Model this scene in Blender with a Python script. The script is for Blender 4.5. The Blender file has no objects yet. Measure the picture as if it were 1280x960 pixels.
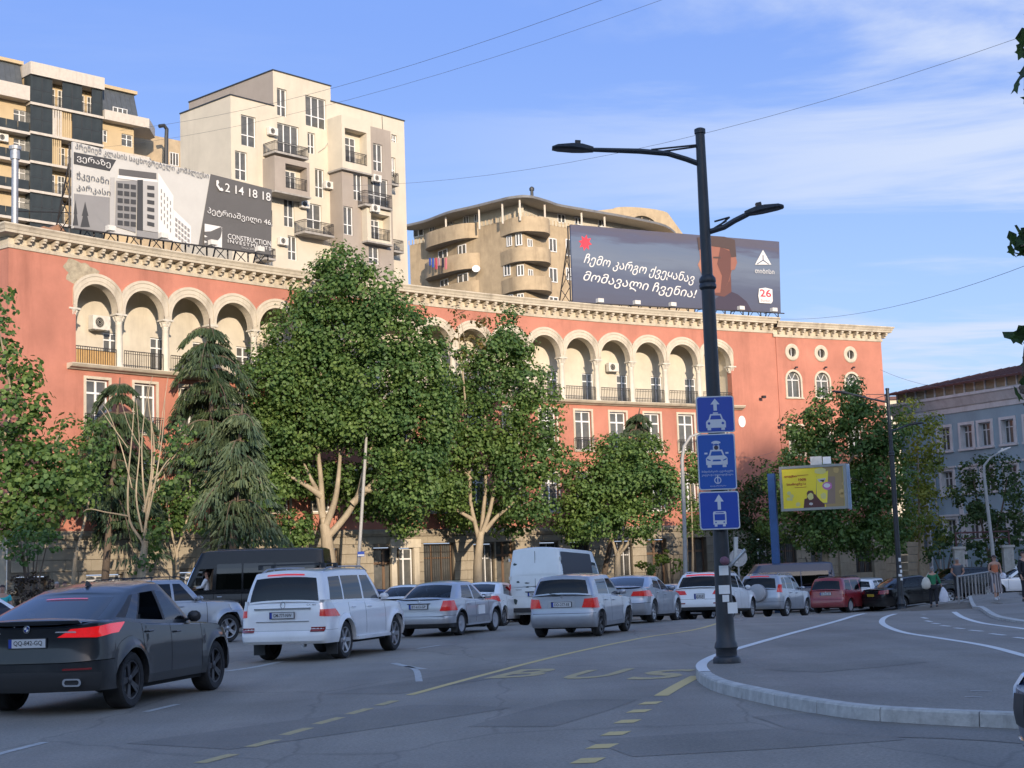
import bpy, bmesh, math, random
import numpy as np
from math import sin, cos, pi, radians as R, atan2, sqrt, hypot
from mathutils import Vector, Matrix
from mathutils.geometry import tessellate_polygon
random.seed(7); rng = np.random.default_rng(7)
SC = bpy.context.scene; COL = SC.collection

# ---------------------------------------------------------------- camera
FPX = 1900.0; CH = 1.65
PITCH = math.atan(234/FPX); ROLL = R(-2.0)
cd = bpy.data.cameras.new('camera'); cam = bpy.data.objects.new('camera', cd); COL.objects.link(cam)
cd.sensor_width = 36; cd.lens = 36*FPX/1280; cd.clip_end = 8000; cd.clip_start = 0.1
CM = Matrix.Translation((0,0,CH)) @ Matrix.Rotation(pi/2+PITCH,4,'X') @ Matrix.Rotation(ROLL,4,'Z')
cam.matrix_world = CM; SC.camera = cam
# ---------------------------------------------------------------- sun and sky
SAZ, SEL = 16.5, 13.0                      # the light travels 16.5 deg left of +Y, the sun stands 13 deg high
sd = bpy.data.lights.new('sun','SUN'); sun = bpy.data.objects.new('sun', sd); COL.objects.link(sun)
sd.energy = 2.0; sd.angle = R(0.5); sd.color = (1.0,.83,.65)
sdir = Vector((-sin(R(SAZ))*cos(R(SEL)), cos(R(SAZ))*cos(R(SEL)), -sin(R(SEL))))
sun.rotation_euler = sdir.to_track_quat('-Z','Y').to_euler(); sun.location = (40,-140,60)
SC.view_settings.view_transform = 'Standard'; SC.view_settings.look = 'None'
SC.view_settings.exposure = 1.5; SC.view_settings.gamma = 1.0

def N(nt, typ, **kw):
    n = nt.nodes.new(typ)
    for k, v in kw.items():
        if k.startswith('i_'):
            n.inputs[int(k[2:]) if k[2:].isdigit() else k[2:].replace('_',' ')].default_value = v
        else: setattr(n, k, v)
    return n
W = bpy.data.worlds.new('World'); SC.world = W; W.use_nodes = True
nt = W.node_tree; nt.nodes.clear(); L = nt.links.new
sky = N(nt,'ShaderNodeTexSky', sky_type='NISHITA', sun_disc=False, sun_elevation=R(SEL), sun_rotation=R(180-SAZ), altitude=400, air_density=1.0, dust_density=0.6, ozone_density=2.0)
tc = N(nt,'ShaderNodeTexCoord'); sx = N(nt,'ShaderNodeSeparateXYZ'); L(tc.outputs['Generated'], sx.inputs[0])
# clouds on a flat layer seen from below: direction / height
dv = N(nt,'ShaderNodeMath', operation='MAXIMUM'); L(sx.outputs[2], dv.inputs[0]); dv.inputs[1].default_value = .03
cx = N(nt,'ShaderNodeMath', operation='DIVIDE'); L(sx.outputs[0], cx.inputs[0]); L(dv.outputs[0], cx.inputs[1])
cy = N(nt,'ShaderNodeMath', operation='DIVIDE'); L(sx.outputs[1], cy.inputs[0]); L(dv.outputs[0], cy.inputs[1])
cc = N(nt,'ShaderNodeCombineXYZ'); L(cx.outputs[0], cc.inputs[0]); L(cy.outputs[0], cc.inputs[1])
mp = N(nt,'ShaderNodeMapping'); L(cc.outputs[0], mp.inputs[0]); mp.inputs['Rotation'].default_value = (0,0,R(-28)); mp.inputs['Scale'].default_value = (.85,1.15,1)
mp.inputs['Location'].default_value = (.35,1.3,0)
n1 = N(nt,'ShaderNodeTexNoise'); L(mp.outputs[0], n1.inputs['Vector']); n1.inputs['Scale'].default_value = .62; n1.inputs['Detail'].default_value = 9; n1.inputs['Roughness'].default_value = .58; n1.inputs['Distortion'].default_value = 1.1
r1 = N(nt,'ShaderNodeMapRange', interpolation_type='SMOOTHSTEP'); L(n1.outputs[0], r1.inputs[0]); r1.inputs[1].default_value=.45; r1.inputs[2].default_value=.66; r1.inputs[4].default_value = .8
# more cloud towards the right of the view
mr = N(nt,'ShaderNodeMapRange', interpolation_type='SMOOTHSTEP'); L(sx.outputs[0], mr.inputs[0]); mr.inputs[1].default_value=-.12; mr.inputs[2].default_value=.34; mr.inputs[3].default_value=.10; mr.inputs[4].default_value=1.15
ov = N(nt,'ShaderNodeMapRange', interpolation_type='SMOOTHSTEP'); L(sx.outputs[2], ov.inputs[0]); ov.inputs[1].default_value=.36; ov.inputs[2].default_value=.7  # extra cloud overhead, out of view, added to lift the fill light
mo = N(nt,'ShaderNodeMath', operation='MAXIMUM'); L(mr.outputs[0], mo.inputs[0]); L(ov.outputs[0], mo.inputs[1])
mm = N(nt,'ShaderNodeMath', operation='MULTIPLY'); L(r1.outputs[0], mm.inputs[0]); L(mo.outputs[0], mm.inputs[1])
lo = N(nt,'ShaderNodeMapRange', interpolation_type='SMOOTHSTEP'); L(sx.outputs[2], lo.inputs[0]); lo.inputs[1].default_value=.0; lo.inputs[2].default_value=.08
m2 = N(nt,'ShaderNodeMath', operation='MULTIPLY'); L(mm.outputs[0], m2.inputs[0]); L(lo.outputs[0], m2.inputs[1])
tint = N(nt,'ShaderNodeMix', data_type='RGBA', blend_type='MULTIPLY'); tint.inputs[0].default_value = 1
L(sky.outputs[0], tint.inputs[6]); tint.inputs[7].default_value = (1.08,1.0,1.04,1)
cm = N(nt,'ShaderNodeMix', data_type='RGBA'); L(m2.outputs[0], cm.inputs[0]); L(tint.outputs[2], cm.inputs[6]); cm.inputs[7].default_value = (1.9,2.15,2.7,1)
hz = N(nt,'ShaderNodeMapRange', interpolation_type='SMOOTHSTEP'); L(sx.outputs[2], hz.inputs[0]); hz.inputs[1].default_value=.0; hz.inputs[1].default_value=.3; hz.inputs[2].default_value=.95; hz.inputs[3].default_value=.88; hz.inputs[4].default_value=.15
hy = N(nt,'ShaderNodeMapRange', interpolation_type='SMOOTHSTEP'); L(sx.outputs[1], hy.inputs[0]); hy.inputs[1].default_value=-.6; hy.inputs[2].default_value=.2
hq = N(nt,'ShaderNodeMath', operation='MULTIPLY'); L(hz.outputs[0], hq.inputs[0]); L(hy.outputs[0], hq.inputs[1])
hm = N(nt,'ShaderNodeMix', data_type='RGBA'); L(hq.outputs[0], hm.inputs[0]); L(tint.outputs[2], hm.inputs[6]); hg = N(nt,'ShaderNodeMapRange', interpolation_type='SMOOTHSTEP'); L(sx.outputs[2], hg.inputs[0]); hg.inputs[1].default_value=.08; hg.inputs[2].default_value=.40
hc = N(nt,'ShaderNodeMix', data_type='RGBA'); L(hg.outputs[0], hc.inputs[0]); hc.inputs[6].default_value=(1.0,1.5,2.55,1); hc.inputs[7].default_value=(.46,.86,2.3,1); L(hc.outputs[2], hm.inputs[7])
L(hm.outputs[2], cm.inputs[6])
bg = N(nt,'ShaderNodeBackground'); L(cm.outputs[2], bg.inputs[0]); bg.inputs[1].default_value = 0.13
wo = N(nt,'ShaderNodeOutputWorld'); L(bg.outputs[0], wo.inputs[0])

# ---------------------------------------------------------------- picture geometry helpers
def ray(px, py):
    return (CM.to_3x3() @ Vector(((px-640)/FPX, (480-py)/FPX, -1)))
def at_z(px, py, z=0.0):
    r = ray(px,py); t = (z-CH)/r.z; return Vector((r.x*t, r.y*t, z))
def at_y(px, py, Y):
    r = ray(px,py); t = Y/r.y; return Vector((r.x*t, Y, CH+r.z*t))
def sst(a, b, x):
    t = min(1,max(0,(x-a)/(b-a))); return t*t*(3-2*t)
def zg(X, Y):
    """height of the ground: the street falls away gently beyond the junction"""
    d = Y-47.0
    h = 0 if d <= -3 else (-.035*(d+3)**2/12 if d < 3 else -.035*d)
    if Y > 60: h = -.455 - .035*10*(1-math.exp(-(Y-60)/10.0))*1.2
    w = sst(-13,-2,X)*(1-sst(16,19,X)*(1-.7*sst(60,72,Y)))
    return h*w
def at_g(px, py, lift=0.0):
    z = lift
    for _ in range(25):
        p = at_z(px,py,z); z = .5*z+.5*(zg(p.x,min(p.y,200))+lift)
    return p

# ---------------------------------------------------------------- scene graph helpers
def setp(o, label=None, cat=None, group=None, kind=None):
    if label: o['label'] = label
    if cat: o['category'] = cat
    if group: o['group'] = group
    if kind: o['kind'] = kind
    return o
def thing(name, label, cat, loc=(0,0,0), rz=0.0, group=None):
    o = bpy.data.objects.new(name, None); COL.objects.link(o); o.empty_display_size = .3
    o.location = loc; o.rotation_euler = (0,0,rz)
    o.matrix_basis = Matrix.Translation(Vector(loc)) @ Matrix.Rotation(rz,4,'Z')
    return setp(o, label, cat, group)
def link(name, me, parent=None, loc=None, rot=None, scale=None):
    o = bpy.data.objects.new(name, me); COL.objects.link(o)
    if parent is not None: o.parent = parent
    if loc is not None: o.location = loc
    if rot is not None: o.rotation_euler = rot
    if scale is not None: o.scale = scale
    return o
def copy_tree(o, parent=None, loc=None, rz=None):
    c = o.copy(); COL.objects.link(c)
    if parent is not None: c.parent = parent
    if loc is not None: c.location = loc
    if rz is not None: c.rotation_euler = (0,0,rz)
    for ch in list(o.children): copy_tree(ch, c)
    return c
class MB:
    """collects geometry, builds one mesh object"""
    def __init__(s): s.v=[]; s.f=[]; s.m=[]; s.mats=[]
    def mi(s, mat):
        if mat not in s.mats: s.mats.append(mat)
        return s.mats.index(mat)
    def add(s, vs, fs, mat):
        b=len(s.v); s.v += [tuple(p) for p in vs]; k=s.mi(mat)
        for f in fs: s.f.append(tuple(b+i for i in f)); s.m.append(k)
    def box(s, x0,x1,y0,y1,z0,z1, mat, M=None, fn=None):
        vs=[Vector((x,y,z)) for z in (z0,z1) for y in (y0,y1) for x in (x0,x1)]
        if M is not None: vs=[M@p for p in vs]
        if fn: vs=[fn(p) for p in vs]
        s.add(vs,[(0,2,3,1),(4,5,7,6),(0,1,5,4),(2,6,7,3),(0,4,6,2),(1,3,7,5)],mat)
    def bar(s, a, b, r, mat, n=6, r2=None, cap=True, square=False):
        a=Vector(a); b=Vector(b); d=b-a
        if d.length<1e-6: return
        d.normalize(); u=d.orthogonal().normalized()
        if square and abs(d.z)<.99: u=d.cross(Vector((0,0,1))).normalized()
        w=d.cross(u); r2=r if r2 is None else r2
        if square: n=4
        ph=pi/4 if square else 0
        vs=[a+(u*cos(ph+2*pi*i/n)+w*sin(ph+2*pi*i/n))*r for i in range(n)]+[b+(u*cos(ph+2*pi*i/n)+w*sin(ph+2*pi*i/n))*r2 for i in range(n)]
        fs=[(i,(i+1)%n,n+(i+1)%n,n+i) for i in range(n)]
        if cap: fs+=[tuple(range(n))[::-1],tuple(range(n,2*n))]
        s.add(vs,fs,mat)
    def tube(s, pts, rs, mat, n=8, cap=True):
        pts=[Vector(p) for p in pts]; k=len(pts)
        if not hasattr(rs,'__len__'): rs=[rs]*k
        u=None; vs=[]
        for i,p in enumerate(pts):
            d=(pts[min(i+1,k-1)]-pts[max(i-1,0)]).normalized()
            if u is None: u=d.orthogonal().normalized()
            else:
                u=(u-d*u.dot(d))
                u = u.normalized() if u.length>1e-6 else d.orthogonal().normalized()
            w=d.cross(u)
            for j in range(n): vs.append(p+(u*cos(2*pi*j/n)+w*sin(2*pi*j/n))*rs[i])
        fs=[(i*n+j,i*n+(j+1)%n,(i+1)*n+(j+1)%n,(i+1)*n+j) for i in range(k-1) for j in range(n)]
        if cap: fs+=[tuple(range(n))[::-1],tuple((k-1)*n+j for j in range(n))]
        s.add(vs,fs,mat)
    def lathe(s, prof, mat, n=16, M=None, cap=True):
        """prof: list of (radius, z)"""
        vs=[Vector((r*cos(2*pi*j/n),r*sin(2*pi*j/n),z)) for r,z in prof for j in range(n)]
        if M is not None: vs=[M@p for p in vs]
        k=len(prof); fs=[(i*n+j,i*n+(j+1)%n,(i+1)*n+(j+1)%n,(i+1)*n+j) for i in range(k-1) for j in range(n)]
        if cap: fs+=[tuple(range(n))[::-1],tuple((k-1)*n+j for j in range(n))]
        s.add(vs,fs,mat)
    def poly(s, pts, mat, M=None, th=None):
        """planar polygon in local xy (optionally thick along z)"""
        pts=[Vector((p[0],p[1],p[2] if len(p)>2 else 0)) for p in pts]
        tr=tessellate_polygon([pts])
        if th:
            q=[p+Vector((0,0,th)) for p in pts]; n=len(pts)
            vs=pts+q; fs=[tuple(t[::-1]) for t in tr]+[tuple(n+i for i in t) for t in tr]+[(i,(i+1)%n,n+(i+1)%n,n+i) for i in range(n)]
        else: vs=pts; fs=[tuple(t) for t in tr]
        if M is not None: vs=[M@p for p in vs]
        s.add(vs,fs,mat)
    def grid(s, P, mat, flip=False):
        """P: 2d list of points"""
        r=len(P); c=len(P[0]); vs=[p for row in P for p in row]
        fs=[(i*c+j,i*c+j+1,(i+1)*c+j+1,(i+1)*c+j) for i in range(r-1) for j in range(c-1)]
        if flip: fs=[f[::-1] for f in fs]
        s.add(vs,fs,mat)
    def mesh(s, name, smooth=False, fix=True):
        me=bpy.data.meshes.new(name); me.from_pydata(s.v,[],s.f)
        for m in s.mats: me.materials.append(m)
        if len(s.mats)>1: me.polygons.foreach_set('material_index', s.m)
        if fix:
            bm=bmesh.new(); bm.from_mesh(me); bmesh.ops.remove_doubles(bm,verts=bm.verts,dist=1e-5)
            bmesh.ops.recalc_face_normals(bm,faces=bm.faces); bm.to_mesh(me); bm.free()
        if smooth is True: me.shade_smooth()
        elif smooth: 
            me.shade_smooth(); me.set_sharp_from_angle(angle=R(smooth))
        me.update(); return me
    def build(s, name, parent=None, smooth=False, fix=True, **kw):
        o=link(name, s.mesh(name,smooth,fix), parent); setp(o,**kw); return o

# ---------------------------------------------------------------- materials
MATS={}
def mat(name, col, rough=.7, metal=0, var=0, vs=3.0, bump=0, bs=40.0, spec=.5, emit=0, emc=None, coat=0, col2=None, stain=0, sc=(1,1,1), coord='Object', alpha=None, trans=0):
    if name in MATS: return MATS[name]
    m=bpy.data.materials.new(name); m.use_nodes=True; t=m.node_tree; b=t.nodes['Principled BSDF']; L=t.links.new
    b.inputs['Base Color'].default_value=(*col,1); b.inputs['Roughness'].default_value=rough; b.inputs['Metallic'].default_value=metal
    b.inputs['Specular IOR Level'].default_value=spec
    if coat: b.inputs['Coat Weight'].default_value=coat; b.inputs['Coat Roughness'].default_value=.04
    if trans: b.inputs['Transmission Weight'].default_value=trans
    if emit: b.inputs['Emission Color'].default_value=(*(emc or col),1); b.inputs['Emission Strength'].default_value=emit
    if alpha is not None: b.inputs['Alpha'].default_value=alpha
    if var or bump or stain:
        tc=N(t,'ShaderNodeTexCoord'); mp=N(t,'ShaderNodeMapping'); L(tc.outputs[coord],mp.inputs[0]); mp.inputs['Scale'].default_value=sc
    if var or stain:
        n=N(t,'ShaderNodeTexNoise'); L(mp.outputs[0],n.inputs['Vector']); n.inputs['Scale'].default_value=vs; n.inputs['Detail'].default_value=8; n.inputs['Roughness'].default_value=.65
        mr=N(t,'ShaderNodeMapRange'); L(n.outputs[0],mr.inputs[0]); mr.inputs[1].default_value=.28; mr.inputs[2].default_value=.72
        mx=N(t,'ShaderNodeMix',data_type='RGBA'); L(mr.outputs[0],mx.inputs[0])
        c2=col2 or tuple(min(1,c*(1+var)) for c in col); c1=col if col2 else tuple(c*(1-var) for c in col)
        mx.inputs[6].default_value=(*c1,1); mx.inputs[7].default_value=(*c2,1); out=mx.outputs[2]
        if stain:
            mp2=N(t,'ShaderNodeMapping'); L(tc.outputs[coord],mp2.inputs[0]); mp2.inputs['Scale'].default_value=(1.6*sc[0],1.6*sc[1],.22*sc[2])
            n2=N(t,'ShaderNodeTexNoise'); L(mp2.outputs[0],n2.inputs['Vector']); n2.inputs['Scale'].default_value=vs*.55; n2.inputs['Detail'].default_value=10; n2.inputs['Roughness'].default_value=.7
            m3=N(t,'ShaderNodeMapRange'); L(n2.outputs[0],m3.inputs[0]); m3.inputs[1].default_value=.5; m3.inputs[2].default_value=.78; m3.inputs[4].default_value=stain
            mx2=N(t,'ShaderNodeMix',data_type='RGBA',blend_type='MULTIPLY'); L(m3.outputs[0],mx2.inputs[0]); L(out,mx2.inputs[6]); mx2.inputs[7].default_value=(.36,.33,.31,1); out=mx2.outputs[2]
        L(out,b.inputs['Base Color'])
    if bump:
        nb=N(t,'ShaderNodeTexNoise'); L(mp.outputs[0],nb.inputs['Vector']); nb.inputs['Scale'].default_value=bs; nb.inputs['Detail'].default_value=6
        bp=N(t,'ShaderNodeBump'); bp.inputs['Strength'].default_value=bump; bp.inputs['Distance'].default_value=.02; L(nb.outputs[0],bp.inputs['Height']); L(bp.outputs[0],b.inputs['Normal'])
    MATS[name]=m; return m
def glass_mat(name, tint, a=.35, rough=.03):
    """window glass: tinted see-through body with sharp reflections"""
    m=bpy.data.materials.new(name); m.use_nodes=True; t=m.node_tree; t.nodes.clear(); L=t.links.new
    tr=N(t,'ShaderNodeBsdfTransparent'); tr.inputs[0].default_value=(*[c*a for c in tint],1)
    gl=N(t,'ShaderNodeBsdfGlossy'); gl.inputs['Roughness'].default_value=rough; gl.inputs[0].default_value=(1,1,1,1)
    fr=N(t,'ShaderNodeFresnel'); fr.inputs[0].default_value=1.52
    mx=N(t,'ShaderNodeMixShader'); L(fr.outputs[0],mx.inputs[0]); L(tr.outputs[0],mx.inputs[1]); L(gl.outputs[0],mx.inputs[2])
    o=N(t,'ShaderNodeOutputMaterial'); L(mx.outputs[0],o.inputs[0]); MATS[name]=m; return m
M_white=mat('white_paint',(.78,.78,.76),.5,var=.06)
M_whiteframe=mat('white_window_frame',(.74,.74,.72),.45)
M_black=mat('black_metal',(.018,.02,.024),.45,var=.3,vs=6)
M_rubber=mat('tyre_rubber',(.022,.022,.023),.85,var=.3,vs=12,bump=.3,bs=60)
M_plastic=mat('black_plastic',(.03,.031,.033),.6)
M_dark=mat('dark_interior',(.012,.012,.013),.9)
M_chrome=mat('chrome',(.8,.8,.82),.12,metal=1)
M_iron=mat('wrought_iron',(.03,.027,.025),.6,var=.3)
M_steel=mat('galvanised_steel',(.38,.39,.40),.45,metal=.6,var=.2,vs=8)
M_wglass=mat('house_window_glass',(.035,.04,.042),.12,vs=.55,spec=.45,var=.5,col2=(.17,.165,.15))
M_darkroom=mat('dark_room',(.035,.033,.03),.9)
M_ac=mat('air_conditioner_shell',(.62,.60,.55),.6,var=.15,vs=4)
def text_mesh(body, size=1.0, extrude=0.0, shear=0, spacing=1.0, bold=0.0, align='CENTER'):
    cu=bpy.data.curves.new('lettering','FONT'); cu.body=body; cu.size=size; cu.extrude=extrude; cu.shear=shear
    cu.space_character=spacing; cu.align_x=align; cu.align_y='CENTER'; cu.offset=bold; cu.resolution_u=3
    o=bpy.data.objects.new('lettering',cu); COL.objects.link(o)
    dg=bpy.context.evaluated_depsgraph_get(); me=bpy.data.meshes.new_from_object(o.evaluated_get(dg))
    bpy.data.objects.remove(o); return me
def text_fit(name, body, m, parent, M, w=None, h=None, warp=None, **kw):
    """flat lettering scaled to width w / height h, centred at M's origin in its xy plane"""
    me=text_mesh(body, **kw); n=len(me.vertices)
    if n==0: return None
    co=np.empty(n*3); me.vertices.foreach_get('co',co); co=co.reshape(-1,3)
    mn=co.min(0); mx=co.max(0); c=(mn+mx)/2; co-=c; s=mx-mn
    sx=(w/s[0]) if w else None; sy=(h/s[1]) if h else None
    if sx is None: sx=sy
    if sy is None: sy=sx
    co[:,0]*=sx; co[:,1]*=sy
    if warp: co=warp(co)
    me.vertices.foreach_set('co',co.ravel()); me.transform(M); me.materials.clear(); me.materials.append(m); me.update()
    return link(name, me, parent)
# ================================================================ THE SETTING
def asphalt(name, base, v, patches):
    m=bpy.data.materials.new(name); m.use_nodes=True; t=m.node_tree; b=t.nodes['Principled BSDF']; L=t.links.new
    tc=N(t,'ShaderNodeTexCoord')
    def noise(sc,det=6,ro=.6,scale=(1,1,1),rot=0):
        mp=N(t,'ShaderNodeMapping'); L(tc.outputs['Object'],mp.inputs[0]); mp.inputs['Scale'].default_value=scale; mp.inputs['Rotation'].default_value=(0,0,rot)
        n=N(t,'ShaderNodeTexNoise'); L(mp.outputs[0],n.inputs['Vector']); n.inputs['Scale'].default_value=sc; n.inputs['Detail'].default_value=det; n.inputs['Roughness'].default_value=ro; return n.outputs[0]
    def rng_(o,a,b_,c,d):
        r=N(t,'ShaderNodeMapRange'); L(o,r.inputs[0]); r.inputs[1].default_value=a; r.inputs[2].default_value=b_; r.inputs[3].default_value=c; r.inputs[4].default_value=d; return r.outputs[0]
    def mul(a,b_):
        r=N(t,'ShaderNodeMath',operation='MULTIPLY'); L(a,r.inputs[0]); L(b_,r.inputs[1]); return r.outputs[0]
    grain=rng_(noise(26,4,.85),.3,.7,1-v*1.3,1+v*1.3)
    big=rng_(noise(.22,6,.65),.3,.7,.80,1.14)
    tracks=rng_(noise(.5,4,.55,(1.7,.13,1),R(12)),.35,.65,.86,1.08)
    f=mul(mul(grain,big),tracks)
    if patches:
        vo=N(t,'ShaderNodeTexVoronoi',feature='DISTANCE_TO_EDGE'); mp=N(t,'ShaderNodeMapping'); L(tc.outputs['Object'],mp.inputs[0]); mp.inputs['Scale'].default_value=(.32,.12,1)
        nz=N(t,'ShaderNodeTexNoise'); nz.inputs['Scale'].default_value=.9; nz.inputs['Detail'].default_value=5; L(tc.outputs['Object'],nz.inputs['Vector'])
        mx=N(t,'ShaderNodeMix',data_type='VECTOR'); mx.inputs[0].default_value=.12; L(mp.outputs[0],mx.inputs[4]); L(nz.outputs['Color'],mx.inputs[5]); L(mx.outputs[1],vo.inputs['Vector']); vo.inputs['Scale'].default_value=1.0
        f=mul(f,rng_(vo.outputs['Distance'],0,.009,.74,1.0))
    col=N(t,'ShaderNodeMix',data_type='RGBA',blend_type='MULTIPLY'); col.inputs[0].default_value=1; col.inputs[6].default_value=(*base,1)
    cmb=N(t,'ShaderNodeCombineXYZ'); L(f,cmb.inputs[0]); L(f,cmb.inputs[1]); L(f,cmb.inputs[2]); L(cmb.outputs[0],col.inputs[7]); L(col.outputs[2],b.inputs['Base Color'])
    b.inputs['Roughness'].default_value=.72; L(rng_(noise(.4),.3,.7,.58,.82),b.inputs['Roughness'])
    bp=N(t,'ShaderNodeBump'); bp.inputs['Strength'].default_value=.35; bp.inputs['Distance'].default_value=.01; L(noise(55,4,.7),bp.inputs['Height']); L(bp.outputs[0],b.inputs['Normal'])
    MATS[name]=m; return m
M_asph=asphalt('street_asphalt',(.25,.224,.186),.32,True)
M_asph2=asphalt('island_asphalt',(.22,.197,.165),.3,False)
M_asphp=asphalt('patch_asphalt',(.20,.18,.15),.3,False)
M_paving=mat('pavement_concrete',(.20,.195,.185),.85,var=.2,vs=2,bump=.2)
M_kerb=mat('kerb_concrete',(.46,.45,.42),.85,var=.28,vs=5,bump=.35,bs=30,stain=.5)
M_earth=mat('dry_earth',(.14,.115,.085),.95,var=.3,vs=1.2)
def worn_paint(name,col,thr):
    m=bpy.data.materials.new(name); m.use_nodes=True; t=m.node_tree; b=t.nodes['Principled BSDF']; L=t.links.new
    tc=N(t,'ShaderNodeTexCoord'); n=N(t,'ShaderNodeTexNoise'); L(tc.outputs['Object'],n.inputs['Vector']); n.inputs['Scale'].default_value=7; n.inputs['Detail'].default_value=10; n.inputs['Roughness'].default_value=.75
    r=N(t,'ShaderNodeMapRange'); L(n.outputs[0],r.inputs[0]); r.inputs[1].default_value=thr; r.inputs[2].default_value=thr+.22
    mx=N(t,'ShaderNodeMix',data_type='RGBA'); L(r.outputs[0],mx.inputs[0]); mx.inputs[6].default_value=(*col,1); mx.inputs[7].default_value=(.19,.18,.165,1); L(mx.outputs[2],b.inputs['Base Color']); b.inputs['Roughness'].default_value=.7
    MATS[name]=m; return m
M_lwhite=worn_paint('worn_white_line_paint',(.66,.66,.64),.6)
M_lwhite2=worn_paint('faded_white_line_paint',(.46,.46,.44),.49)
M_lyel=worn_paint('worn_yellow_line_paint',(.60,.45,.18),.56)
M_lyel2=worn_paint('faded_yellow_line_paint',(.46,.36,.17),.50)

def sheet(name, x0,x1,y0,y1, lift, m, nx, ny, xs=None, ys=None, kind='structure', fn=None):
    mb=MB(); xs=xs if xs is not None else np.linspace(x0,x1,nx); ys=ys if ys is not None else np.linspace(y0,y1,ny)
    mb.grid([[Vector((x,y,zg(x,min(y,200))+lift)) for x in xs] for y in ys], m)
    return mb.build(name, kind=kind, smooth=True)
sheet('ground',0,0,0,0,-.012,M_earth,0,0,
      xs=[-3000,-600,-200,-80,-40]+list(np.arange(-24,33,2.0))+[40,80,200,600,3000],
      ys=[-3000,-600,-150,-50,0]+list(np.arange(20,84,2.0))+[100,130,200,600,4000])
# the carriageway: everything between the near side and the pavement in front of the red house
AL = dict(A=(-23.8-.5,71.0+.5), R=127.4, h0=53.2, h1=27.2)
R_F=127.4; HC=None
_a0=R(AL['h0']); FC=Vector((-24.3+R_F*sin(_a0), 71.4-R_F*cos(_a0)))
LARC=R_F*R(26.0)
def fa(s, o=0.0, z=0.0):
    """point on the red facade: s metres along its arc, o metres out towards the street, z up"""
    if s <= LARC:
        a=_a0-s/R_F; r=R_F-o
        return Vector((FC.x-r*sin(a), FC.y+r*cos(a), z))
    a=R(27.2); p=fa(LARC,0,z); d=s-LARC
    return Vector((p.x+cos(a)*d+sin(a)*o, p.y+sin(a)*d-cos(a)*o, z))
def fang(s): return _a0-min(s,LARC)/R_F
def s_of_px(px, py, o=0.0):
    """facade arc length under a picture point"""
    best=None
    r=ray(px,py); ss=np.linspace(-6,LARC+16,900)
    for s in ss:
        p=fa(s,o); v=p.x*r.y-p.y*r.x
        if best is None or abs(v)<best[0]: best=(abs(v),s)
    s=best[1]; p=fa(s,o); t=hypot(p.x,p.y)/hypot(r.x,r.y); return s, CH+r.z*t
sheet('road',-70,62,-62,128,0,M_asph,133,0,ys=list(np.arange(-62,36,3.5))+list(np.arange(36.5,84,.9))+list(np.arange(84,128,4)))
# pavement in front of the red house, raised, with its kerb
mb=MB(); ss=np.linspace(-14,LARC+40,110)
PW=8.5
def fz(s,o,lift): p=fa(s,o); return Vector((p.x,p.y,zg(p.x,p.y)+lift))
mb.grid([[fz(s,o,.14) for o in (-.5,2,4,6,PW)] for s in ss],M_paving)
mb.grid([[fz(s,PW,l) for l in (.14,.0)] for s in ss],M_paving)
mb.build('pavement',kind='structure')
kr=thing('kerb','long concrete kerb along the pavement in front of the red building','kerb',(0,0,0))
del kr['category']; del kr['label']; kr['kind']='structure'
kb=MB(); kb.box(-.98,.98,0,.17,-.05,.155,M_kerb); kme=kb.mesh('kerb_stone')
for i in range(34):
    s=2+i*2.0; p=fa(s+1,PW+.17)
    link('kerb_stone',kme,kr,(p.x,p.y,zg(p.x,p.y)),(0,0,fang(s+1)))

# ---- traffic island with its kerb stones
KH=.135
base_px=[(1500,925),(1400,918),(1262,911),(1160,906),(1065,899),(985,886),(930,874),(898,866),(880,858),(871,850),(870,843),(878,836),(897,827),(925,817.5),(963,804),(1000,791),(1040,778),(1078,767.5)]
def smooth_path(P, n=8):
    out=[]; P=[Vector(p) for p in P]
    for i in range(len(P)-1):
        p0=P[max(i-1,0)];p1=P[i];p2=P[i+1];p3=P[min(i+2,len(P)-1)]
        for k in range(n):
            t=k/n; out.append(.5*((2*p1)+(-p0+p2)*t+(2*p0-5*p1+4*p2-p3)*t*t+(-p0+3*p1-3*p2+p3)*t**3))
    out.append(P[-1]); return out
isl=smooth_path([at_g(*p) for p in base_px],6)
isl=[Vector((p.x,p.y)) for p in isl]
def resample(P, step):
    out=[P[0].copy()]; acc=0
    for a,b in zip(P[:-1],P[1:]):
        d=(b-a).length; t=step-acc
        while t<=d: out.append(a.lerp(b,t/d)); t+=step
        acc=(acc+d)%step if d else acc
    return out
isl=resample(isl,.125)
far=[Vector((14.3,56)),Vector((15.4,62)),Vector((18,66)),Vector((26,72)),Vector((60,72)),Vector((60,12))]
def ktop(p): # the kerb sinks to nothing along the far left edge
    return KH*(1-sst(24,44,p.y))+.012
mb=MB()
ins=[]
for i,p in enumerate(isl):
    t=(isl[min(i+1,len(isl)-1)]-isl[max(i-1,0)]).normalized(); nrm=Vector((t.y,-t.x))
    ins.append(p+nrm*.16)
outl=[Vector((p.x,p.y,0)) for p in ins]+[Vector((p.x,p.y,0)) for p in far]
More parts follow.
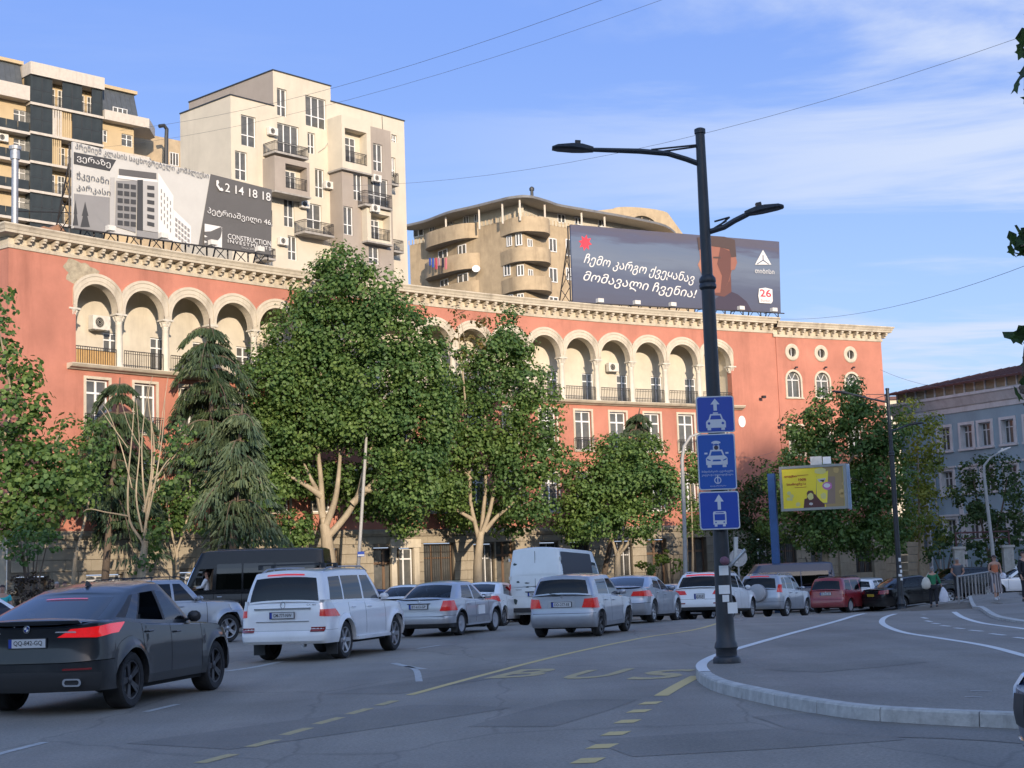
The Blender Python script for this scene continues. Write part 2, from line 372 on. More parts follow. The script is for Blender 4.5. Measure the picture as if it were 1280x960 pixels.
# triangulated top, sampled on a fine grid clipped to the outline
bm=bmesh.new(); vs=[bm.verts.new(p) for p in outl]; bm.faces.new(vs)
for x in np.arange(1.5,60,2.5): bmesh.ops.bisect_plane(bm,geom=bm.verts[:]+bm.edges[:]+bm.faces[:],plane_co=(x,0,0),plane_no=(1,0,0))
for y in list(np.arange(14,44,3))+list(np.arange(44,72,1.0)): bmesh.ops.bisect_plane(bm,geom=bm.verts[:]+bm.edges[:]+bm.faces[:],plane_co=(0,y,0),plane_no=(0,1,0))
def isl_z(x,y): return zg(x,y)+ktop(Vector((x,y)))-.006
for v in bm.verts: v.co.z=isl_z(v.co.x,v.co.y)
bmesh.ops.triangulate(bm,faces=bm.faces); bmesh.ops.recalc_face_normals(bm,faces=bm.faces)
if sum(f.normal.z for f in bm.faces)<0: bmesh.ops.reverse_faces(bm,faces=bm.faces)
me=bpy.data.meshes.new('traffic_island'); bm.to_mesh(me); bm.free(); me.materials.append(M_asph2)
island=link('traffic_island',me); island['kind']='structure'
step=8; k=0
while k < len(isl)-2:
    seg=isl[k:k+step+1]
    if len(seg)<3: break
    mb=MB(); rows=[]
    g=.006
    for j,p in enumerate(seg):
        q=p.copy()
        t=(seg[min(j+1,len(seg)-1)]-seg[max(j-1,0)]).normalized(); nrm=Vector((t.y,-t.x))
        if j==0: q=q+t*g
        if j==len(seg)-1: q=q-t*g
        zt=zg(p.x,p.y)+ktop(p)+random.uniform(-.001,.001); zb=zg(p.x,p.y)-.06
        a=q; b=q+nrm*.012; c=q+nrm*.03; d=q+nrm*.17
        rows.append([Vector((a.x,a.y,zb)),Vector((b.x,b.y,zt-.022)),Vector((c.x,c.y,zt)),Vector((d.x,d.y,zt)),Vector((d.x,d.y,zb))])
    mb.grid(rows,M_kerb); mb.add(rows[0],[(0,1,2,3,4)],M_kerb); mb.add(rows[-1],[(4,3,2,1,0)],M_kerb)
    mb.build('kerb_stone',island)
    k+=step; step=9 if k<200 else 16
# gutter strip of fresh dark asphalt along the kerb
mb=MB(); pts=[p for p in isl if p.y<22 and p.x<14][::4]
pts=[p for i,p in enumerate(pts) if i<len(pts)-10]
rows=[]
for i,p in enumerate(pts):
    t=(pts[min(i+1,len(pts)-1)]-pts[max(i-1,0)]).normalized(); nrm=Vector((-t.y,t.x))
    w=.85+.25*sin(i*.37)+.12*sin(i*1.3)
    rows.append([Vector((q.x,q.y,zg(q.x,q.y)+.004)) for q in (p,p+nrm*w*.5,p+nrm*w)])
mb.grid(rows,M_asphp); mb.build('gutter_patch',kind='structure')

# ---- painted markings
def surf(x,y,isl_=False): return (isl_z(x,y)+.004 if isl_ else zg(x,y)+.004)
def line_px(mb, pts, w, m, isl_=False, lift=0, n=6, taper=None):
    P=smooth_path([at_g(px,py,(KH if isl_ else 0)) for px,py in pts],n) if len(pts)>2 else [at_g(px,py,(KH if isl_ else 0)) for px,py in pts]
    if len(pts)==2: P=[P[0].lerp(P[1],k/6) for k in range(7)]
    rows=[]
    for i,p in enumerate(P):
        t=(P[min(i+1,len(P)-1)]-P[max(i-1,0)]); t=Vector((t.x,t.y)).normalized(); q=Vector((-t.y,t.x))*w/2
        rows.append([Vector((p.x+k*q.x,p.y+k*q.y,surf(p.x+k*q.x,p.y+k*q.y,isl_)+lift)) for k in (-1,1)])
    mb.grid(rows,m)
def mark(name, pts, w, m, **kw):
    mb=MB(); line_px(mb,pts,w,m,**kw); return mb.build(name,kind='structure')
mark('yellow_bus_lane_line',[(512,869),(600,845),(702,819),(800,798),(895,780),(960,769)],.13,M_lyel)
mark('yellow_bus_lane_line',[(871,845),(850,856),(826,870)],.19,M_lyel)
for a in [(813,879),(799,889),(784.5,902),(770,917),(753,933),(735,951),(718,968)]:
    p=at_g(*a); mb=MB(); c,s_=cos(.55),sin(.55)
    P=[(p.x+c*u*.13-s_*v*.14*0+v*.13*.45,p.y+v*.17+u*.0) for u,v in ((-1,-1),(1,-1),(1,1),(-1,1))]
    mb.add([(x,y,surf(x,y)) for x,y in P],[(0,1,2,3)],M_lyel); mb.build('yellow_lane_dash',kind='structure')
for a,b in [((250,954),(292,943)),((312,934),(345,925)),((355,919),(386,910)),((395,905.5),(426,897)),((436,893),(462,885.5)),((473,882),(494,876))]:
    mark('yellow_lane_dash',[a,b],.14,M_lyel2)
for a,b in [((-6,944),(56,928)),((182,890),(222,880.5)),((521,811),(550,806.5))]:
    mark('white_lane_dash',[a,b],.11,M_lwhite2)
mark('white_turn_arrow',[(283,839),(318,834),(352,827)],.16,M_lwhite2)
mark('white_turn_arrow',[(492,829),(508,833),(530,836.5)],.14,M_lwhite2)
mark('white_turn_arrow',[(508,833),(520,838),(524,852)],.11,M_lwhite2)
# letters on the bus lane, read by a driver coming from the left
bl=at_g(747,842)
for ch,px,py in (('B',659,841.5),('U',745,842.5),('S',829,843)):
    p=at_g(px,py)
    Mx=Matrix.Translation((p.x,p.y,surf(p.x,p.y)+.001))@Matrix(((1,.35,0,0),(0,1,0,0),(0,0,1,0),(0,0,0,1)))@Matrix.Rotation(R(2),4,'Z')
    o=text_fit('yellow_bus_lane_letter',ch,M_lyel2,None,Mx,w=.78,h=1.9,bold=.02)
    o['kind']='structure'
mb=MB(); rows=[]
nose=min(range(len(isl)),key=lambda i:isl[i].x)
for i in range(nose+6,len(isl),3):
    p=isl[i]; t=(isl[min(i+1,len(isl)-1)]-isl[i-1]).normalized(); nrm=Vector((t.y,-t.x)); z=zg(p.x,p.y)+ktop(p)+.005
    rows.append([Vector((q.x,q.y,z)) for q in (p+nrm*.01,p+nrm*.175)])
mb.grid(rows,M_lwhite); mb.build('white_island_edge_line',kind='structure')
mark('white_cycle_lane_line',[(1330,833),(1280,820),(1230,807),(1170,796),(1130,788),(1109,779),(1102,772),(1106,766),(1119,762)],.15,M_lwhite,isl_=True)
mark('white_cycle_lane_line',[(1330,793),(1280,783.5),(1256,779.5),(1226,774),(1203,766),(1192,759.5)],.15,M_lwhite,isl_=True)
for a,b in [((1151,762.2),(1157,762.2)),((1152,766),(1158.5,767.5)),((1157,770.5),(1164,772)),((1165,774),(1174,775.3)),((1176,777.5),(1187,779)),((1193,781.5),(1205,783)),((1212,785),(1228,787)),((1238,790.5),(1256,793)),((1268,796),(1290,799))]:
    mark('white_cycle_lane_dash',[a,b],.11,M_lwhite,isl_=True)
for a,b in [((1206,872),(1228,872.5)),((1213,864.5),(1240,865))]:
    mark('faded_white_mark',[a,b],.05,M_lwhite2,isl_=True)

rp_=random.Random(4)
for px_,py_,w,l,a in ((420,905,1.6,4.5,.9),(700,890,1.0,3.2,1.2),(930,925,1.5,2.6,.2),(560,850,1.2,5,1.1),(1060,845,1.1,2.2,.6)):
    c=at_g(px_,py_); isl__=px_>1000; P=[]
    for u,v in ((-1,-1),(.1,-1.08),(1,-.95),(1.04,.1),(.97,1),(-.1,1.05),(-1.03,.95)):
        x=c.x+cos(a)*u*l/2-sin(a)*v*w/2; y=c.y+sin(a)*u*l/2+cos(a)*v*w/2; P.append(Vector((x,y,(isl_z(x,y) if isl__ else zg(x,y))+.003)))
    mb=MB(); mb.add(P,[tuple(range(7))],M_asphp); mb.build('asphalt_patch',kind='structure')
# ================================================================ THE RED ARCADED BUILDING
M_pink=mat('terracotta_plaster',(.45,.182,.125),.85,var=.2,vs=.35,bump=.25,bs=14,stain=.75,col2=None)
M_cream=mat('cream_stucco',(.53,.47,.365),.8,var=.16,vs=1.6,bump=.15,bs=20,stain=.7)
M_creamw=mat('cream_loggia_wall',(.56,.51,.41),.85,var=.12,vs=.8,stain=.35)
M_stone=mat('limestone_block',(.33,.285,.21),.85,var=.2,vs=1.4,bump=.35,bs=18,stain=.55)
M_joint=mat('mortar_joint',(.20,.17,.125),.95,var=.2)
M_colw=mat('painted_column',(.60,.56,.47),.7,var=.1,vs=2,stain=.3)
M_roofg=mat('grey_roof_sheet',(.17,.17,.17),.7,var=.3,vs=1)
M_bare=mat('bare_render',(.36,.31,.22),.9,var=.35,vs=4,bump=.4)
M_bamboo=mat('bamboo_screen',(.48,.30,.12),.7,var=.3,vs=9,sc=(6,6,.6))

def wall_holes(mb, x0,x1,z0,z1, holes, m, P, rev=.28, step=1.6, revm=None):
    """a wall skin with rectangular openings and their reveals; P(x, depth, z) -> point"""
    xs={x0,x1}; zs={z0,z1}
    for h in holes: xs|={h[0],h[1]}; zs|={h[2],h[3]}
    xs=sorted(x for x in xs if x0<=x<=x1); X=[]
    for a,b in zip(xs[:-1],xs[1:]):
        n=max(1,int((b-a)/step)); X+=[a+(b-a)*k/n for k in range(n)]
    X.append(xs[-1]); Z=sorted(z for z in zs if z0<=z<=z1)
    for a,b in zip(X[:-1],X[1:]):
        for c,d in zip(Z[:-1],Z[1:]):
            mx,mz=(a+b)/2,(c+d)/2
            if any(h[0]<mx<h[1] and h[2]<mz<h[3] for h in holes): continue
            mb.add([P(a,0,c),P(b,0,c),P(b,0,d),P(a,0,d)],[(0,1,2,3)],m)
    for h in holes:
        a,b,c,d=h[:4]; q=[(a,c),(b,c),(b,d),(a,d)]
        for (xa,za),(xb,zb) in zip(q,q[1:]+q[:1]):
            mb.add([P(xa,0,za),P(xb,0,zb),P(xb,rev,zb),P(xa,rev,za)],[(0,1,2,3)],revm or m)

WIN={}
def win_mesh(w,h,cols,transom,fw=.07,m=None,arched=False):
    """frame and pane meshes; origin bottom centre, y=0 outer face plane, glass behind"""
    key=(round(w,2),round(h,2),cols,transom,fw,m.name if m else '',arched)
    if key in WIN: return WIN[key]
    m=m or M_whiteframe; f=MB(); g=MB(); y0,y1=0,.07
    if arched:
        r=w/2; zc=h-r; n=12
        def ringp(rr,y): return [Vector((rr*cos(pi*i/n),y,zc+rr*sin(pi*i/n))) for i in range(n+1)]
        f.grid([ringp(r,y0),ringp(r-fw,y0),ringp(r-fw,y1)],m)
        f.box(-r,-r+fw,y0,y1,0,zc,m); f.box(r-fw,r,y0,y1,0,zc,m); f.box(-r,r,y0,y1,0,fw,m); f.box(-r,r,y0,y1,zc-fw/2,zc+fw/2,m)
        for i in (1,2): 
            a=pi*i/3; f.bar((0,.03,zc),(r*.95*cos(a),.03,zc+r*.95*sin(a)),.025,m,4)
        f.box(-fw/2,fw/2,y0,y1,0,zc,m)
        pts=[(-r,0),(r,0)]+[(r*cos(pi*i/n),zc+r*sin(pi*i/n)) for i in range(n+1)]
        g.add([Vector((x,.05,z)) for x,z in pts],[tuple(range(len(pts)))],M_wglass)
    else:
        a=w/2
        f.box(-a,-a+fw,y0,y1,0,h,m); f.box(a-fw,a,y0,y1,0,h,m); f.box(-a+fw,a-fw,y0,y1,0,fw,m); f.box(-a+fw,a-fw,y0,y1,h-fw,h,m)
        for k in range(1,cols): x=-a+w*k/cols; f.box(x-fw*.7,x+fw*.7,y0+.003,y1-.003,fw,h-fw,m)
        if transom: z=h*transom; f.box(-a+fw,a-fw,y0-.01,y1-.01,z-fw*.6,z+fw*.6,m)
        g.add([Vector(p) for p in ((-a,.05,0),(a,.05,0),(a,.05,h),(-a,.05,h))],[(0,1,2,3)],M_wglass)
    WIN[key]=(f.mesh('window'),g.mesh('pane')); return WIN[key]
def put_window(parent, loc, rz, w,h,cols=2,transom=.68,m=None,arched=False,name='window',fw=.07):
    fm,gm=win_mesh(w,h,cols,transom,fw,m,arched)
    o=link(name,fm,parent,loc,(0,0,rz)); link('pane',gm,o); return o
RAIL={}
def rail_mesh(w,h,sp=.13,m=None,mid=True,r=.012):
    key=(round(w,2),round(h,2),sp,m.name if m else '')
    if key in RAIL: return RAIL[key]
    m=m or M_iron; b=MB(); b.box(-w/2,w/2,-.02,.02,h-.04,h,m); b.box(-w/2,w/2,-.015,.015,.06,.09,m)
    if mid: b.box(-w/2,w/2,-.012,.012,h*.82,h*.82+.025,m)
    n=max(2,int(w/sp))
    for i in range(n+1):
        x=-w/2+w*i/n; b.box(x-r,x+r,-r,r,0,h-.04,m)
    RAIL[key]=b.mesh('railing',fix=False); return RAIL[key]
def box_mesh(name,x0,x1,y0,y1,z0,z1,m,bev=0):
    b=MB(); b.box(x0,x1,y0,y1,z0,z1,m); me=b.mesh(name)
    if bev:
        bm=bmesh.new(); bm.from_mesh(me); bmesh.ops.bevel(bm,geom=bm.edges[:],offset=bev,segments=1,affect='EDGES'); bm.to_mesh(me); bm.free()
    return me
# air conditioner (an outdoor unit with its fan grille)
b=MB(); b.box(-.42,.42,-.42,-.1,0,.58,M_ac)
b.lathe([(.0,0),(.2,.0),(.215,.008)],M_dark,18,Matrix.Translation((-.1,-.424,.29))@Matrix.Rotation(pi/2,4,'X'),cap=False)
for k in range(3): b.lathe([(.07+.06*k,.0),(.076+.06*k,.006),(.082+.06*k,0)],M_ac,16,Matrix.Translation((-.1,-.43,.29))@Matrix.Rotation(pi/2,4,'X'),cap=False)
b.box(-.3,-.26,-.4,0,-.04,0,M_steel); b.box(.26,.3,-.4,0,-.04,0,M_steel)
AC=b.mesh('air_conditioner')

base=fa(30,0,0); RB=thing('arcaded_building','long curved terracotta building with a top loggia of cream arches over a stone base','building',(base.x,base.y,0))
def lb(p): return Vector(p)-Vector((base.x,base.y,0))
def FP(s,d,z): return lb(fa(s,-d,z))
BAY=2.9; S0=4.15; NB=17; S_END=67.0
def bayc(k): return S0+BAY*(k+.5)
ZS=15.6; RI=1.22; RO=1.74; ZF=12.62; ZT=17.98
s_c=s_of_px(11,350)[0]
# --- wall skin below the loggia, with its windows
holes=[]; wins=[]
for k in range(NB):
    c=bayc(k); holes.append((c-.68,c+.68,9.35,11.95)); wins.append((c,9.35,1.36,2.6,2))
    holes.append((c-.65,c+.65,5.35,7.85)); wins.append((c,5.35,1.3,2.5,1))
mb=MB(); z0=4.3
wall_holes(mb,s_c,S0,z0,ZT,[],M_pink,FP)
wall_holes(mb,S0,S0+BAY*NB,z0,12.4,holes,M_pink,FP)
wall_holes(mb,S0+BAY*NB,57.3,z0,ZT,[],M_pink,FP)
# the arcade skin
for k in range(NB):
    c=bayc(k); n=18
    xs=[-cos(pi*i/n)*RI for i in range(n+1)]
    for a,b_ in zip(xs[:-1],xs[1:]):
        za=ZS+sqrt(max(0,RI*RI-a*a)); zb=ZS+sqrt(max(0,RI*RI-b_*b_))
        mb.add([FP(c+a,0,za),FP(c+b_,0,zb),FP(c+b_,0,ZT),FP(c+a,0,ZT)],[(0,1,2,3)],M_pink)
        mb.add([FP(c+a,0,za),FP(c+b_,0,zb),FP(c+b_,.5,zb),FP(c+a,.5,za)],[(0,1,2,3)],M_cream)
        mb.add([FP(c+a,.5,za),FP(c+b_,.5,zb),FP(c+b_,.5,17.4),FP(c+a,.5,17.4)],[(0,1,2,3)],M_creamw)
    for sg in (-1,1):
        a,b_=(c+sg*RI,c+sg*BAY/2); 
        mb.add([FP(a,0,ZS),FP(b_,0,ZS),FP(b_,0,ZT),FP(a,0,ZT)],[(0,1,2,3)],M_pink); mb.add([FP(a,-.05,ZS-.16),FP(b_,-.05,ZS-.16),FP(b_,-.05,ZS+.03),FP(a,-.05,ZS+.03)],[(0,1,2,3)],M_cream)
        mb.add([FP(a,.5,ZS-.16),FP(b_,.5,ZS-.16),FP(b_,.5,17.4),FP(a,.5,17.4)],[(0,1,2,3)],M_creamw)
        mb.add([FP(a,0,ZS-.16),FP(b_,0,ZS-.16),FP(b_,.5,ZS-.16),FP(a,.5,ZS-.16)],[(0,1,2,3)],M_cream)
        mb.add([FP(a,0,ZS-.16),FP(a,0,ZS+.01),FP(a,.5,ZS+.01),FP(a,.5,ZS-.16)],[(0,1,2,3)],M_cream)
# jambs at both ends of the loggia
for s in (S0+.18,S0+BAY*NB-.18):
    mb.add([FP(s,0,ZF),FP(s,.5,ZF),FP(s,.5,ZS),FP(s,0,ZS)],[(0,1,2,3)],M_pink)
for s,e in ((S0,S0+.18),(S0+BAY*NB-.18,S0+BAY*NB)):
    mb.add([FP(s,0,ZF-.2),FP(e,0,ZF-.2),FP(e,0,ZS),FP(s,0,ZS)],[(0,1,2,3)],M_pink)
mb.build('wall',RB)
# loggia interior: back wall with doors, floor and ceiling
mb=MB(); lh=[]; ldoor=[]
for k in range(NB):
    c=bayc(k)
    if k<3: off=-.75 if k==0 else -.85
    else: off=-1.05
    w=.95
    lh.append((c+off-w/2,c+off+w/2,12.66 if k!=1 else 13.3,14.75)); ldoor.append((c+off,12.66 if k!=1 else 13.3,w,14.75-(12.66 if k!=1 else 13.3)))
LD=1.75
wall_holes(mb,S0+.1,S0+BAY*NB-.1,ZF,17.4,lh,M_creamw,lambda x,d,z:FP(x,LD+d,z),rev=.2)
ss=np.linspace(S0,S0+BAY*NB,50)
mb.grid([[FP(s,-.02,ZF+.03),FP(s,LD,ZF+.03)] for s in ss],M_stone); mb.grid([[FP(s,.4,17.4),FP(s,LD+.2,17.4)] for s in ss],M_creamw)
for s in (S0+.1,S0+BAY*NB-.1): mb.add([FP(s,0,ZF),FP(s,LD,ZF),FP(s,LD,17.4),FP(s,0,17.4)],[(0,1,2,3)],M_creamw)
mb.build('loggia',RB)
for c,z,w,h in ldoor: put_window(RB,FP(c,LD+.08,z),fang(c),w-.02,h-.02,2,.74,name='loggia_door',fw=.06)
# storeys: surrounds and windows
def surround(w,h,t=.14):
    key=('s',round(w,2),round(h,2))
    if key in WIN: return WIN[key]
    f=MB(); f.box(-w/2-t,-w/2,-.05,.02,-.0,h+t,M_cream); f.box(w/2,w/2+t,-.05,.02,-.0,h+t,M_cream); f.box(-w/2,w/2,-.05,.02,h,h+t,M_cream); f.box(-w/2-t-.04,w/2+t+.04,-.12,.02,-.1,0,M_cream)
    WIN[key]=f.mesh('window_surround'); return WIN[key]
for i,(c,z,w,h,k) in enumerate(wins):
    f=put_window(RB,FP(c,.16,z),fang(c),w-.02,h-.02,2,.74,fw=.08); link('window_surround',surround(w,h),f,(0,-.16,0))
    if k==2 and (i//2)%3!=2: link('railing',rail_mesh(w+.5,.85,.12),RB,FP(c,-.3,z-.02),(0,0,fang(c)))
# --- arches, columns, slab, railings
am=MB(); n=24
def archp(r,y):
    out=[]
    for i in range(n+1):
        a=pi*i/n; x=r*cos(a); z=r*sin(a)
        if abs(x)>BAY/2: 
            x=math.copysign(BAY/2,x); z=max(z,0)
        out.append(Vector((x,y,z)))
    return out
am.grid([archp(RI,.02),archp(RI,-.05),archp(RI+.14,-.05),archp(RI+.16,-.07),archp(RI+.36,-.07),archp(RI+.38,-.10),archp(RO,-.10),archp(RO,.02)],M_cream)
ame=am.mesh('arch',smooth=30)
for k in range(NB): c=bayc(k); link('arch',ame,RB,FP(c,-.002-.0015*(k%2),ZS),(0,0,fang(c)))
cm_=MB(); cm_.lathe([(.25,0),(.25,.1),(.22,.14),(.225,.18),(.195,.22),(.20,.9),(.175,2.25),(.19,2.27),(.17,2.31)],M_colw,14)
cme=cm_.mesh('column',smooth=40)
kp=MB(); kp.lathe([(.17,0),(.19,.05),(.18,.1),(.24,.22),(.21,.25),(.29,.38),(.26,.40)],M_colw,12)
kp.box(-.33,.33,-.28,.28,.40,.49,M_colw)
for a in range(8):
    t=a*pi/4+pi/8; kp.bar((.2*cos(t),.2*sin(t),.12),(.3*cos(t),.3*sin(t),.36),.035,M_colw,5)
kme=kp.mesh('capital')
for k in range(NB+1):
    s=S0+BAY*k
    if k in (0,NB):
        link('capital',kme,RB,FP(s+(.1 if k==0 else -.1),.22,ZS-.62),(0,0,fang(s)))
    else:
        c=link('column',cme,RB,FP(s,.22,ZF+.03),(0,0,fang(s))); link('capital',kme,c,(0,0,2.31))
mb=MB(); prof=[(.15,12.36),(-.12,12.36),(-.2,12.42),(-.38,12.46),(-.42,12.5),(-.5,12.6),(-.5,12.64),(.1,12.65)]
ss=np.linspace(S0-.35,S0+BAY*NB+.55,60)
mb.grid([[FP(s,d,z) for d,z in prof] for s in ss],M_cream)
for s in (ss[0],ss[-1]): mb.add([FP(s,d,z) for d,z in prof],[tuple(range(len(prof)))],M_cream)
mb.build('loggia_slab',RB)
for k in range(NB): c=bayc(k); link('railing',rail_mesh(2.42,.95,.13),RB,FP(c,.08,ZF+.03),(0,0,fang(c)))
b=MB()
for i in range(28): b.box(-1.15+i*.083,-1.15+i*.083+.074,.03,.045,.08,.78,M_bamboo)
link('bamboo_screen',b.mesh('bamboo_screen'),RB,FP(bayc(0),.08,ZF+.03),(0,0,fang(bayc(0))))
link('air_conditioner',AC,RB,FP(bayc(0)+1.05,LD-.1,14.75),(0,0,fang(bayc(0))),(1.25,1.25,1.25))
for k in (4,9,13): link('air_conditioner',AC,RB,FP(bayc(k)+.8,LD-.1,14.9),(0,0,fang(bayc(k))))
# plaster scar near the left end of the cornice
mb=MB(); pts=[]
for i in range(26):
    a=2*pi*i/26; r=1+.18*sin(3*a+1)+.12*sin(7*a); pts.append((4.55+.95*r*cos(a), 17.3+.62*r*sin(a)+.0))
pts=[(x,min(z,17.93)) for x,z in pts]
mb.add([FP(x,-.006,z) for x,z in pts]+[FP(4.55,-.006,17.3)],[(i,(i+1)%26,26) for i in range(26)],M_bare); mb.build('plaster_scar',RB)
# --- cornice: mouldings swept along the wall, and one bracket at a time
CP=[(.0,17.95),(-.07,17.97),(-.1,18.12),(-.05,18.17),(-.03,18.2),(-.03,18.55),(-.12,18.58),(-.58,18.6),(-.6,18.72),(-.63,18.74),(-.68,18.86),(-.76,18.96),(-.76,19.02),(.4,19.06)]
def sweep(name, path, prof, m):
    """path: list of (point, outward normal)"""
    mb=MB(); mb.grid([[Vector((p.x,p.y,0))+Vector((nn.x*-d,nn.y*-d,z)) for d,z in prof] for p,nn in path],m)
    return mb.build(name,RB)
def nrm_at(s): a=fang(s); return Vector((sin(a),-cos(a),0))
pc=fa(s_c); nside=Vector((-.60,-.80,0)); ndir=Vector((-.80,.60,0))
n0=nrm_at(s_c); mit=(n0+nside).normalized(); mit=mit/ (mit.dot(n0))
path=[(lb(pc+ndir*14),nside),(lb(pc),mit)]+[(lb(fa(s)),nrm_at(s)) for s in np.linspace(s_c+.4,57.3,70)]
sweep('cornice',path,CP,M_cream)
# side wall round the left corner
mb=MB()
for z0_,z1_,mt_ in ((0,4.3,M_stone),(4.3,ZT,M_pink)): mb.add([lb(pc)+Vector((0,0,z0_)),lb(pc)+ndir*14+Vector((0,0,z0_)),lb(pc)+ndir*14+Vector((0,0,z1_)),lb(pc)+Vector((0,0,z1_))],[(0,1,2,3)],mt_)
mb.build('side_wall',RB); mb=MB()
# right wing
WO=.0
wing_h=[(58.62-.0,59.0,0,0)]
circ=[s_of_px(x,442)[0] for x in (988.5,1025,1062)]; aw=[s_of_px(x,480)[0] for x in (992.5,1028,1064)]
wc=[(circ[i]+aw[i])/2 for i in range(3)]
arch_h=[(c-.62,c+.62,13.35,15.25) for c in wc]; circ_h=[(c-.42,c+.42,16.22,17.06) for c in wc]
low_h=[(c-.6,c+.6,z,z+2.1) for c in wc for z in (9.2,5.6)]
WP=lambda s,d,z: FP(s,d-.06,z)
wall_holes(mb,57.3,S_END,4.3,17.72,arch_h+circ_h+low_h,M_pink,WP)
e=fa(S_END,.06); back=Vector((-sin(R(27.2)),cos(R(27.2)),0))
mb.add([lb((e.x,e.y,0)),lb((e.x,e.y,0))+back*14,lb((e.x,e.y,17.72))+back*14,lb((e.x,e.y,17.72))],[(0,1,2,3)],M_pink)
mb.add([FP(57.3,0,4.3),FP(57.3,-.06,4.3),FP(57.3,-.06,17.72),FP(57.3,0,17.72)],[(0,1,2,3)],M_pink)
mb.build('wing_wall',RB)
CW=[(d,z-.26) for d,z in CP]
ef=fa(S_END,.06); nf=nrm_at(60); ne=Vector((cos(R(27.2)),sin(R(27.2)),0)); mit=(nf+ne)
path=[(lb(fa(s,.06)),nf) for s in (57.05,60,64)]+[(lb(ef),mit),(lb(ef)+back*14,ne)]
sweep('wing_cornice',path,CW,M_cream)
bk=MB(); bk.box(-.09,.09,-.52,.02,.26,.38,M_cream); bk.box(-.08,.08,-.46,.02,.16,.26,M_cream); bk.box(-.07,.07,-.28,.02,.02,.16,M_cream)
bme=bk.mesh('bracket')
s=s_c+.35
while s<57.1: link('bracket',bme,RB,FP(s,.0,18.19),(0,0,fang(s))); s+=.69
s=57.5
while s<S_END+.5: link('bracket',bme,RB,WP(s,0,17.93),(0,0,fang(s))); s+=.69
ring=MB(); nn=24
def rp(r,y): return [Vector((r*cos(2*pi*i/nn),y,r*sin(2*pi*i/nn))) for i in range(nn+1)]
ring.grid([rp(.33,.2),rp(.33,-.06),rp(.44,-.09),rp(.56,-.09),rp(.62,-.05),rp(.62,.02)],M_cream)
# square hole corners are closed off behind the ring
ring.grid([rp(.56,.0),rp(.34,.0)],M_cream); rme=ring.mesh('round_window',smooth=30)
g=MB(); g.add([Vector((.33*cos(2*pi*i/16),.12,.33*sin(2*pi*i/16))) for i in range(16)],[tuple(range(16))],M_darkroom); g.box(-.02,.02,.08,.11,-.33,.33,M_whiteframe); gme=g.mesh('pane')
for c in wc:
    o=link('round_window',rme,RB,WP(c,-.005,16.64),(0,0,fang(c))); link('pane',gme,o)
sr=MB(); r=.62; zc=1.28
def ap(rr,y): return [Vector((rr*cos(pi*i/16),y,zc+rr*sin(pi*i/16))) for i in range(17)]
sr.grid([ap(r-.02,.2),ap(r-.02,-.06),ap(r+.13,-.06),ap(r+.13,.02)],M_cream)
sr.grid([ap(r,.003),[Vector((p.x*1.02,.003,1.94)) for p in ap(r,0)]],M_pink)
for sg in (-1,1): sr.box(*(sorted((sg*(r-.02),sg*(r+.13)))),-.06,.02,0,zc,M_cream)
sr.box(-.8,.8,-.12,.02,-.1,0,M_cream); sme=sr.mesh('window_surround')
for c in wc:
    o=put_window(RB,WP(c,.16,13.35),fang(c),1.24,1.9,2,0,arched=True,fw=.06); link('window_surround',sme,o,(0,-.16,0))
    for z in (9.2,5.6): o=put_window(RB,WP(c,.16,z),fang(c),1.18,2.08,2,.72); link('window_surround',surround(1.2,2.1),o,(0,-.16,0))
# --- roof slab
mb=MB(); ss=np.linspace(s_c,57.3,30)
mb.grid([[FP(s,.3,19.03),FP(s,13,19.4)] for s in ss],M_roofg); ss=np.linspace(57.3,S_END,4)
mb.grid([[FP(s,.3,18.77),FP(s,13,19.2)] for s in ss],M_roofg); mb.build('roof',RB)
# --- stone base: courses of separate blocks round the doors and windows
bo=[]
for px,py,w,zt,zb in [(130,690,2.2,2.2,1.4),(483,700,1.9,3.3,.14),(505,700,1.3,3.25,.14),(548,700,2.3,3.5,.8),(604,700,1.6,3.4,.7),(632,705,1.5,3.7,.14),(686,700,1.5,3.4,.8),(724,700,1.5,3.4,.8),(778,700,1.6,3.4,.6),(821,700,1.7,3.45,.2),(872,705,1.6,3.6,.14),(410,700,1.6,3.3,.8),(355,700,1.6,3.3,.8),(300,700,1.6,3.0,.8),(240,700,1.8,2.2,1.4),(40,690,1.8,2.2,1.4),(1024,700,1.5,3.3,.2),(1080,700,1.6,3.35,.6),(950,700,1.5,3.3,.6),(985,700,1.5,3.3,.6)]:
    s=s_of_px(px,py)[0]; bo.append((s-w/2,s+w/2,zb,zt))
mb=MB(); wall_holes(mb,s_c,S_END,-1.2,4.3,bo,M_joint,lambda s,d,z:FP(s,d-.02,z),rev=.4)
mb.build('base_wall',RB)
bprof=[(.05,3.92),(-.12,3.94),(-.16,4.02),(-.22,4.1),(-.22,4.25),(-.1,4.33),(.03,4.36)]
mb=MB(); ss=np.linspace(s_c,S_END+.2,70); mb.grid([[FP(s,d,z) for d,z in bprof] for s in ss],M_stone); mb.build('base_moulding',RB)
sbl=box_mesh('stone_block',-.5,.5,-.075,.0,-.25,.25,M_stone,.012)
H=.56; nbk=0
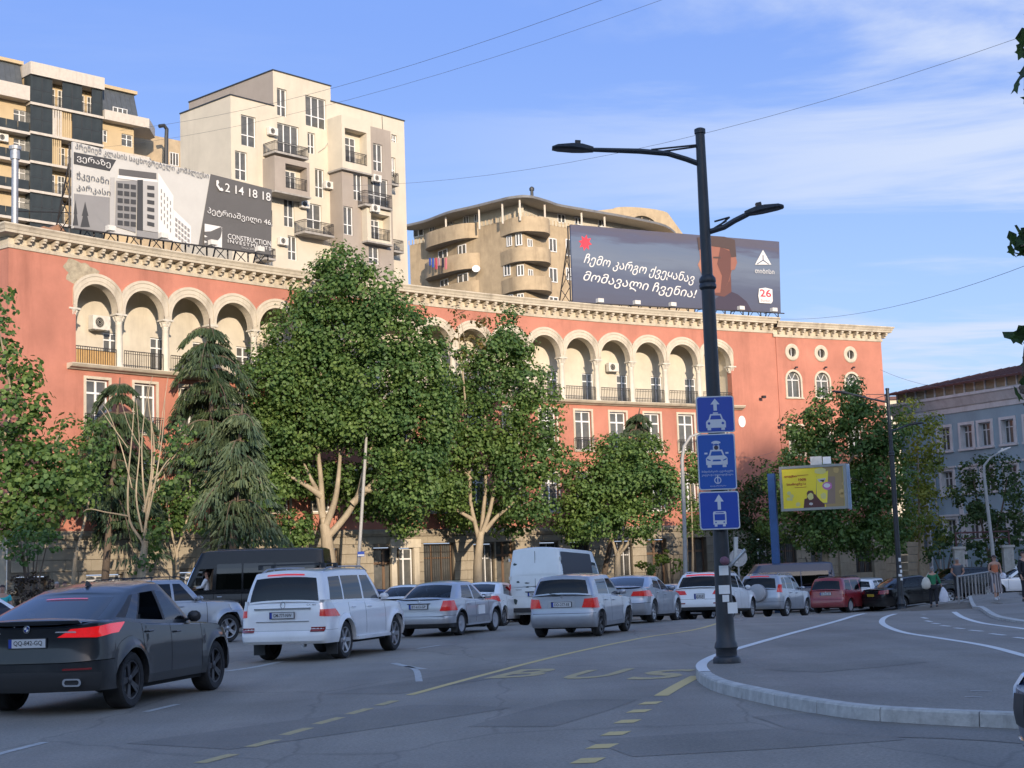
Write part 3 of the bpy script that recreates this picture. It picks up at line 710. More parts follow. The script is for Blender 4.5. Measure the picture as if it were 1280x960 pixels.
for row in range(7):
    zz=.14+.0+H*row; 
    if zz+H>3.95: H2=3.92-zz
    else: H2=H
    if H2<.1: continue
    s=s_c+.2+(row%2)*.75
    while s<S_END-.2:
        L_=1.5; a,b_=s,min(s+L_,S_END)
        cuts=[(a,b_)]
        for h in bo:
            if h[2]<zz+H2*.5<h[3]:
                nc=[]
                for x,y in cuts:
                    if h[1]<=x or h[0]>=y: nc.append((x,y)); continue
                    if h[0]>x: nc.append((x,h[0]))
                    if h[1]<y: nc.append((h[1],y))
                cuts=nc
        for x,y in cuts:
            if y-x<.12: continue
            pc_=fa((x+y)/2)
            # only where the street lets the courses be seen: the rest of the wall has them as a joined course
            link('stone_block',sbl,RB,FP((x+y)/2,-.015+random.uniform(-.006,.006),zz+H2/2),(0,0,fang((x+y)/2)),((y-x-.018),1,(H2-.02)/.5)); nbk+=1
        s+=L_
print('stone blocks',nbk)
M_wood=mat('old_brown_door',(.16,.10,.06),.6,var=.3,vs=5,sc=(4,4,.5))
for i,h in enumerate(bo):
    c=(h[0]+h[1])/2; w=h[1]-h[0]; hh=h[3]-h[2]
    if i==2:
        o=put_window(RB,FP(c,.1,h[2]),fang(c),w-.04,hh-.04,2,.8,name='door'); f=MB(); t=.38
        f.box(-w/2-t,-w/2,-.14,.05,0,hh+t,M_cream); f.box(w/2,w/2+t,-.14,.05,0,hh+t,M_cream); f.box(-w/2-t-.1,w/2+t+.1,-.2,.05,hh,hh+t+.12,M_cream); link('door_surround',f.mesh('door_surround'),o,(0,-.13,0))
    elif h[2]<.3:
        put_window(RB,FP(c,.25,h[2]),fang(c),w-.04,hh-.04,2,.72,m=M_wood,name='door',fw=.12)
    else:
        o=put_window(RB,FP(c,.22,h[2]),fang(c),w-.04,hh-.04,3 if w>1.5 else 2,.68,m=M_wood if i%2 else M_whiteframe)
        if hh>2: link('window_grille',rail_mesh(w-.1,hh-.1,.16),RB,FP(c,.06,h[2]+.05),(0,0,fang(c)))
# pilasters of the wing base
pil=MB()
for k in range(8): pil.box(-.55,.55,-.32,.0,k*.6,k*.6+.575,M_stone)
pil.box(-.7,.7,-.42,0,4.8,5.0,M_stone); pme=pil.mesh('pilaster')
for px in (1054,1097): s=s_of_px(px,700)[0]; link('pilaster',pme,RB,FP(s,.0,-.95),(0,0,fang(s)))
for px,z in ((913,13.6),): pass
# oval plaque, lamp bracket and wall spot on the right part
s,z=s_of_px(927,527); mb=MB(); mb.lathe([(0,0),(.3,.0),(.3,.05)],M_white,20,Matrix.Rotation(pi/2,4,'X')); o=link('oval_plaque',mb.mesh('oval_plaque'),RB,FP(s,-.02,z),(0,0,fang(s)),(1,1,1.35))
fl=MB(); fl.bar((0,0,0),(0,-.5,.1),.03,M_black); fl.box(-.16,.16,-.75,-.45,.02,.24,M_black); fme=fl.mesh('floodlight')
for px,py in ((949,499),(973,534),(992,461),(1029,461),(1064,461)):
    s,z=s_of_px(px,py); link('floodlight',fme,RB,FP(s,-.02,z),(0,0,fang(s)),(.8,.8,.8) if py>480 else (.5,.5,.5))
# one-storey stone gateway beyond the wing
ax=thing('stone_gateway','weathered stone gateway with graffiti beside the right end of the terracotta building','gateway',(0,0,0))
p1=fa(s_of_px(1105,700)[0],.5); 
def gate_frame():
    a=R(27.2); 
    return Matrix.Translation((p1.x,p1.y,-.95))@Matrix.Rotation(a,4,'Z')
GM=gate_frame(); ax.matrix_basis=GM
def gpx(px,py):
    inv=GM.inverted(); o=inv@Vector((0,0,CH)); d=inv.to_3x3()@ray(px,py); t=-o.y/d.y; return o+d*t
xa=gpx(1131,700).x; xb=gpx(1153,700).x; zt=gpx(1140,655).z
for k in range(9):
    b=MB(); h0=zt/9; b.box(xa,xb,-.3,.9,k*h0+.015,(k+1)*h0-.01,M_stone); b.build('stone_block',ax)
b=MB(); b.box(gpx(1112,645).x,xb+.25,-.5,1.0,zt+.0,zt+.16,M_stone); b.box(gpx(1109,645).x,xb+.4,-.65,1.1,zt+.16,zt+.34,M_cream); b.build('lintel',ax)
b=MB(); b.box(.1,xa-.01,.5,.7,0,zt,M_stone); b.build('back_wall',ax)
b=MB(); xc=gpx(1160,700).x; b.box(xb+.01,xc,-.1,.7,0,gpx(1158,688).z,M_stone); b.build('side_buttress',ax)
# ================================================================ BUILDINGS BEHIND THE ROOF
M_tcream=mat('tower_cream_render',(.56,.505,.40),.85,var=.08,vs=.5,stain=.3,bump=.1,bs=20)
M_tgrey=mat('tower_taupe_render',(.33,.285,.24),.85,var=.10,vs=.5,stain=.35,bump=.1,bs=20)
M_slab=mat('raw_concrete',(.33,.31,.28),.9,var=.25,vs=2,stain=.4)
M_yel=mat('ochre_panel',(.47,.36,.21),.7,var=.08,vs=.6)
M_dglass=mat('dark_balcony_glass',(.030,.036,.036),.3,var=.45,vs=.5,spec=.35)
M_alum=mat('dark_aluminium',(.03,.033,.036),.5)
M_offw=mat('offwhite_fascia',(.50,.455,.39),.7,var=.1,stain=.35)
M_mans=mat('mansard_sheet',(.07,.08,.09),.55,var=.2,vs=2)
M_beige=mat('beige_stone_facade',(.41,.32,.205),.85,var=.16,vs=1.2,stain=.6,bump=.2,bs=12)
M_pale=mat('pale_plaster',(.50,.46,.37),.85,var=.08,stain=.3)
class Frame:
    """a vertical plane at a real place; px() reads where a picture point meets it"""
    def __init__(s, x,y,z,deg): s.M=Matrix.Translation((x,y,z))@Matrix.Rotation(R(deg),4,'Z'); s.I=s.M.inverted(); s.o=s.I@Vector((0,0,CH)); s.deg=deg
    def px(s,a,b,y=0.0):
        d=s.I.to_3x3()@ray(a,b); t=(y-s.o.y)/d.y; p=s.o+d*t; return p.x,p.z
    def pxx(s,a,b,x=0.0):
        d=s.I.to_3x3()@ray(a,b); t=(x-s.o.x)/d.x; p=s.o+d*t; return p.y,p.z
    def thing(s,name,label,cat,group=None):
        o=thing(name,label,cat,(0,0,0),0,group); o.matrix_basis=s.M; return o
    def rect(s,a,b,c,d,y=0.0):
        """px rect (left,top,right,bottom) -> x0,x1,z0,z1"""
        x0,_=s.px(a,(b+d)/2,y); x1,_=s.px(c,(b+d)/2,y); _,z1=s.px((a+c)/2,b,y); _,z0=s.px((a+c)/2,d,y); return x0,x1,z0,z1
def win_at(par,r,y,cols=2,tr=.34,m=None,name='window',fw=.06):
    x0,x1,z0,z1=r; return put_window(par,((x0+x1)/2,y,z0),0,x1-x0,z1-z0,cols,tr,m,name=name,fw=fw)
PL=lambda x,d,z: Vector((x,d,z))

# ---------------------------------------------------------------- cream tower
p=at_y(341,88,115); T=Frame(p.x,p.y,0,48); TW=T.thing('apartment_tower','tall cream block of flats with taupe bays rising behind the left billboard','apartment block')
xB,zB=T.px(288,119); xA1,zA=0,p.z; xA,_=T.px(413,107); _,zC=T.px(413,127); xR,_=T.px(505,152)
Z0=12
wA=[(301.5,145,320,183),(294,189.5,309,225),(346.3,111,358.5,145),(382,121.7,407.5,159.4),(346.8,156,373.6,192),(384.6,166,394,192),(394,211.5,405,246.7),(355,248.7,368,283.6),(383.5,255,402,286),(360,295,371.6,325),(489.5,168.5,496,177.7),(489.5,197,494.5,221),(294,235,309,270)]
rA=[T.rect(*w) for w in wA]
mb=MB()
step_top=[(xB,0,zB),(0,xA,zA),(xA,xR,zC)]
for a,b,zt in step_top:
    wall_holes(mb,a,b,Z0,zt,[r for r in rA if a-.01<=(r[0]+r[1])/2<=b],M_tcream,PL,rev=.22,step=3)
dB,_=T.pxx(225,140,xB); dA,_=T.pxx(236,127,0)
mb.add([(xB,0,Z0),(xB,dB,Z0),(xB,dB,zB),(xB,0,zB)],[(0,1,2,3)],M_tcream)
mb.add([(0,0,zB-.1),(0,dA,zB-.1),(0,dA,zA),(0,0,zA)],[(0,1,2,3)],M_tgrey)
mb.add([(xA,0,zC),(xA,dA,zC),(xA,dA,zA),(xA,0,zA)],[(0,1,2,3)],M_tcream)
mb.add([(xR,0,Z0),(xR,10,Z0),(xR,10,zC),(xR,0,zC)],[(0,1,2,3)],M_tcream)
mb.add([(xB,0,zB),(0,0,zB),(0,dB,zB),(xB,dB,zB)],[(0,1,2,3)],M_slab); mb.add([(0,0,zA),(xA,0,zA),(xA,dA,zA),(0,dA,zA)],[(0,1,2,3)],M_slab); mb.add([(xA,0,zC),(xR,0,zC),(xR,10,zC),(xA,10,zC)],[(0,1,2,3)],M_slab)
mb.build('wall',TW)
b=MB()
for (a,bb,z) in step_top: b.box(a-.06,bb+.06,-.07,.2,z,z+.09,M_alum)
b.box(xB-.07,xB+.2,.2,dB,zB,zB+.09,M_alum); b.box(-.07,.2,.2,dA,zA,zA+.09,M_alum)
b.build('coping',TW)
for r,w in zip(rA,wA): win_at(TW,r,.14,3 if w[2]-w[0]>22 else 2,.36)
# taupe bay on the right
yD=-1.5
x0,_=T.px(427,200,yD); x1,_=T.px(489,200,yD); _,zD=T.px(476,161,yD)
bayw=[(466.6,180,478.3,214),(441.9,217.5,452.6,250.6),(460,222.7,485,257),(429.6,258.4,441.4,293.5),(461,309,474,330)]
rb=[T.rect(*w,yD) for w in bayw]
rbh=rb+[T.rect(431.5,163,458.5,204.5,yD),T.rect(464,268,487.5,300,yD)]
mb=MB(); wall_holes(mb,x0,x1,Z0,zD,rbh,M_tgrey,lambda x,d,z:Vector((x,yD+d,z)),rev=.2,step=3)
mb.add([(x0,yD,Z0),(x0,0,Z0),(x0,0,zD),(x0,yD,zD)],[(0,1,2,3)],M_tgrey); mb.add([(x1,yD,Z0),(x1,0,Z0),(x1,0,zD),(x1,yD,zD)],[(0,1,2,3)],M_tgrey); mb.add([(x0,yD,zD),(x1,yD,zD),(x1,0,zD),(x0,0,zD)],[(0,1,2,3)],M_slab)
mb.build('bay',TW)
for r,w in zip(rb,bayw): win_at(TW,r,yD+.12,3 if w[2]-w[0]>22 else 2,.36)
def framed_box(pxr, y, inner, mcol, yb, side=None, floor_px=None, rail=True):
    """a projecting box with a deep opening, window at its back and a railing"""
    X0,X1,ZL,ZH=T.rect(*pxr,y); i0,i1,j0,j1=T.rect(*inner,y); b=MB()
    wall_holes(b,X0,X1,ZL,ZH,[(i0,i1,j0,j1)],mcol,lambda x,d,z:Vector((x,y+d,z)),rev=.85,step=4)
    for x in (X0,X1): b.add([(x,y,ZL),(x,yb,ZL),(x,yb,ZH),(x,y,ZH)],[(0,1,2,3)],mcol)
    b.add([(X0,y,ZH),(X1,y,ZH),(X1,yb,ZH),(X0,yb,ZH)],[(0,1,2,3)],mcol); b.add([(X0,y,ZL),(X1,y,ZL),(X1,yb,ZL),(X0,yb,ZL)],[(0,1,2,3)],M_slab)
    b.add([(i0,y+.85,j0),(i1,y+.85,j0),(i1,y+.85,j1),(i0,y+.85,j1)],[(0,1,2,3)],M_tcream)
    b.box(X0-.08,X1+.08,y-.08,yb-.01,ZL-.14,ZL-.005,M_slab)
    o=b.build('bay_box',TW); w=(i1-i0)
    put_window(o,((i0+i1)/2-.12*w,y+.76,j0+.02),0,w*.72,(j1-j0)*.82,3,.72,name='balcony_window',fw=.05)
    if rail: link('railing',rail_mesh(i1-i0,.95,.14,r=.014),o,((i0+i1)/2,y+.05,j0))
framed_box((427.5,148,463.5,213.5),yD-.25,(431.5,163,458.5,204.5),M_tcream,0)
framed_box((459,262,489,303),yD-.6,(464,268,487.5,300),M_tcream,yD+.01)
framed_box((343.5,199,387,242),-1.45,(357,207,384,237),M_tgrey,0)
def balcony(l,rt,ry,by,y,rb_=None,depth=None,mcol=M_slab):
    """px left,right, rail top y, slab bottom y, outward distance"""
    x0,_=T.px(l,by,-y); x1,_=T.px(rt,by,-y); m_=(l+rt)/2; _,z1=T.px(m_,ry,-y); _,z0=T.px(m_,by,-y)
    yb=rb_ if rb_ is not None else 0; b=MB(); b.box(x0,x1,-y,yb-.004,z0,z0+.16,mcol); o=b.build('balcony',TW); h=z1-z0-.16
    link('railing',rail_mesh(x1-x0-.05,h,.13,r=.014),o,((x0+x1)/2,-y+.05,z0+.16))
    for x in (x0+.03,x1-.03): link('railing',rail_mesh(y+yb-.1,h,.13,r=.014),o,(x,(-y+yb)/2,z0+.16),(0,0,pi/2))
balcony(344,386,180,195,1.5)
balcony(381,418,277,294,1.3)
balcony(456.5,491,241,260,yD*-1+.9,yD)
balcony(490,499,216,232,1.3)
balcony(493,505,300,316,1.2)
balcony(332,341,262,282,1.3)
balcony(332,345,310,325,1.3)
for a,b_,y in ((338,166,0),(408,233,0),(378,257,0),(468,224.5,yD),(351,303,0),(466,262,yD-.6)):
    x,z=T.px(a,b_,y); link('air_conditioner',AC,TW,(x,y,z-.25),(0,0,0))
b=MB(); x,z=T.px(399.5,168,-.0); b.tube([(x-.2,-.05,T.px(396,190)[1]),(x+.5,-.05,T.px(403,184)[1]),(xA-.1,-.05,T.px(410,172)[1])],.03,M_slab,5); b.build('cable_duct',TW)
x,z=T.px(477,141); b=MB(); b.tube([(x,-.04,zC-.1),(x+.1,-.04,zC-2.6)],.02,M_alum,4); b.build('drain_cable',TW)

# ---------------------------------------------------------------- ochre and glass block, far left
p=at_y(45,79,150); A=Frame(p.x,p.y,0,45.5); AP=A.thing('apartment_block','ochre block of flats with dark glazed balconies and white bands at the far left edge','apartment block')
ZL=20
def bx(name,r,y0,y1,m,par=AP):
    b=MB(); b.box(r[0],r[1],y0,y1,r[2],r[3],m); return b.build(name,par)
xg0,_=A.px(38,130); xg1,_=A.px(128,150); _,zt=A.px(45,79); 
rowz=[A.px(45,y)[1] for y in (94.5,130.5,167,203.5,240,277,313,350)]
bx('fascia',(xg0-.15,xg1+.1,rowz[0],zt),-.3,6,M_offw)
b=MB(); b.box(xg0,xg1,1.3,8,ZL,rowz[0]-.01,M_yel); b.build('wall',AP)
b=MB(); b.box(xg0-.02,xg0+.18,-.05,1.29,ZL,rowz[0]-.01,M_dglass); b.box(xg1-.12,xg1,-.05,1.29,ZL,rowz[0]-.01,M_dglass); b.build('side_panel',AP)
for i in range(1,len(rowz)-1):
    bx('floor_band',(xg0-.1,xg1+.05,rowz[i]-.12,rowz[i]+.14),-.22,1.28,M_offw)
ncol=7; cw=(xg1-xg0-.3)/ncol
pat=["GGOGGOG","GGSxGGG","GGxOGGG","GGOOGGG","GGGOGGG","GGGGGGG","GGGGGGG"]
gp={}
def panel(x0,x1,z0,z1,k):
    w=x1-x0; h=z1-z0
    key=(k,round(w,2),round(h,2))
    if key not in gp:
        b=MB()
        if k=='G':
            b.box(.03,w-.03,0,.04,.03,h-.03,M_dglass); b.box(0,w,-.03,.03,h*.5-.03,h*.5+.03,M_alum); b.box(0,.05,-.03,.05,0,h,M_alum); b.box(w-.05,w,-.03,.05,0,h,M_alum); b.box(0.05,w-.05,-.03,.05,0,.06,M_alum); b.box(.05,w-.05,-.03,.05,h-.06,h,M_alum)
        elif k=='S':
            for i in range(4): b.box(w*i/4+.03,w*i/4+.03+w*.17,-.02,.03,0,h,M_offw)
        elif k=='x':
            for i in range(5): b.box(w*i/5+.02,w*i/5+.02+w*.13,.1,.14,0,h,M_yel)
        gp[key]=b.mesh('balcony_panel')
    link('balcony_panel',gp[key],AP,(x0,0,z0))
rl=rail_mesh(cw,1.05,.13,M_alum)
for i in range(7):
    z1=rowz[i]-(.13 if i else .01); z0=(rowz[i+1]+.14) if i+1<len(rowz) else ZL
    for c in range(ncol):
        k=pat[i][c]; x0=xg0+.18+c*cw
        if k in 'GSx': panel(x0,x0+cw-.01,z0,z1,k)
        if k in 'O': link('railing',rl,AP,(x0+cw/2,.0,z0))
        if k in 'OS' or (i+c)%3==0: put_window(AP,(x0+cw/2,1.22,z0+.1),0,cw*.7,2.2,2,.7,fw=.05)
# left wing: ochre wall with dark glass balcony fronts
yl=.9; xl,_=A.px(-60,160,yl)
wl=[A.rect(17,137.5+36.3*k,32.5,152+36.3*k,yl) for k in range(5)]
b=MB(); b2=wl; wall_holes(b,xl,xg0,ZL,A.px(20,112,yl)[1],wl,M_yel,lambda x,d,z:Vector((x,yl+d,z)),rev=.2,step=4); b.build('wall',AP)
for r in wl: win_at(AP,r,yl+.12,2,.62)
_,za=A.px(20,104,-.3); _,zb=A.px(20,122,-.3); bx('parapet',(xl,xg0-.2,zb,za),-.3,yl-.01,M_offw)
for k in range(5):
    _,z0=A.px(20,164+36.3*k,-.1); bx('floor_band',(xl,xg0-.13,z0-.15,z0+.12),-.25,yl-.02,M_offw)
    for j in range(8):
        x1=xg0-.2-j*1.25
        if x1-1.2<xl: break
        b=MB(); b.box(x1-1.2,x1,-.16,-.12,z0+.14,z0+1.1,M_dglass); b.build('balcony_glass',AP)
x,z=A.px(1,174,yl); link('air_conditioner',AC,AP,(x,yl,z-.3),None,(1.3,1.3,1.3))
# mansards
def mansard(x0,x1,y,z0,z1,slope,name='mansard'):
    b=MB(); n=max(1,int((x1-x0)/.55))
    b.add([(x0,y,z0),(x1,y,z0),(x1,y+slope,z1),(x0,y+slope,z1)],[(0,1,2,3)],M_mans); b.add([(x0,y,z0),(x0,y+slope,z1),(x0,y+6,z1),(x0,y+6,z0)],[(0,1,2,3)],M_mans); b.add([(x1,y,z0),(x1,y+slope,z1),(x1,y+6,z1),(x1,y+6,z0)],[(0,1,2,3)],M_mans)
    for i in range(n+1):
        x=x0+(x1-x0)*i/n; b.bar((x,y-.01,z0),(x,y+slope-.01,z1),.03,M_mans,4)
    o=b.build(name,AP); b=MB(); b.box(x0-.3,x1+.3,y+slope-.35,y+6,z1,z1+.35,M_yel); b.build('roof_edge',o)
_,zm0=A.px(20,102,yl); _,zm1=A.px(20,74,yl); mansard(xl,xg0-.3,yl+.1,za-.05,zm1-.2,.8)
# right wing
yr=.7; xr,_=A.px(186,150,-.2); xr2=xr
_,zp1=A.px(150,141,-.2); _,zp0=A.px(150,153,-.2)
b=MB(); wr=[A.rect(152,168,166,183,yr),A.rect(129,160,134.5,178,yr)]
wr[1]=(xg1+.1,wr[1][1],wr[0][2],wr[0][3])
wall_holes(b,xg1,xr-1.3,ZL,zp0+.1,wr,M_yel,lambda x,d,z:Vector((x,yr+d,z)),rev=.2,step=4); xw=xr-1.3
b.add([(xw,yr,ZL),(xw+2.0,yr+3.4,ZL),(xw+2.0,yr+3.4,zp0),(xw,yr,zp0)],[(0,1,2,3)],M_tgrey); b.build('wall',AP)
for r in wr: win_at(AP,r,yr+.12,2,.6)
b=MB(); pts=[(xg1+.12,-.3),(xr,-.3),(xr+2.4,2.4),(xr+2.4,3.4),(xr-1,4),(xg1+.12,4)]
b.poly([(x,y,zp0) for x,y in pts],M_offw,th=zp1-zp0); b.build('parapet',AP)
_,z0=A.px(150,189,-.2); b=MB(); b.poly([(x,y,z0-1.1) for x,y in pts],M_offw,th=1.05); b.build('parapet',AP)
_,zq=A.px(165,113,yr+.5); mansard(xg1+.2,xr-.6,yr+.2,zp1-.05,zq-.2,1.0)
wq=A.rect(142,136,160,146,yr); put_window(AP,((wq[0]+wq[1])/2,yr+.12,zp1-.2),0,wq[1]-wq[0],1.1,3,0,fw=.06)
b=MB(); x,z=A.px(206,162,1.0); b.tube([(x-.7,1.0,z+.25),(x-.1,1.0,z+.45),(x+.25,1.0,z+.1),(x+.2,1.0,z-.8),(x+.1,1.0,z-6)],.22,M_alum,8); b.build('flue_pipe',AP)
bx('annex',(xr+.6,xr+9,ZL,A.px(215,174,5)[1]),5,14,M_beige)
r=A.rect(212,191,223,207,5); win_at(AP,r,4.95,3,0)

# ---------------------------------------------------------------- rounded beige house
ze=at_y(655,244,150).z
ev=[at_z(a,b,ze) for a,b in ((500,282),(530,275),(560,264),(590,257),(622,249),(640,245),(662,244),(685,250),(700,255),(740,262),(790,271),(832,281),(850,296))]
Rb0=Vector((ev[6].x,ev[6].y,0)); RH=thing('rounded_house','beige block of flats with curved balconies and a sweeping roof behind the right billboard','apartment block',Rb0)
def lo(p): return Vector(p)-Rb0
ctr=Vector((ev[6].x+3,ev[6].y+14,0))
def inset(P,d):
    out=[]
    for i,p in enumerate(P):
        t=(P[min(i+1,len(P)-1)]-P[max(i-1,0)]); t.z=0; t.normalize(); out.append(Vector((p.x-t.y*d,p.y+t.x*d,0)))
    return out
evs=smooth_path([Vector((p.x,p.y,0)) for p in ev],5); wl_=inset(evs,1.5)
mb=MB(); mb.grid([[lo((e.x,e.y,ze-.25)),lo((e.x,e.y,ze)),lo((w.x,w.y,ze+.4)),lo((ctr.x+(w.x-ctr.x)*.2,ctr.y+(w.y-ctr.y)*.2,ze+1.0))] for e,w in zip(evs,wl_)],M_roofg)
mb.grid([[lo((e.x,e.y,ze-.25)),lo((w.x,w.y,ze-.3)),lo((ctr.x,ctr.y,ze-.3))] for e,w in zip(evs,wl_)],M_offw); mb.build('roof',RH)
mb=MB(); wi=inset(evs,2.3); mb.grid([[lo((w.x,w.y,z)) for z in (ze-2.9,ze-.28)] for w in wi],M_pale); mb.build('attic_wall',RH)
mb=MB(); mb.grid([[lo((w.x,w.y,z)) for z in (ZL,ze-2.6)] for w in wl_],M_beige)
mb.grid([[lo((w.x,w.y,ze-2.75)),lo((v.x,v.y,ze-2.75))] for w,v in zip(wl_,wi)],M_slab); mb.grid([[lo((w.x,w.y,z)) for z in (ze-2.6,ze-1.95)] for w in wl_],M_beige)
mb.build('wall',RH)
def wall_at(px_,py_,P,extra=0):
    """the point of plan curve P under a picture column, with its heading"""
    r=ray(px_,py_); best=None
    for i in range(len(P)-1):
        a,b=P[i],P[i+1]
        for k in range(8):
            q=a.lerp(b,k/8); v=abs(q.x*r.y-q.y*r.x)
            if best is None or v<best[0]: best=(v,q,b-a)
    _,q,d=best; t=hypot(q.x,q.y)/hypot(r.x,r.y); return Vector((q.x,q.y,CH+r.z*t)), atan2(d.y,d.x)
def rwin(l,t,r_,b_,P=wl_,cols=2,off=-.09,tr=0):
    m_=(l+r_)/2; p,h=wall_at(m_,(t+b_)/2,P); pt,_=wall_at(m_,t,P); pb,_=wall_at(m_,b_,P); p0,_=wall_at(l,t,P); p1,_=wall_at(r_,t,P)
    w=max(.7,(Vector((p1.x,p1.y,0))-Vector((p0.x,p0.y,0))).length); nx,ny=sin(h),-cos(h)
    bk=box_mesh('window_reveal',-w/2-.03,w/2+.03,.0,.06,0,pt.z-pb.z,M_darkroom)
    put_window(RH,lo((p.x+nx*(-off),p.y+ny*(-off),pb.z)),h,w,pt.z-pb.z,cols,tr,name='window',fw=.09)
for w in [(634,295,640,308),(646,292,652,307),(659,299,665,309),(686,298,695,315),(706,299,713,320),(630,330,638,345),(647,331,655,345),(660,337,666,347),(686,335,696,353),(707,335,713,350),(549,312,560,325),(573,306,583,321),(551,349,561,361),(573,342,585,357),(636,368,642,374),(686,371,697,378),(647,367,655,375)]: rwin(*w)
for w in [(517,282,530,296),(538,279,544,290),(560,272,566,282),(580,270,586,281),(594,267,600,277),(697,268,706,279),(718,272,726,281),(748,275,756,284)]: rwin(*w,P=wi)
def curved_balcony(l,r_,ty,by,sag,n=14,floor=True):
    """a parapet bulging out of the wall between two picture columns"""
    pl,_=wall_at(l,by,wl_); pr,_=wall_at(r_,by,wl_); m_=(l+r_)/2
    q0=Vector((pl.x,pl.y,0)); q1=Vector((pr.x,pr.y,0)); d=(q1-q0); nn=Vector((d.y,-d.x,0)).normalized(); mid=(q0+q1)/2+nn*sag
    rr=ray(m_,ty); t=hypot(mid.x,mid.y)/hypot(rr.x,rr.y); z1=CH+rr.z*t; rr=ray(m_,by); z0=CH+rr.z*t
    pts=[q0+d*k/n+nn*sag*(1-abs(2*k/n-1)**3.2)**.62 for k in range(n+1)]
    b=MB(); b.grid([[lo((p.x,p.y,z0)),lo((p.x,p.y,z1)),lo((p.x-nn.x*.18,p.y-nn.y*.18,z1)),lo((p.x-nn.x*.18,p.y-nn.y*.18,z0+.2))] for p in pts],M_beige)
    b.grid([[lo((p.x,p.y,z0)),lo((*(q0+d*k/n-nn*.3).xy,z0))] for k,p in enumerate(pts)],M_slab)
    return b.build('balcony',RH,smooth=40)
curved_balcony(625,683.5,271,290,3.3); curved_balcony(626,685,309,327,3.3); curved_balcony(627,686.5,345,363,3.3)
curved_balcony(534.5,598,285,304,1.6); curved_balcony(534.5,600,322,342,1.6); curved_balcony(540,600,356,380,.9)
mb=MB()
for a,b_ in ((557,269),(599,265),(628,262),(650,250),(681,258),(726,265)):
    p,_=wall_at(a,b_,inset(evs,.5)); mb.box(-.1,.1,-.1,.1,ze-2.4,ze-.26,M_offw,Matrix.Translation(lo((p.x,p.y,0))))
for piece in range(1): pass
col_me=box_mesh('roof_post',-.09,.09,-.09,.09,ze-2.5,ze-.26,M_offw)
for a in (557,599,628,650,681,726,755):
    p,_=wall_at(a,260,inset(evs,.55)); link('roof_post',col_me,RH,lo((p.x,p.y,0)))
# balustrade spikes along the terrace
b=MB(); P=inset(evs,1.42); sp=resample([Vector((q.x,q.y)) for q in P],.5)
for q in sp: b.box(-.06,.06,-.04,.04,ze-1.95,ze-1.45,M_beige,Matrix.Translation(lo((q.x,q.y,0))))
b.build('balustrade',RH,kind='stuff')
p=at_y(665,232,152); b=MB(); b.lathe([(.16,ze),(.16,p.z),(.26,p.z),(.26,p.z+.25),(.1,p.z+.4)],M_alum,10,Matrix.Translation(lo((p.x,p.y+2,0)))); b.build('chimney_pipe',RH)
# washing on the left balcony
cols=[(.05,.1,.4),(.05,.12,.45),(.6,.08,.12),(.5,.3,.35),(.03,.03,.05),(.65,.2,.22)]
for i,c in enumerate(cols):
    a=541+i*4.0; p,h=wall_at(a,326,evs); mc=mat('laundry_%d'%i if False else 'washing_cloth_'+['navy','blue','red','rose','black','coral'][i],c,.9)
    rr=ray(a,326); t=hypot(p.x,p.y)/hypot(rr.x,rr.y); z=CH+rr.z*t
    link('hanging_cloth',box_mesh('hanging_cloth',-.15,.17,-.03,.03,-.6-.2*(i%3),.2,mc),RH,lo((p.x-.3,p.y-.5,z)),(0,.05*(i%2),h))
p,h=wall_at(591,339,wl_); b=MB(); b.lathe([(0,0),(.3,.06),(.42,.16)],M_white,14,Matrix.Rotation(R(70),4,'X'),cap=False); link('satellite_dish',b.mesh('satellite_dish'),RH,lo((p.x+.4,p.y-.9,p.z)))
# arched attic gable behind, right
p=at_y(810,262,168); G=Frame(p.x,p.y,0,27); GH=G.thing('gabled_house','tan house whose arched attic gable shows between the rounded house and the right billboard','house')
def arch_pts(xc,zc,rx,rz,n=14): return [(xc+rx*cos(pi*i/n),zc+rz*sin(pi*i/n)) for i in range(n+1)]
gl,_=G.px(735,275); gr,_=G.px(862,290); _,g0=G.px(800,300); _,g1=G.px(780,262); xc,_=G.px(802,275); _,gt=G.px(796,259)
b=MB(); P=[(gl,ZL),(gr+.2,ZL),(gr,g0)]+[(xc+3.6*cos(pi*i/10),g1+(gt-g1)*sin(pi*i/10)) for i in range(11)]+[(gl,g1-.6)]
b.poly([(x,z,0) for x,z in P],M_beige,M=Matrix.Rotation(pi/2,4,'X'),th=-6); b.build('wall',GH)
b=MB(); o=arch_pts(xc,G.px(802,291)[1],2.6,2.3); i_=arch_pts(xc,G.px(802,291)[1],2.2,1.9)
b.grid([[Vector((x,-.3,z)) for x,z in o],[Vector((x,-.3,z)) for x,z in i_],[Vector((x,.0,z)) for x,z in i_]],M_beige); b.grid([[Vector((x,-.3,z)) for x,z in o],[Vector((x,.0,z)) for x,z in o]],M_beige); b.build('arch',GH)
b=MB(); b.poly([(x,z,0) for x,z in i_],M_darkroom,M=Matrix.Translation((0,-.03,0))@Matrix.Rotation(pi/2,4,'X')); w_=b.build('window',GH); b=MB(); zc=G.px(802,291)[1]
for a in range(1,6): b.bar((xc,-.08,zc),(xc+2.1*cos(pi*a/6),-.08,zc+1.8*sin(pi*a/6)),.05,M_beige,4)
b.build('tracery',w_)

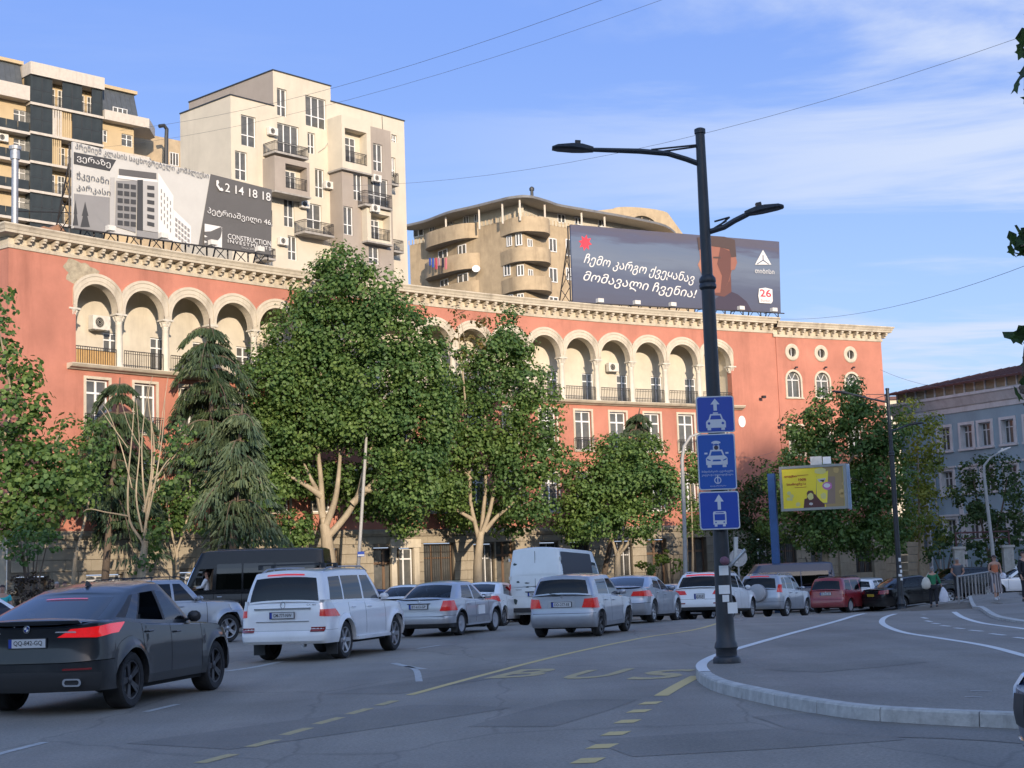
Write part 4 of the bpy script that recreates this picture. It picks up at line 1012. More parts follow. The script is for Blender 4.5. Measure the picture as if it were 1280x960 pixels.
# ---------------------------------------------------------------- blue-grey house on the right
p=at_y(1122,497,116); B=Frame(p.x,p.y,-.6,-60); BH=B.thing('blue_house','shaded blue-grey house with white window surrounds and a dark red roof at the right edge','house')
M_blue=mat('blue_grey_plaster',(.25,.35,.41),.85,var=.1,vs=.5,stain=.35,bump=.1,bs=18)
M_bw=mat('weathered_white_trim',(.52,.53,.54),.8,var=.12,vs=2,stain=.4)
M_rroof=mat('dark_red_roof',(.085,.035,.033),.7,var=.25,vs=2)
zc=B.px(1150,501)[1]; zc2=B.px(1150,516)[1]; xe=22
rows=[[(1175.5,527,1190,563),(1203,529,1215,559),(1226,528,1238,558),(1254,526,1268,556)],[(1177,588,1191,617),(1205,588,1217,617),(1261,584,1271,612)],[(1183,650,1196,676),(1212,650,1222,676),(1262,645,1276,674)]]
zr=[(B.px(1215,559)[1],B.px(1215,530)[1]),(B.px(1185,617)[1],B.px(1185,589)[1]),(B.px(1190,676)[1],B.px(1190,649)[1])]
xsw=[B.px(a,545)[0] for a in (1181,1209,1232,1261)]; ww=1.15
hol=[]; sp_=xsw[3]-xsw[2]
xsw+= [xsw[3]+sp_*k*.98 for k in (1,2,3,4)]
for (z0,z1) in zr: hol+=[(x-ww/2,x+ww/2,z0,z1) for x in xsw]
b=MB(); wall_holes(b,0,xe,0,zc2,hol,M_blue,PL,rev=.4,step=4,revm=M_bw); b.add([(0,0,0),(0,14,0),(0,14,zc2),(0,0,zc2)],[(0,1,2,3)],M_blue); b.build('wall',BH)
for i,(z0,z1) in enumerate(zr):
    for x in xsw:
        o=put_window(BH,(x,.3,z0),0,ww-.03,z1-z0-.02,3,.7,m=M_bw,fw=.06)
        f=MB(); h=z1-z0; t=.2
        f.box(-ww/2-t,-ww/2,-.08,.02,-.05,h+t,M_bw); f.box(ww/2,ww/2+t,-.08,.02,-.05,h+t,M_bw); f.box(-ww/2,ww/2,-.08,.02,h,h+t,M_bw); f.box(-ww/2-t-.05,ww/2+t+.05,-.16,.02,-.2,-.05,M_bw)
        if i: f.box(-ww/2-t-.15,ww/2+t+.15,-.2,.02,h+t,h+t+.14,M_bw)
        key=('bs',i); 
        if key not in WIN: WIN[key]=f.mesh('window_surround')
        link('window_surround',WIN[key],o,(0,-.3,0))
def cornice_prof(par,pr,x0,x1,m,name='cornice'):
    b=MB(); b.grid([[Vector((x,d,z)) for d,z in pr] for x in (x0,x1)],m); b.build(name,par)
cornice_prof(BH,[(0,zc2-.4),(-.08,zc2-.38),(-.1,zc2),(-.2,zc2+.05),(-.5,zc-.25),(-.6,zc-.2),(-.62,zc),(0,zc+.05)],-.6,xe,M_bw)
za_=zc+.0; zb_=B.px(1200,488)[1]
pan=box_mesh('attic_panel',-.42,.42,0,.08,0,1.0,mat('attic_board',(.30,.25,.17),.8,var=.3,vs=3)); hgt=.75
for i in range(22):
    link('attic_panel',pan,BH,(.3+i*.98,.15+.02*(i%2),zc+.05),None,(1,1,hgt))
pst=box_mesh('attic_post',-.06,.06,0,.1,0,1.0,M_bw)
for i in range(23): link('attic_post',pst,BH,(-.2+i*.98,.1,zc+.05),None,(1,1,hgt))
b=MB(); zt=zc+hgt+.06
b.add([(-1.0,-.6,zt),(xe,-.6,zt),(xe,6,zt+1.5),(5.5,6,zt+1.5)],[(0,1,2,3)],M_rroof); b.add([(-1.0,-.6,zt),(5.5,6,zt+1.5),(-1,12,zt)],[(0,1,2)],M_rroof)
b.add([(-1.0,-.6,zt-.15),(xe,-.6,zt-.15),(xe,-.6,zt),(-1,-.6,zt)],[(0,1,2,3)],M_rroof); b.add([(-1.0,-.6,zt-.01),(xe,-.6,zt-.01),(xe,.6,zt-.01),(-1,.6,zt-.01)],[(0,1,2,3)],M_bw)
for i in range(40): x=-.8+i*.55; b.bar((x,-.6,zt+.02),(min(x+.0,xe),min(6,-.6+6.6*min(1,max(0,(x+1)/6.5))),zt+.02+1.5*min(1,max(0,(x+1)/6.5))),.03,M_rroof,4)
b.build('roof',BH,fix=False)
x,_=B.px(1166,560,-.1); b=MB(); b.bar((x,-.12,0),(x,-.12,zc2),.07,M_steel,8); b.build('drain_pipe',BH)
x,_=B.px(1200,600,-.1)
for a in (1160,1203): x,_=B.px(a,650,-.05); bxx=MB(); bxx.box(x-.18,x+.18,-.1,-.003,0,zr[1][0]-.3,M_bw); bxx.build('pilaster',BH)
# distant pale block seen in the gap
p=at_y(1112,490,190); b=MB(); b.box(-3,4,0,10,0,p.z,M_tcream); G2=thing('distant_house','small sunlit pale house glimpsed between the terracotta wing and the blue house','house',(p.x,190,-1)); b.build('wall',G2)
put_window(G2,(-.5,-.02,p.z-3),0,1,1.4); b=MB(); b.box(-3.3,4.3,-.3,10.3,p.z,p.z+.4,M_rroof); b.build('roof',G2)

# ---------------------------------------------------------------- unseen ridge added behind the viewer, its crest shaped to shade the street
def ridge(x):
    b=83.2+.145*(min(124,max(30,x))-82)+9.5*sst(120.5,126,x)+8*sst(137,143,x)+10*sst(150,230,x)
    b-=14*sst(40,-120,x) if x<40 else 0
    b-=50*sst(400,1100,x)+50*sst(-300,-1100,x) if x>0 else 50*(sst(300,1100,-x))
    return b+.5*sin(x*.9)+.4*sin(x*2.3+1)
M_shadow_ridge=mat('shadow_ridge_cover',(.05,.065,.03),.95,var=.5,vs=.02,bump=.5,bs=.3,col2=(.12,.115,.06))
xs=list(np.linspace(-1300,20,34))+list(np.arange(26,170,1.5))+list(np.linspace(175,1400,34)); ys=[-140,-170,-205,-240,-258,-262,-300,-420,-700,-1100]; pf_=[0,.12,.42,.80,.985,1,.97,.8,.4,0]
mb=MB(); mb.grid([[Vector((x,y+(10*sin(x*.013) if y>-250 else 0),-.05+ridge(x)*f)) for x in xs] for y,f in zip(ys,pf_)],M_shadow_ridge); mb.build('shadow_ridge',kind='structure',smooth=True)
# ================================================================ ROOFTOP BILLBOARDS
def Mtext(x,z,y,ang=0): c,s=cos(ang),sin(ang); return Matrix(((c,-s,0,x),(0,0,-1,y),(s,c,0,z),(0,0,0,1)))
class Board:
    def __init__(s, tl,tr,br,bl, name,label,o=-.5,thick=.12,Y=None):
        if Y is None:
            s0,z0=s_of_px(*bl,o); s1,z1=s_of_px(*br,o); p0=fa(s0,o,z0); p1=fa(s1,o,z1)
        else: p0,p1=Y
        d=p1-p0; s.F=Frame(p0.x,p0.y,0,math.degrees(atan2(d.y,d.x))); s.t=s.F.thing(name,label,'billboard'); s.c=[s.F.px(*q) for q in (tl,tr,br,bl)]
        s.k=0
    def q(s,p,y=0): x,z=s.F.px(*p); return Vector((x,y,z))
    def poly(s,pts,m,name='print',lift=None,parent=None):
        s.k+=1; y=-.004*s.k-.01 if lift is None else lift
        b=MB(); P=[s.q(p,y) for p in pts]; tr=tessellate_polygon([[Vector((p.x,p.z,0)) for p in P]])
        b.add(P,[tuple(t) for t in tr],m); return b.build(name,parent or s.t,fix=False)
    def multi(s,polys,m,name='print'):
        s.k+=1; y=-.004*s.k-.01; b=MB()
        for pts in polys:
            P=[s.q(p,y) for p in pts]; tr=tessellate_polygon([[Vector((p.x,p.z,0)) for p in P]]); b.add(P,[tuple(t) for t in tr],m)
        return b.build(name,s.t,fix=False)
    def text(s,body,a,b,hpx,m,name='lettering',**kw):
        """lettering spread from picture point a to b (centre line)"""
        s.k+=1; p=s.q(a); q=s.q(b); _,zt=s.F.px((a[0]+b[0])/2,(a[1]+b[1])/2-hpx/2); _,zb=s.F.px((a[0]+b[0])/2,(a[1]+b[1])/2+hpx/2)
        return text_fit(name,body,m,s.t,Mtext((p.x+q.x)/2,(p.z+q.z)/2,-.004*s.k-.012,atan2(q.z-p.z,q.x-p.x)),w=(q-p).length,h=zt-zb,**kw)
def pm(name,c,r=.6): return mat(name,c,r,var=.06,vs=.8)
B1=Board((91,177),(339.5,237),(339,319),(91,285),'billboard','grey and white advertising board for a housing complex on the roof of the terracotta building',o=-.6)
def slab(Bd,m,yb=.14):
    b=MB(); P=[Vector((x,0,z)) for x,z in Bd.c]; Q=[p+Vector((0,yb,0)) for p in P]
    b.add(P+Q,[(0,1,2,3),(7,6,5,4),(0,4,5,1),(1,5,6,2),(2,6,7,3),(3,7,4,0)],m); return b.build('panel',Bd.t)
P_w=pm('print_offwhite',(.50,.49,.455)); P_dg=pm('print_dark_grey',(.105,.10,.095)); P_mg=pm('print_mid_grey',(.24,.235,.23)); P_lg=pm('print_light_grey',(.40,.39,.37)); P_ww=pm('print_white',(.66,.65,.62)); P_bk=pm('print_charcoal',(.05,.05,.05))
slab(B1,P_w)
B1.poly([(263,217.5),(339.5,237),(339,318.5),(248,306)],P_dg)
B1.poly([(92,190),(145,200),(137,214),(92,205)],P_bk)
B1.poly([(92,242),(137,247),(137,292.5),(92,284.5)],P_mg)
[B1.poly(q_,P_bk) for q_ in [[(97+dx-w,284+dy),(97+dx-w*.45,270+dy),(97+dx-w*.7,270+dy),(97+dx,252+dy),(97+dx+w*.7,270+dy),(97+dx+w*.45,270+dy),(97+dx+w,284+dy)] for dx,dy,w in ((-3,-2,3.5),(9,0,6))]]
B1.poly([(137,222),(143,222),(143,293.5),(137,292.5)],P_lg)
B1.poly([(148,211),(195,216.5),(195,224),(148,219)],P_dg); B1.poly([(147,219),(196,225),(197,229),(146,223)],P_ww)
B1.poly([(144.5,226),(171,226),(169,291),(143,283)],P_mg); B1.poly([(171,225),(178,225),(178,300),(170,299)],P_bk); B1.poly([(178,226),(197,228),(197,291),(178,288)],P_lg)
B1.poly([(197,216),(216,245),(215,301),(197,298)],P_ww); B1.poly([(216,262),(238,283),(238,306),(215,303)],P_ww); B1.poly([(170,288),(200,292),(215,303),(170,297)],P_mg)
wn=[]
for r_ in range(6):
    for c in range(3):
        x=146+c*8.2; y=229+r_*9.3+c*.9; wn.append([(x,y),(x+6.6,y+.7),(x+6.6,y+6.6),(x,y+5.8)])
B1.multi(wn,P_bk)
wn=[]
for r_ in range(6): wn.append([(183,232+r_*9),(192,233+r_*9.2),(192,238+r_*9.2),(183,237+r_*9)])
B1.multi(wn,P_bk); wn=[]
for r_ in range(5):
    for c in range(4): x=200+c*3.8; y=242+c*5+r_*8.5; wn.append([(x,y-6),(x+1.4,y-5),(x+1.4,y),(x,y-1)])
for r_ in range(4):
    for c in range(5): x=218+c*3.8; y=272+c*3.2+r_*6.5; wn.append([(x,y),(x+2.8,y+2),(x+2.8,y+6),(x,y+4.4)])
B1.multi(wn,P_mg)
B1.text('პრემიუმ კლასის საცხოვრებელი კომპლექსი',(93,183.5),(260,221),9,P_dg,bold=.004)
B1.text('ვერაზე',(95,198),(137,206.5),9.5,P_ww)
B1.text('ჭკვიანი',(94.5,219),(135,228),10,P_bk); B1.text('კარკასი',(94.5,234),(137,242.5),9.5,P_bk)
B1.text('2 14 18 18',(280,234.5),(337,247),10.5,P_ww,bold=.006)
B1.poly([(269,226),(271.5,225.5),(272.5,229),(271,231),(274,235.5),(276,235),(278,238),(276.5,239.5),(273,238.5),(269,232)],P_ww)
B1.text('პეტრიაშვილი 46',(258,264),(337,279.5),9.5,P_ww)
B1.poly([(254.3,280),(276,284),(276,310),(254,306)],P_ww)
for a in range(3):
    o=a*7; B1.poly([(254,290+o*1.0),(262,289.5+o*.9),(270,286+o*.6),(276,283.5+o*.3),(274,290+o*.5),(266,295+o*.8),(259,297+o*.95),(254,294+o)][:8],P_dg)
B1.text('CONSTRUCTION',(283,295.5),(337,305),6.2,P_ww); B1.text('INVESTMENTS',(283,301.5),(337,311.5),4.3,P_ww,spacing=1.25); B1.text('Since 2005',(300,309.5),(318,312.5),2.6,P_lg)
def trusses(Bd, n, zdrop, h, back=1.8, front=.0, mm=None, lights=4, top=1.0):
    (x0,zt0),(x1,zt1),(x2,zb1),(x3,zb0)=Bd.c; mm=mm or M_iron
    b=MB(); b.bar((x0-.1,.25,zt0-.1),(x1+.1,.25,zt1-.1),.05,mm,square=True); b.bar((x3-.1,.25,zb0+.1),(x2+.1,.25,zb1+.1),.06,mm,square=True); b.bar((x3-.1,-.25,zb0-.08),(x2+.1,-.25,zb1-.08),.05,mm,square=True)
    for k in range(2): b.bar((x3,.25,zb0+(zt0-zb0)*(k+1)/3),(x2,.25,zb1+(zt1-zb1)*(k+1)/3),.035,mm,square=True)
    b.build('frame_rail',Bd.t,fix=False)
    for i in range(n):
        t=i/(n-1); x=x3+(x2-x3)*t; zb=zb0+(zb1-zb0)*t; zt=zt0+(zt1-zt0)*t; b=MB()
        b.bar((x,.3,zdrop),(x,.3,zt-.1),.06,mm,square=True); b.bar((x,back,zdrop+.2),(x,.3,zt-.9),.045,mm,square=True); b.bar((x,back,zdrop+.1),(x,.3,zdrop+.1),.045,mm,square=True)
        for k in range(4):
            z0=zdrop+.2+(zt-zdrop-1)*k/4; z1=z0+(zt-zdrop-1)/4; f=1-k/4; b.bar((x,.3,z0),(x,.3+(back-.3)*(1-(k+1)/4),z1),.025,mm,4); b.bar((x,.3+(back-.3)*f,z0),(x,.3,z1),.025,mm,4)
        b.build('support_truss',Bd.t,fix=False)
    for i in range(lights):
        t=(i+.5)/lights; x=x3+(x2-x3)*t; zb=zb0+(zb1-zb0)*t; b=MB()
        b.bar((x,.1,zb-.1),(x-.1,-1.0,zb-.15),.025,mm,4); b.box(x-.32,x+.12,-1.25,-.95,zb-.16,zb+.1,M_ac); b.build('floodlight',Bd.t,fix=False)
b1z=min(B1.c[2][1],B1.c[3][1]); trusses(B1,10,19.1,5)
B2=Board((713,280.5),(974,302),(976,391),(716.5,377.5),'billboard','slate blue advertising board with a boy\'s face and handwritten white words on the roof',o=-.7)
m=bpy.data.materials.new('print_slate_gradient'); m.use_nodes=True; t=m.node_tree; L=t.links.new
tc=N(t,'ShaderNodeTexCoord'); sz=N(t,'ShaderNodeSeparateXYZ'); L(tc.outputs['Object'],sz.inputs[0]); nz=N(t,'ShaderNodeTexNoise'); mp=N(t,'ShaderNodeMapping'); mp.inputs['Scale'].default_value=(.25,1,2.2); L(tc.outputs['Object'],mp.inputs[0]); L(mp.outputs[0],nz.inputs['Vector']); nz.inputs['Scale'].default_value=1.2; nz.inputs['Detail'].default_value=5
mr=N(t,'ShaderNodeMapRange'); L(sz.outputs[2],mr.inputs[0]); mr.inputs[1].default_value=B2.c[3][1]; mr.inputs[2].default_value=B2.c[0][1]
ad=N(t,'ShaderNodeMath',operation='MULTIPLY_ADD'); L(nz.outputs[0],ad.inputs[0]); ad.inputs[1].default_value=.35; ad.inputs[2].default_value=-.175; a2=N(t,'ShaderNodeMath',operation='ADD'); L(mr.outputs[0],a2.inputs[0]); L(ad.outputs[0],a2.inputs[1])
cr=N(t,'ShaderNodeValToRGB'); L(a2.outputs[0],cr.inputs[0]); e=cr.color_ramp.elements; e[0].position=0; e[0].color=(.070,.075,.11,1); e[1].position=1; e[1].color=(.085,.08,.11,1)
for p_,c_ in ((.35,(.075,.09,.14,1)),(.62,(.125,.155,.21,1)),(.82,(.105,.14,.21,1)),(.9,(.075,.08,.13,1))): n_=e.new(p_); n_.color=c_
L(cr.outputs[0],t.nodes['Principled BSDF'].inputs['Base Color']); t.nodes['Principled BSDF'].inputs['Roughness'].default_value=.65
slab(B2,m)
P_red=pm('print_red',(.60,.045,.07)); P_skin=pm('print_skin',(.27,.11,.075)); P_skin2=pm('print_skin_dark',(.12,.05,.04)); P_skin3=pm('print_skin_light',(.38,.17,.11)); P_hair=pm('print_hair',(.07,.045,.04)); P_shirt=pm('print_shirt',(.045,.035,.055))
st=[]
for i in range(16):
    a=pi*i/8+.2; r=10.5 if i%2==0 else 6; st.append((731.5+r*.82*cos(a),303.5+r*sin(a)))
B2.poly(st,P_red)
B2.text('ჩემო კარგო ქვეყანავ',(729.5,324),(868,350),16,P_ww,shear=.35,bold=.004); B2.text('მომავალი ჩვენია!',(729,346),(871,369),16,P_ww,shear=.35,bold=.004)
B2.poly([(900,369),(912,364),(922,368),(933,377),(940,389.3),(884,386.6),(892,375)],P_shirt)
B2.poly([(893,352),(913,335),(914,365),(905,371),(893,369)],P_skin2)
B2.poly([(874,312),(882,305),(905,304),(915,316),(915,335),(911,352),(900,366),(890,366),(882,356),(876,340),(872,331),(875,324)],P_skin)
B2.poly([(874,312),(882,306),(888,318),(887,334),(890,350),(893,362),(886,361),(879,348),(872,331),(875,324)],P_skin3)
B2.poly([(900,309),(914,315),(914,338),(910,353),(900,366),(902,345),(896,330)],P_skin2)
B2.poly([(913,322),(919,320),(921,328),(918,337),(913,338)],P_skin)
B2.poly([(871,297),(885,294.6),(905,296),(918,300),(920,321),(914,322),(911,312),(898,309),(882,307),(873,313)],P_hair)
B2.poly([(876,322),(883,321),(883,323),(876,324)],P_hair); B2.poly([(891,321),(900,321),(900,323.4),(891,323)],P_hair)
B2.multi([[(883,352),(893,352),(892,355),(885,355)]],pm('print_lips',(.34,.09,.08))); 
B2.poly([(953,312.5),(963.3,331),(943,331)],P_ww); B2.multi([[(952.3,319),(953.7,319),(953.8,325),(961,330.4),(959.7,330.8),(953,326.3),(946.2,330.6),(945,330),(952.4,325)]],pm('print_slate',(.085,.10,.15)))
B2.text('თიბისი',(943,338.5),(967,340),6,P_ww); B2.poly([(948,361),(956,359.8),(964.5,362),(965,377),(963,379.6),(948.5,378.8),(947,370)],P_ww); B2.text('26',(949,366.3),(963,367.2),9.5,P_red,bold=.02); B2.text('მაისი',(950,375.6),(962,376.2),3.2,P_red)
trusses(B2,12,19.1,5,lights=6)
# lattice tower behind the left edge of the left board, parapet rubble, red hut roof, vent pipe
# things standing on the roof left of the board
def roofthing(px,py,name,label,cat,o=-2.0):
    s,z=s_of_px(px,py,o); p=fa(s,o); t=thing(name,label,cat,(p.x,p.y,19.1),fang(s)); return t,z-19.1,s
t,z,s=roofthing(19,188,'vent_pipe','tall galvanised vent pipe with a cap at the left end of the terracotta roof','pipe',-3.5)
b=MB(); b.lathe([(.17,0),(.17,z-.5),(.24,z-.48),(.24,z)],M_steel,14); b.build('pipe',t,smooth=40); b=MB(); b.lathe([(.3,z+.02),(.32,z+.2),(.22,z+.24)],M_steel,14); b.build('cap',t); b=MB(); b.bar((0,0,z*.35),(5.5,1,z*.55),.03,M_iron,5); b.build('stay',t)
t,z,s=roofthing(61,283,'roof_rubble','low broken brown masonry stub on the roof edge left of the grey billboard','masonry')
b=MB(); b.poly([(-1.2,0),(1.1,0),(1.15,.6),(.6,1.05),(.1,.75),(-.3,.8),(-1.1,.35)],mat('broken_brick',(.30,.17,.11),.95,var=.3,vs=5,bump=.5,bs=12),M=Matrix.Rotation(pi/2,4,'X'),th=-.6); b.build('masonry',t)
t,z,s=roofthing(35,278,'roof_hut','small lean-to with a red sheet roof on the left end of the terracotta building','hut',-3.5)
b=MB(); b.box(-1.5,1.3,0,2,0,.55,M_slab); b.build('wall',t); b=MB(); b.box(-1.8,1.5,-.2,2.2,.55,.7,mat('red_roof_sheet',(.33,.10,.07),.7,var=.25)); b.build('roof',t)

# ================================================================ STREET LAMPS AND ROAD SIGNS
def tubepath(b,P,r,m,n=8): b.tube(P,r,m,n)
def led_head(parent,tip,root,w=.16,m=None,name='lamp_head'):
    """a flat street-lamp head from root to tip"""
    a=Vector(root); c=Vector(tip); d=(c-a); L_=d.length; X=d.normalized(); Z=Vector((0,0,1)); Yv=Z.cross(X).normalized(); Z=X.cross(Yv)
    M=Matrix((( X.x,Yv.x,Z.x,a.x),(X.y,Yv.y,Z.y,a.y),(X.z,Yv.z,Z.z,a.z),(0,0,0,1))); b=MB()
    prof=[(-.06,.04,.05),(.0,.07,.06),(L_*.2,w*.8,.075),(L_*.45,w,.07),(L_*.85,w*.8,.045),(L_,w*.35,.02)]
    rows=[[M@Vector((x,sy*ww,sz)) for sy,sz in ((-1,0),(-.75,hh),(.75,hh),(1,0),(.8,-.03),(-.8,-.03),(-1,0))] for x,ww,hh in prof]
    b.grid(rows,m or M_black); b.add(rows[0][:-1],[tuple(range(6))],m or M_black); b.add(rows[-1][:-1],[tuple(range(6))],m or M_black)
    b.box(L_*.25,L_*.4,-.05,.05,.07,.14,m or M_black,M)
    return b.build(name,parent,smooth=35)
M_pole=mat('black_painted_pole',(.022,.026,.032),.42,var=.25,vs=5,bump=.1,bs=30)
def black_lamp(label, base, top, s_, arms, stickers=()):
    t=thing('street_lamp',label,'street lamp',base,0,None); H_=top
    b=MB(); b.lathe([(.215,0),(.215,.05),(.20,.09),(.165,.11),(.16,.2),(.185,.24),(.17,.3),(.148,.34),(.138,.62),(.128,1.1),(.12,2.0)],M_pole,20); b.build('base',t,smooth=35)
    b=MB(); b.lathe([(.118,1.98),(.11,H_*.5),(.106,H_*.69)],M_pole,18); b.build('pole',t,smooth=35)
    b=MB(); z=H_*.69; b.lathe([(.105,z-.02),(.138,z+.02),(.138,z+.06),(.122,z+.09),(.136,z+.12),(.13,z+.17),(.09,z+.22)],M_pole,18); b.build('collar',t,smooth=35)
    b=MB(); b.lathe([(.09,z+.2),(.084,H_*.85),(.075,H_-.1),(.09,H_-.09),(.09,H_-.02),(.05,H_)],M_pole,16); b.build('pole',t,smooth=35)
    for pts,brk,root,tip in arms:
        b=MB(); b.tube(pts,[.045]*(len(pts)-1)+[.035],M_pole,8); a=b.build('arm',t,smooth=40)
        b=MB()
        for p,q in brk: b.bar(p,q,.016,M_pole,5)
        b.build('bracket',a,fix=False); led_head(a,tip,root)
    return t
pb=at_g(909,832,.10); PB=Vector((pb.x,pb.y,isl_z(pb.x,pb.y))); Lf=Frame(PB.x,PB.y,PB.z,0)
def lp(a,b_,y=0): x,z=Lf.px(a,b_,y); return Vector((x,y,z))
ztop=lp(881,160).z
xt=lp(881,160).x
arms=[([(0,0,lp(880,206).z),(lp(858,199).x,0,lp(858,199).z),(lp(835,192).x,0,lp(835,192).z),(lp(800,189.5).x,0,lp(800,189).z),(lp(735,187.5).x,0,lp(735,187).z)],
       [(lp(873,181),lp(814,187)),(lp(873,181),lp(873,205)),(lp(873,183),lp(830,189))],lp(737,187.5),lp(690,185)),
      ([(0,0,lp(893,291).z),lp(905,284),lp(918,276),lp(930,270),lp(938,266.5)],[(lp(893,277),lp(912,271.5)),(lp(912,271.5),lp(897,284)),(lp(893,285),lp(908,276))],lp(936,267),lp(979,258))]
SL=black_lamp('tall black street lamp at the kerb carrying three blue traffic signs',PB,ztop,1,arms)
# stickers on the base
for a,b_,w,h,r in ((906,713,13,11,0),(906,737,15,10,3),(903,758,12,12,-4),(909,748,9,8,0)):
    b=MB(); x,z=Lf.px(a,b_,-.17); ww=w/75/2; hh=h/75/2; n=5
    def sp_(u,v,r_=.135): an=(u)/r_*.9; return Vector((r_*sin(an),-r_*cos(an),v))
    b.grid([[sp_(-ww+2*ww*i/n+x*.6,z+v,.137+.002*r%1) for i in range(n+1)] for v in (-hh,hh)],M_white); b.build('sticker',SL)
b=MB(); x,z=Lf.px(909,700,-.2); b.lathe([(.03,0),(.06,.03),(.075,.06),(.055,.10),(.02,.12)],mat('faded_pink_plastic',(.16,.07,.10),.6),12,Matrix.Translation((x-.05,-.22,z-.04))@Matrix.Rotation(R(60),4,'X')); b.build('signal_stub',SL)
b=MB(); b.bar((.1,-.1,z-.1),(.35,-.15,z+.15),.03,M_steel,6); b.bar((.2,-.1,z-.05),(.22,-.1,z+.35),.035,M_ac,6); b.build('bracket',SL)
M_sblue=mat('sign_blue',(.005,.055,.36),.35,spec=.6); M_sblue2=mat('sign_blue_lighter',(.008,.085,.38),.35); M_swhite=mat('sign_white',(.56,.60,.64),.4); M_sback=mat('sign_back',(.30,.31,.32),.5,metal=.4)
def rrect(x0,x1,z0,z1,r,n=5):
    P=[]
    for cx_,cz,a0 in ((x1-r,z1-r,0),(x0+r,z1-r,90),(x0+r,z0+r,180),(x1-r,z0+r,270)):
        for i in range(n+1): a=R(a0+90*i/n); P.append((cx_+r*cos(a),cz+r*sin(a)))
    return P
ROT=Matrix.Rotation(pi/2,4,'X')
def flat(b,pts,m,y,th=None): b.poly([(x,z,0) for x,z in pts],m,M=Matrix.Translation((0,y,0))@ROT,th=th)
def road_sign(label,l,t_,r_,b_,mblue,art,yoff=-.2,tilt=0):
    xa,_=Lf.px(l,(t_+b_)/2,yoff); xb,_=Lf.px(r_,(t_+b_)/2,yoff); _,za=Lf.px((l+r_)/2,b_,yoff); _,zb=Lf.px((l+r_)/2,t_,yoff)
    w=xb-xa; h=zb-za; o=thing('road_sign',label,'traffic sign',(PB.x+(xa+xb)/2,PB.y+yoff,PB.z+za),0,'blue signs on the black street lamp')
    b=MB(); flat(b,rrect(-w/2,w/2,0,h,.045),M_sback,0,-.02); b.build('plate',o)
    b=MB(); flat(b,rrect(-w/2+.004,w/2-.004,.004,h-.004,.043),M_swhite,-.003); b.build('border',o)
    b=MB(); flat(b,rrect(-w/2+.02,w/2-.02,.02,h-.02,.035),mblue,-.006); b.build('face',o)
    b=MB(); b.box(-.14,.14,.0,.12,h*.25,h*.25+.04,M_sback); b.box(-.14,.14,.0,.12,h*.75,h*.75+.04,M_sback); b.build('clamp',o)
    art(o,w,h); return o
def arrow(b,cx_,z0,z1,w,hw):
    zm=z1-(z1-z0)*.48; flat(b,[(cx_-w/2,z0),(cx_+w/2,z0),(cx_+w/2,zm),(cx_+hw/2,zm),(cx_,z1),(cx_-hw/2,zm),(cx_-w/2,zm)],M_swhite,-.010)
def car_front(b,cx_,z0,s,mb_,slim=False):
    q=lambda L_,y=-.010,m=M_swhite: flat(b,[(cx_+x*s,z0+z*s) for x,z in L_],m,y)
    q([(-.5,.12),(.5,.12),(.5,.42),(.44,.5),(.36,.56),(.27,.82),(-.27,.82),(-.36,.56),(-.44,.5),(-.5,.42)])
    q([(-.44,0),(-.26,0),(-.26,.14),(-.44,.14)]); q([(.26,0),(.44,0),(.44,.14),(.26,.14)])
    q([(-.29,.55),(.29,.55),(.22,.75),(-.22,.75)],-.013,mb_)
    if slim: q([(-.2,.28),(.2,.28),(.17,.36),(-.17,.36)],-.013,mb_); q([(-.47,.42),(-.28,.34),(-.3,.30),(-.44,.34)],-.013,mb_); q([(.47,.42),(.28,.34),(.3,.30),(.44,.34)],-.013,mb_); q([(-.56,.62),(-.42,.62),(-.42,.7),(-.56,.7)]); q([(.56,.62),(.42,.62),(.42,.7),(.56,.7)])
    else:
        for sx_ in (-1,1): q([(sx_*.35+.07*cos(2*pi*i/10),.35+.07*sin(2*pi*i/10)) for i in range(10)],-.013,mb_)
        q([(-.14,.84),(.14,.84),(.12,.9),(-.12,.9)])
def art1(o,w,h):
    b=MB(); arrow(b,0,h*.6,h*.93,w*.09,w*.24); b.build('arrow',o); b=MB(); car_front(b,0,h*.07,w*.52,M_sblue); b.build('taxi_symbol',o)
def art2(o,w,h):
    b=MB(); car_front(b,0,h*.40,w*.56,M_sblue2,True); b.build('car_symbol',o); b=MB()
    for r in (.14,.09):
        P=[(r*w*1.1*sin(a),h*.80+r*w*.75*cos(a)+(.0)) for a in np.linspace(-.9,.9,9)]; Q=[(x*.86,z-.022) for x,z in P][::-1]; flat(b,P+Q,M_swhite,-.010)
    b.build('signal_waves',o)
    b=MB(); flat(b,rrect(-.05,.05,h*.71,h*.79,.01),M_swhite,-.010); flat(b,[(.035*cos(a),h*.75+.035*sin(a)) for a in np.linspace(0,2*pi,12,endpoint=False)],P_shirt,-.013); b.build('camera_symbol',o)
    for i,(tx,hh,zz,ww) in enumerate((('მიმდინარეობს ავტომატური',.026,.325,.82),('ვიდეო და ფოტოფიქსაცია',.026,.265,.82),('დაჯარიმება',.016,.07,.42))):
        text_fit('lettering',tx,M_swhite,o,Mtext(0,h*zz,-.012,0),w=w*ww,h=hh*1.5)
    b=MB(); P=[(.055*cos(a),h*.17+.055*sin(a)) for a in np.linspace(0,2*pi,16,endpoint=False)]; flat(b,P,M_swhite,-.010); flat(b,[(x*.75,h*.17+(z-h*.17)*.75) for x,z in P],M_sblue2,-.013); flat(b,[(-.007,h*.12),(.007,h*.12),(.007,h*.26),(-.007,h*.26)],M_swhite,-.0145); b.build('emblem',o)
